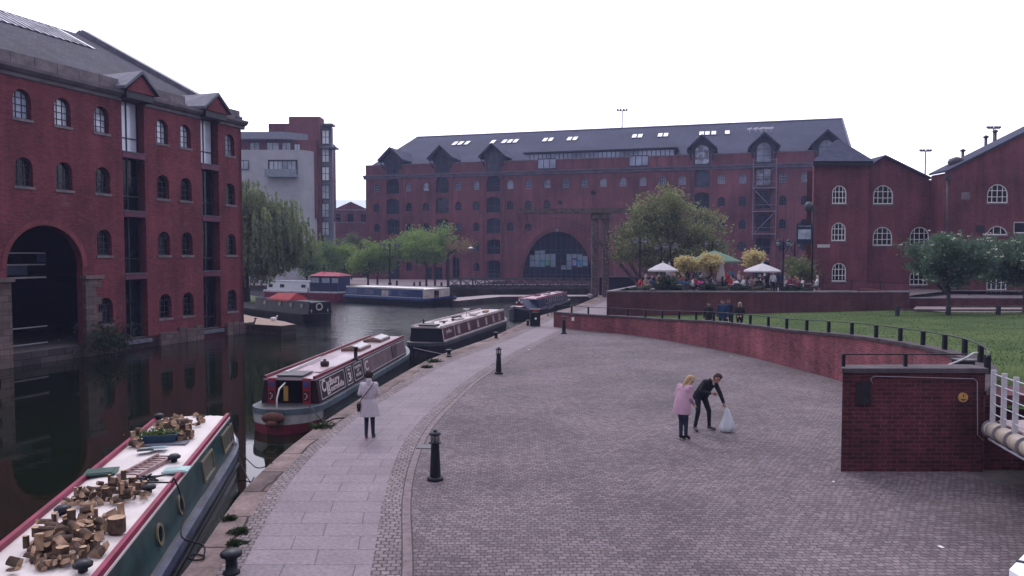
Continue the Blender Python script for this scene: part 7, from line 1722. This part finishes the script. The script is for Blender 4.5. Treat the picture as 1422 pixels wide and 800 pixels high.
def body_caps(j, fingers=False, longhair=False, lowneck=False, sc=1.0):
    V = {k: Vector(v) for k, v in j.items()}; S_ = (V['shR'] - V['shL']).normalized(); P_, N = V['pelvis'], V['neck']; fw_ = V['face'].normalized(); H = V['head']; up = (H - N).normalized()
    sd = fw_.cross(up).normalized(); up2 = sd.cross(fw_).normalized()
    c = []
    A = c.append
    A((P_ - S_ * .085, P_ + S_ * .085, .115, .115, TR)); 
    w1 = P_.lerp(N, .32); ch = P_.lerp(N, .72)
    tf = S_.cross(N - P_).normalized(); 
    for s in (-1, 1): A((P_.lerp(N, .08) + S_ * .055 * s, w1 + S_ * .05 * s, .11, .10, TO)); A((w1 + S_ * .05 * s, ch + S_ * .085 * s, .10, .112, TO)); A((ch + S_ * .085 * s, N + S_ * .05 * s - (N - P_).normalized() * .06, .108, .07, TO))
    A((V['shL'], V['shR'], .062, .062, TO)); A((V['shL'] * .45 + V['shR'] * .55, N, .085, .065, TO)); A((N - up * .03, H - up * .05, .052, .05, SK))
    A((H + up2 * .03, H - up2 * .02, .088, .08, SK)); A((H + fw_ * .03 - up2 * .05, H + fw_ * .035 - up2 * .085, .058, .04, SK, .004))
    A((H + up2 * .045 - fw_ * .018, H - fw_ * .03 + up2 * .0, .093, .088, HA)); A((H + up2 * .075 + fw_ * .025, H + up2 * .07, .068, .07, HA))
    if fingers:
        A((H + fw_ * .088 + up2 * .005, H + fw_ * .103 - up2 * .022, .010, .014, SK, .004))
        for s in (-1, 1): A((H + sd * s * .032 + fw_ * .083 + up2 * .015,) * 2 + (.011, .011, DK, .004)); A((H + sd * .087 * s - up2 * .0, H + sd * .087 * s - up2 * .03, .018, .012, SK, .006))
        A((H + fw_ * .083 - sd * .02 - up2 * .05, H + fw_ * .083 + sd * .02 - up2 * .05, .008, .008, 6, .003))
    if longhair:
        A((H + up2 * .02 - fw_ * .05, H - fw_ * .07 - up2 * .16, .08, .05, HA, .01)); 
        for s in (-1, 1): A((H + sd * .075 * s + up2 * .02, H + sd * .085 * s - up2 * .13 - fw_ * .02, .035, .028, HA, .008))
    for s, q in (('L', -1), ('R', 1)):
        A((V['sh' + s], V['el' + s], .054, .043, TO)); A((V['el' + s], V['ha' + s], .042, .029, TO)); d = (V['ha' + s] - V['el' + s]).normalized(); w = V['ha' + s]
        curl = V.get('curl' + s, Vector((0, 0, 0)) + fw_)
        if fingers:
            side = d.cross(curl).normalized(); pal = d
            A((w - d * .01, w + d * .05, .027, .028, SK, .004)); A((w + d * .05 + side * .018, w + d * .07 - side * .018, .026, .024, SK))
            for k, (o_, ln) in enumerate(((.034, .062), (.012, .072), (-.011, .067), (-.033, .052))):
                b0 = w + d * .07 + side * o_; b1 = b0 + d * ln * .55 + curl * ln * .25; b2_ = b1 + d * ln * .15 + curl * ln * .5; A((b0, b1, .0095, .009, SK)); A((b1, b2_, .009, .008, SK))
            t0 = w + d * .025 + side * .03; t1 = t0 + side * .025 + d * .03 + curl * .015; A((t0, t1, .012, .010, SK)); A((t1, t1 + d * .025 + curl * .018, .010, .009, SK))
        else: A((w, w + d * .09, .032, .028, SK))
        A((P_ + S_ * .09 * q, V['kn' + s], .092, .062, TR)); A((V['kn' + s], V['an' + s], .06, .043, TR)); A((V['an' + s] - Vector((0, 0, .03)), V['to' + s], .042, .036, SH, .01)); A((V['an' + s], V['an' + s] + Vector((0, 0, -.045)) - (V['to' + s] - V['an' + s]).normalized() * .03, .042, .036, SH))
    return [tuple([tuple(Vector(q[0]) * sc), tuple(Vector(q[1]) * sc), q[2] * (sc if sc < 1 else 1), q[3] * (sc if sc < 1 else 1)] + list(q[4:])) for q in c]
def body(caps, voxel):
    me = mesh_from(caps, [], voxel, 2 if voxel < .015 else 1); paint(me, caps); return me
def set_mats(o, ml):
    while len(o.data.materials) < len(ml): o.data.materials.append(None)
    for i, m_ in enumerate(ml): o.material_slots[i].link = 'OBJECT'; o.material_slots[i].material = m_
CM = {}
def cm(c, rough=.85):
    k = tuple(round(x, 3) for x in c)
    if k not in CM: CM[k] = mat('cloth_%d' % len(CM), c, rough, .2, 9)
    return CM[k]
skin = mat('skin', (.33, .19, .15), .6, .08, 20); lips = mat('lips', (.25, .08, .08), .5); eyes = mat('eyes', (.02, .015, .015), .3)
def person(caps, voxel, loc, rz, mats, label, group=None, me=None):
    me = me or body(caps, voxel); o = link('person', me, None, loc, rz); set_mats(o, mats); return tag(o, label, 'person', group)
ST = dict(pelvis=(0, 0, .93), neck=(0, -.01, 1.46), head=(0, .02, 1.61), face=(0, 1, -.05), shL=(-.175, 0, 1.40), shR=(.175, 0, 1.40), elL=(-.24, -.03, 1.13), elR=(.24, -.03, 1.13), haL=(-.25, .06, .88), haR=(.25, .06, .88),
          knL=(-.10, .02, .50), knR=(.10, .02, .50), anL=(-.10, 0, .09), anR=(.10, 0, .09), toL=(-.12, .15, .04), toR=(.12, .15, .04))
def J(**k): d = dict(ST); d.update(k); return d
def garment(name, caps, rings, parent, m, voxel=.012, folds=0.0, seed=1, sides=30):
    """closed coat shape: capsules for body and sleeves plus a lofted skirt; gentle modelled folds"""
    solids = []
    if rings:
        vs = []; r = random.Random(seed); ph = [r.uniform(0, 6) for _ in range(3)]
        for (cx, cy, cz, rx, ry, fo) in rings:
            for k in range(sides):
                a = 2 * PI * k / sides; f = 1 + fo * (math.sin(5 * a + ph[0]) * .5 + math.sin(8 * a + ph[1]) * .35 + math.sin(3 * a + ph[2]) * .4); vs.append((cx + rx * f * math.cos(a), cy + ry * f * math.sin(a), cz))
        fs = [(i * sides + k, i * sides + (k + 1) % sides, (i + 1) * sides + (k + 1) % sides, (i + 1) * sides + k) for i in range(len(rings) - 1) for k in range(sides)] + [tuple(range(sides))[::-1], tuple((len(rings) - 1) * sides + k for k in range(sides))]
        solids.append((vs, fs))
    me = mesh_from(caps, solids, voxel, 2); me.materials.append(m); return link(name, me, parent)
denim = cm((.012, .016, .035)); blk_ = cm((.008, .009, .014)); hairb = cm((.022, .012, .010)); hairf = cm((.32, .22, .13))
# --- woman in a pale coat walking away along the quay
gx, gy = G(513, 609)
jw = J(face=(.05, 1, -.25), head=(0, .045, 1.60), neck=(0, .0, 1.455), elL=(-.235, -.02, 1.16), elR=(.235, -.02, 1.16), haL=(-.17, .22, 1.10), haR=(.17, .22, 1.12), knL=(-.075, .06, .50), knR=(.085, .0, .50), anL=(-.07, -.10, .12), anR=(.09, .06, .085), toL=(-.075, .02, .035), toR=(.11, .21, .035), shL=(-.165, 0, 1.385), shR=(.165, 0, 1.385))
coatw = mat('coat_pale', (.42, .38, .43), .85, .06, 6)
caps = body_caps(jw, True); W_ = person(caps, .009, (gx, gy, .012), .08, [skin, coatw, denim, hairb, cm((.03, .03, .05)), eyes, lips], 'person in a long pale coat and dark trousers walking away along the towpath')
W_.scale = (.965,) * 3
arms = [(jw['shL'], jw['elL'], .066, .058), (jw['elL'], jw['haL'], .056, .046), (jw['shR'], jw['elR'], .066, .058), (jw['elR'], jw['haR'], .056, .046), (jw['shL'], jw['shR'], .074, .074), ((-.08, -.005, 1.18), (-.10, -.005, 1.34), .125, .115), ((.08, -.005, 1.18), (.10, -.005, 1.34), .125, .115), ((0, -.01, 1.40), (0, -.02, 1.50), .09, .075)]
garment('coat', arms, [(0, 0, .575, .27, .20, .07), (0, 0, .75, .245, .185, .05), (0, 0, .95, .215, .165, .03), (0, 0, 1.06, .175, .14, .015), (0, 0, 1.2, .185, .145, .0), (0, 0, 1.35, .17, .12, 0)], W_, coatw, .010, seed=3)
mb = MB(); mb.tube([(0, 0, 1.045 + .0), (0, 0, 1.075)], .01, 6); 
mb = MB(); n_ = 28; vs = []
for z, o_ in ((1.045, .012), (1.085, .012)): vs += [((.178 + o_) * math.cos(2 * PI * k / n_), (.143 + o_) * math.sin(2 * PI * k / n_), z) for k in range(n_)]
mb.add(vs, [(k, (k + 1) % n_, n_ + (k + 1) % n_, n_ + k) for k in range(n_)]); mb.build('coat_belt', mat('coat_belt', (.36, .32, .37), .85), W_)
mb = MB()   # cropped curly hair
r = random.Random(2)
for k in range(46):
    d = Vector((r.gauss(0, 1), r.gauss(-.35, 1), r.gauss(.35, .8))).normalized(); mb.ball(Vector((0, .035, 1.635)) + d * .088, .026, 6, 4)
mb.build('hair', hairb, W_)
shp = mat('shoe_pink', (.55, .10, .18), .6); mb = MB(); mb.ball((-.075, .0, .045), .05, 10, 6, (.9, 2.2, .8)); mb.build('shoe', shp, W_); mb = MB(); mb.ball((.10, .13, .04), .05, 10, 6, (.9, 2.3, .8)); mb.build('shoe', cm((.02, .02, .03)), W_)
hb = empty('shoulder_bag', (gx, gy, .012), .08, 'small dark shoulder bag hanging on a cross body strap at the walker\'s left hip', 'bag')
mb = MB(); mb.tube([(.13, -.10, 1.41), (.06, -.155, 1.30), (-.06, -.165, 1.14), (-.17, -.14, 1.0), (-.22, -.08, .88)], .011, 6); mb.build('strap', cm((.05, .012, .03)), hb)
mb = MB(); mb.box((-.245, -.05, .80), (.06, .20, .20), rx=.1); mb.box((-.28, -.05, .83), (.012, .19, .12), rx=.1); mb.build('pouch', cm((.02, .012, .02)), hb)
# --- bending man in black reaching for a white bag
gx, gy = G(976, 598)
jm = J(pelvis=(-.02, -.10, .93), neck=(.10, .20, 1.33), head=(.20, .34, 1.40), face=(.35, .75, -.55), shL=(-.07, .19, 1.29), shR=(.27, .12, 1.25), elR=(.36, .22, .98), haR=(.42, .30, .74), elL=(-.20, .20, 1.06), haL=(.02, .34, 1.02),
       knL=(-.17, .04, .50), knR=(.15, .04, .50), anL=(-.22, -.02, .09), anR=(.20, -.02, .09), toL=(-.26, .15, .04), toR=(.27, .14, .04), curlL=(1, 0, 0), curlR=(-.4, .6, 0))
for _k in ('pelvis', 'neck', 'head', 'face'): jm[_k] = (-jm[_k][0],) + tuple(jm[_k][1:])
for _k in ('sh', 'el', 'ha', 'kn', 'an', 'to', 'curl'):
    _a, _b = jm[_k + 'L'], jm[_k + 'R']; jm[_k + 'L'] = (-_b[0],) + tuple(_b[1:]); jm[_k + 'R'] = (-_a[0],) + tuple(_a[1:])
caps = body_caps(jm, True)
Mm = person(caps, .009, (gx, gy, .012), PI + .30, [skin, cm((.012, .013, .02)), cm((.010, .012, .024)), cm((.045, .022, .016)), cm((.05, .05, .06)), eyes, lips], 'man in black jacket bending forward and reaching down to a white bag')
# body faces the viewer: jacket with open front and grey shirt
jc = [(jm['shL'], jm['elL'], .066, .056), (jm['elL'], Vector(jm['elL']).lerp(Vector(jm['haL']), .9), .055, .042), (jm['shR'], jm['elR'], .066, .056), (jm['elR'], Vector(jm['elR']).lerp(Vector(jm['haR']), .92), .054, .04), (jm['shL'], jm['shR'], .072, .072)]
P0_, N0 = Vector(jm['pelvis']), Vector(jm['neck'])
for s in (-1, 1): jc += [(P0_ + Vector((.09 * s, 0, -.06)), P0_.lerp(N0, .4) + Vector((.075 * s, 0, 0)), .125, .118), (P0_.lerp(N0, .4) + Vector((.075 * s, 0, 0)), P0_.lerp(N0, .8) + Vector((.085 * s, 0, 0)), .118, .112)]
garment('jacket', jc, None, Mm, cm((.010, .011, .018)), .011)
mb = MB(); q = P0_.lerp(N0, .85) + Vector((-.05, .125, .0)); mb.ball(q, .045, 8, 6, (.8, .6, 1.4)); mb.build('shirt', cm((.30, .30, .34)), Mm)
Mm_loc = Matrix.Translation(Mm.location) @ Matrix.Rotation(PI + .30, 4, 'Z'); hw = Mm_loc @ (Vector(jm['haL']) + Vector((-.03, .03, -.10)))
bgm = cloth('plastic_white', (.62, .65, .72), .3)
mb = MB(); n_ = 22; r = random.Random(9); ph = [r.uniform(0, 6) for _ in range(4)]; h_ = hw.z - .02; prof = [(.10, 0, 0), (.17, .03, .02), (.175, .12, .03), (.15, .24, .03), (.11, .36, .025), (.06, h_ * .85, .015), (.025, h_, .005)]
vs = []
for rr, z, f in prof: vs += [(.045 * math.sin(z * 5) + (rr + f * math.sin(4 * 2 * PI * k / n_ + ph[0] + z * 6) + f * .6 * math.sin(7 * 2 * PI * k / n_ + ph[1])) * math.cos(2 * PI * k / n_), .7 * (rr + f * math.sin(5 * 2 * PI * k / n_ + ph[2])) * math.sin(2 * PI * k / n_), z) for k in range(n_)]
mb.smooth = True; mb.add(vs, [(a * n_ + k, a * n_ + (k + 1) % n_, (a + 1) * n_ + (k + 1) % n_, (a + 1) * n_ + k) for a in range(len(prof) - 1) for k in range(n_)] + [tuple(range(n_))[::-1], tuple((len(prof) - 1) * n_ + k for k in range(n_))])
bg_ = mb.build('carrier_bag', bgm, loc=(hw.x + .03, hw.y, .014)); tag(bg_, 'crumpled white plastic carrier bag held just above the cobbles', 'bag')
mb = MB(); [mb.tube([(-.02 * s, 0, h_ - .03), (-.03 * s, .0, h_ + .03), (-.025, 0, h_ + .06)], .009, 6) for s in (-1, 1)]; mb.build('handle', bgm, bg_)
# --- person in a pink coat, head bowed, beside him
gx, gy = G(948, 611)
jp = J(pelvis=(0, -.03, .90), neck=(.03, .07, 1.36), head=(.09, .17, 1.46), face=(.35, .75, -.6), shL=(-.14, .06, 1.30), shR=(.17, .05, 1.30), elL=(-.19, -.03, 1.06), elR=(.20, .0, 1.06), haL=(-.12, .12, .95), haR=(.20, .14, .92), knL=(-.05, .0, .50), knR=(.07, .03, .50), anL=(-.03, -.04, .12), anR=(.06, .05, .12), toL=(-.02, .09, .03), toR=(.08, .17, .03))
caps = body_caps(jp, True, longhair=True); pinkm = mat('coat_pink', (.40, .25, .34), .85, .06, 6)
Pp = person(caps, .009, (gx, gy, .012), -.75, [skin, pinkm, cm((.02, .028, .055)), hairf, cm((.01, .01, .012)), eyes, lips], 'blond person in a pink coat and dark jeans looking down beside the bending man')
pc = [(jp['shL'], jp['elL'], .062, .054), (jp['elL'], jp['haL'], .053, .044), (jp['shR'], jp['elR'], .062, .054), (jp['elR'], jp['haR'], .053, .044), (jp['shL'], jp['shR'], .07, .07)]
garment('coat', pc, [(0, -.05, .66, .235, .185, .05), (0, -.04, .82, .225, .175, .03), (0, -.02, 1.0, .20, .155, .015), (.01, .02, 1.15, .185, .14, 0), (.02, .05, 1.27, .165, .115, 0)], Pp, pinkm, .010, seed=5)
mb = MB()
for q in ((-.03, -.07, .03), (.06, .02, .03)): mb = MB(); mb.tube([(q[0], q[1], 0), (q[0], q[1], .07)], .008, 6); mb.build('heel', blk_, Pp)
# --- three walkers behind the curved wall
for (px, py, Y, s_, top, hair, lb, rz, lh) in ((984.5, 421, 39.2, .97, (.012, .012, .018), (.02, .014, .012), 'dark haired person in black coat, left of the three behind the curved wall', 2.6, False), (1003.5, 416.5, 39.0, 1.03, (.012, .035, .09), (.03, .02, .02), 'person in bright blue jacket, tallest of the group behind the curved wall', 2.9, False),
        (1012, 422, 39.9, 1.0, (.014, .018, .05), (.05, .04, .03), 'person in navy coat partly hidden behind the blue jacketed one', 2.5, False), (1027.5, 424.5, 38.6, .93, (.011, .011, .015), (.34, .26, .22), 'blond person in black coat, right of the group behind the curved wall', 2.8, True)):
    p = atY(px, py, Y); zf = p.z - 1.72 * s_
    jj = J(haL=(-.1, .22, 1.0), haR=(.1, .24, 1.0)) if lh else J(); caps = body_caps(jj, True, longhair=lh); o = person(caps, .012, (p.x, Y, max(lawn_z(p.x, Y), zf)), rz, [skin, cm(top), cm((.01, .012, .02)), cm(hair), blk_, eyes, lips], lb); o.scale = (s_,) * 3
    jc = [(jj['shL'], jj['elL'], .06, .05), (jj['elL'], jj['haL'], .05, .04), (jj['shR'], jj['elR'], .06, .05), (jj['elR'], jj['haR'], .05, .04), (jj['shL'], jj['shR'], .07, .07)]
    garment('coat', jc, [(0, 0, .78, .185, .15, .03), (0, 0, 1.0, .17, .14, .02), (0, 0, 1.2, .165, .135, .01), (0, 0, 1.38, .15, .11, 0), (0, -.01, 1.47, .07, .07, 0)], o, cm(top), .014, seed=int(px))
# --- terrace crowd
seat = dict(pelvis=(0, -.02, .53), neck=(0, .03, 1.05), head=(0, .07, 1.21), shL=(-.17, .03, .99), shR=(.17, .03, .99), elL=(-.23, .12, .76), elR=(.23, .12, .76), haL=(-.14, .36, .78), haR=(.14, .36, .78), knL=(-.12, .42, .50), knR=(.12, .42, .50), anL=(-.12, .42, .10), anR=(.12, .38, .10), toL=(-.13, .57, .04), toR=(.13, .53, .04))
seatb = dict(seat); seatb.update(neck=(0, -.06, 1.06), head=(.03, -.05, 1.22), shL=(-.17, -.05, 1.0), shR=(.17, -.07, 1.0), elR=(.24, -.02, .75), haR=(.12, .22, .95), face=(.3, 1, 0), haL=(-.1, .25, .62))
seatc = dict(seat); seatc.update(neck=(.02, .10, 1.02), head=(.02, .19, 1.16), shL=(-.16, .11, .97), shR=(.17, .09, .97), face=(-.3, 1, -.3))
TM = {}
for k, jj, lh in (('sa', seat, False), ('sb', seatb, True), ('sc', seatc, False), ('sd', seat, True), ('st', ST, False), ('su', J(haR=(.12, .28, 1.15), haL=(-.25, .02, .9), toR=(.14, .14, .04)), True)):
    d = dict(ST); d.update(jj); TM[k] = body(body_caps(d, False, longhair=lh), .026)
def table():
    r = empty('pub_table'); mb = MB(); mb.lathe([(.44, .70), (.46, .71), (.46, .735), (.44, .74)], 20); mb.build('tabletop', mat('table_wood', (.16, .12, .12), .6, .3, 5), r)
    mb = MB(); mb.tube([(0, 0, .03), (0, 0, .70)], .035, 8); mb.build('pedestal', M['dark_steel'], r); mb = MB(); mb.lathe([(.26, 0), (.25, .03), (.06, .05)], 16); mb.build('foot', M['dark_steel'], r); return reg(r)
def chair():
    r = empty('terrace_chair'); cmx = mat('chair_wicker', (.06, .05, .05), .8, .3, 30)
    mb = MB(); mb.box((0, 0, .44), (.44, .42, .04)); mb.build('seat', cmx, r)
    mb = MB(); mb.box((0, -.22, .68), (.42, .03, .38), rx=.15); mb.build('backrest', cmx, r)
    for sx in (-1, 1):
        for sy in (-1, 1): mb = MB(); mb.tube([(sx * .19, sy * .18, .42), (sx * .21, sy * .21, 0)], .014, 6); mb.build('leg', M['galv'], r)
    return reg(r)
t_first, c_first = [table()], [chair()]
tops = [((.50, .06, .22), 'magenta'), ((.34, .02, .04), 'red'), ((.50, .50, .53), 'white'), ((.015, .015, .02), 'black'), ((.03, .05, .13), 'navy'), ((.14, .13, .15), 'grey'), ((.30, .22, .16), 'tan'), ((.03, .12, .24), 'blue'), ((.22, .06, .10), 'maroon'), ((.42, .30, .36), 'pink'), ((.06, .07, .04), 'olive'), ((.35, .30, .22), 'cream')]
hairs = [(.02, .013, .01), (.05, .03, .02), (.25, .18, .11), (.01, .01, .01), (.30, .29, .29)]
bots = [(.012, .014, .025), (.03, .04, .08), (.07, .06, .05), (.01, .01, .01), (.16, .14, .13)]
TBL = [(911, 61.2, 'back table behind the leftmost shrubs', 4), (1068, 61.6, 'back table behind the right white parasol', 4), (1012, 63.6, 'farthest table under the green parasol', 4), (978, 60.4, 'middle table beside the smallest closed parasol', 4), (930, 60.9, 'second row table behind the left parasol', 4), (1084, 59.4, 'table directly behind the tallest lantern post', 4), (902, 57.9, 'leftmost front table by the lantern post', 3), (922, 59.3, 'table under the left white parasol', 3), (948, 57.9, 'front table right of the dark shrub', 4), (969, 58.1, 'front table below the golden trees', 4), (1001, 60.6, 'table beside the closed beige parasol', 4), (1019, 58.2, 'front table left of right parasol', 4),
       (1049, 58.9, 'table under the right white parasol', 4), (1101, 58.2, 'front table right of tallest lantern post', 4), (940, 62.6, 'back table behind the left closed parasol', 3), (962, 63.5, 'back table behind the golden trees', 4), (986, 62.0, 'back table below the green parasol', 3), (1036, 62.5, 'back table below the right golden tree', 4), (1096, 62.4, 'rear table beside the ornamental tree', 3), (1120, 59.6, 'rightmost table near the sign post', 2)]
seat_txt = {0: 'on the right of', 1: 'far side of', 2: 'on the left of', 3: 'with back turned at'}
rr = random.Random(77); force = {(969, 3): 0, (969, 1): 1, (948, 0): 2, (1019, 1): 1, (1019, 0): 2, (1049, 2): 4, (948, 2): 2, (1101, 2): 2, (1101, 0): 2, (1001, 3): 8}
usedc = [False, False]
for px, Y, desc, ns in TBL:
    x = X(px, Y)
    t = t_first[0] if not usedc[0] else copy_tree(t_first[0]); usedc[0] = True; t.location = (x, Y, TG); tag(t, 'round pub table, ' + desc.replace('table ', 'one ', 1) if False else 'small round ' + desc, 'table', 'round tables on the terrace')
    ks = [0, 1, 2, 3][:ns] if ns > 2 else [0, 2]
    if ns == 3: ks = [0, 1, 2, 3]
    off = rr.uniform(-.25, .25)
    for k in ks:
        a = k * PI / 2 + off; d = .78; cx, cy = x + d * math.cos(a), Y + d * math.sin(a); face = a + PI / 2     # chair front (+y) turned towards the table
        c_ = c_first[0] if not usedc[1] else copy_tree(c_first[0]); usedc[1] = True; c_.location = (cx, cy, TG); c_.rotation_euler = (0, 0, face + rr.uniform(-.15, .15)); tag(c_, 'dark chair, %s the %s' % (['right of', 'far side of', 'left of', 'near side of'][k], desc), 'chair', 'chairs on the terrace')
        col, cn = tops[force.get((px, k), rr.choice([0, 1, 2, 2, 3, 3, 3, 4, 4, 5, 5, 6, 7, 8, 8, 9, 10, 11]))]
        kind = rr.choice(['sa', 'sb', 'sc', 'sd']); o = link('person', TM[kind], None, (cx, cy, TG), c_.rotation_euler[2]); set_mats(o, [skin, cm(col), cm(rr.choice(bots)), cm(rr.choice(hairs)), blk_, eyes, lips]); o.scale = (rr.uniform(.95, 1.05),) * 3
        lb = ('person in %s, %s the %s' % (cn, seat_txt[k], desc)).replace('with back turned at', 'near side of'); tag(o, lb, 'person', 'drinkers on the pub terrace')
for px, Y, kind, rz, ci, bi, hi, s_, lb in ((1073.5, 57.5, 'st', .1, 2, 0, 4, 1.0, 'grey haired man in white shirt standing with his back to us by the coping'), (1066.5, 58.0, 'st', .5, 3, 3, 0, 1.02, 'person in black standing left of the man in the white shirt'), (1081, 57.9, 'st', -.4, 4, 2, 0, 1.04, 'person in navy standing right of the man in the white shirt'),
        (1010, 59.9, 'su', 2.9, 1, 0, 1, 1.0, 'standing person in red near the closed beige parasol'), (1026.5, 60.5, 'su', -2.2, 9, 1, 2, .98, 'standing person in pink left of the right golden tree'), (955, 66.5, 'st', 2.5, 3, 0, 0, 1.0, 'person in black standing far back between the two golden trees'), (1015, 67.2, 'su', 3.0, 7, 0, 3, 1.0, 'person in blue standing on the far steps below the green parasol'),
        (1090.5, 60.2, 'st', 3.3, 5, 1, 0, 1.0, 'person in grey standing just behind the tallest lantern post'), (1062, 64.8, 'su', 1.2, 2, 3, 1, .97, 'person in white standing far back behind the right parasol'), (935, 64.7, 'st', -1, 6, 0, 1, 1.0, 'person in tan standing far back beside the spreading tree')):
    o = link('person', TM[kind], None, (X(px, Y), Y, TG), rz); set_mats(o, [skin, cm(tops[ci][0]), cm(bots[bi]), cm(hairs[hi]), blk_, eyes, lips]); o.scale = (s_,) * 3; tag(o, lb, 'person', 'standing visitors on the pub terrace')
# terrace clutter: deck boards platform and back doors behind
mb = MB(); mb.lo((X(1000, 67), 68.0, TG), (X(1045, 67), 68.3, TG + 1.1)); o = mb.build('timber_screen', M['timber_old']); tag(o, 'low timber screen behind the green parasol', 'screen')
for z in (.35, .75): mb = MB(); mb.lo((X(1000, 67), 67.94, TG + z), (X(1045, 67), 67.995, TG + z + .08)); mb.build('rail', mat('pale_board', (.30, .24, .24), .7), o)
# ============================================================ BIRDS
gx, gy = G3(347.5, 458.5, 0).xy; gs = empty('goose', (gx, gy, .01), .5, 'brown goose standing on the gravel spit beside the left warehouse', 'goose')
mb = MB(); mb.ball((0, 0, .34), .16, 14, 10, (1.75, .9, .85)); mb.ball((-.27, 0, .38), .07, 10, 6, (1.6, .8, .5)); mb.tube([(.2, 0, .4), (.28, 0, .52), (.29, 0, .64)], [.07, .045, .04], 10); mb.ball((.31, 0, .68), .055, 10, 8, (1.3, .9, 1)); 
mb.build('body', mat('goose_brown', (.05, .04, .035), .8, .4, 9), gs); mb = MB(); mb.tube([(.36, 0, .675), (.43, 0, .66)], [.02, .01], 6); mb.build('beak', M['black_iron'], gs)
for s in (-1, 1): mb = MB(); mb.tube([(0, s * .05, .24), (.01, s * .05, .02)], .012, 6); mb.box((.04, s * .05, .012), (.1, .06, .012)); mb.build('leg', mat('goose_leg', (.12, .07, .04), .7), gs)
x, y = G(384, 444.5); mb = MB(); mb.ball((0, 0, .14), .16, 10, 8, (1.5, .8, .8)); mb.tube([(.16, 0, .2), (.25, 0, .34), (.3, 0, .36)], [.06, .04, .035], 8); o = mb.build('gull', M['white_paint'], loc=(-16.2, 51.7, .02)); tag(o, 'small white bird at the tip of the gravel spit', 'bird')
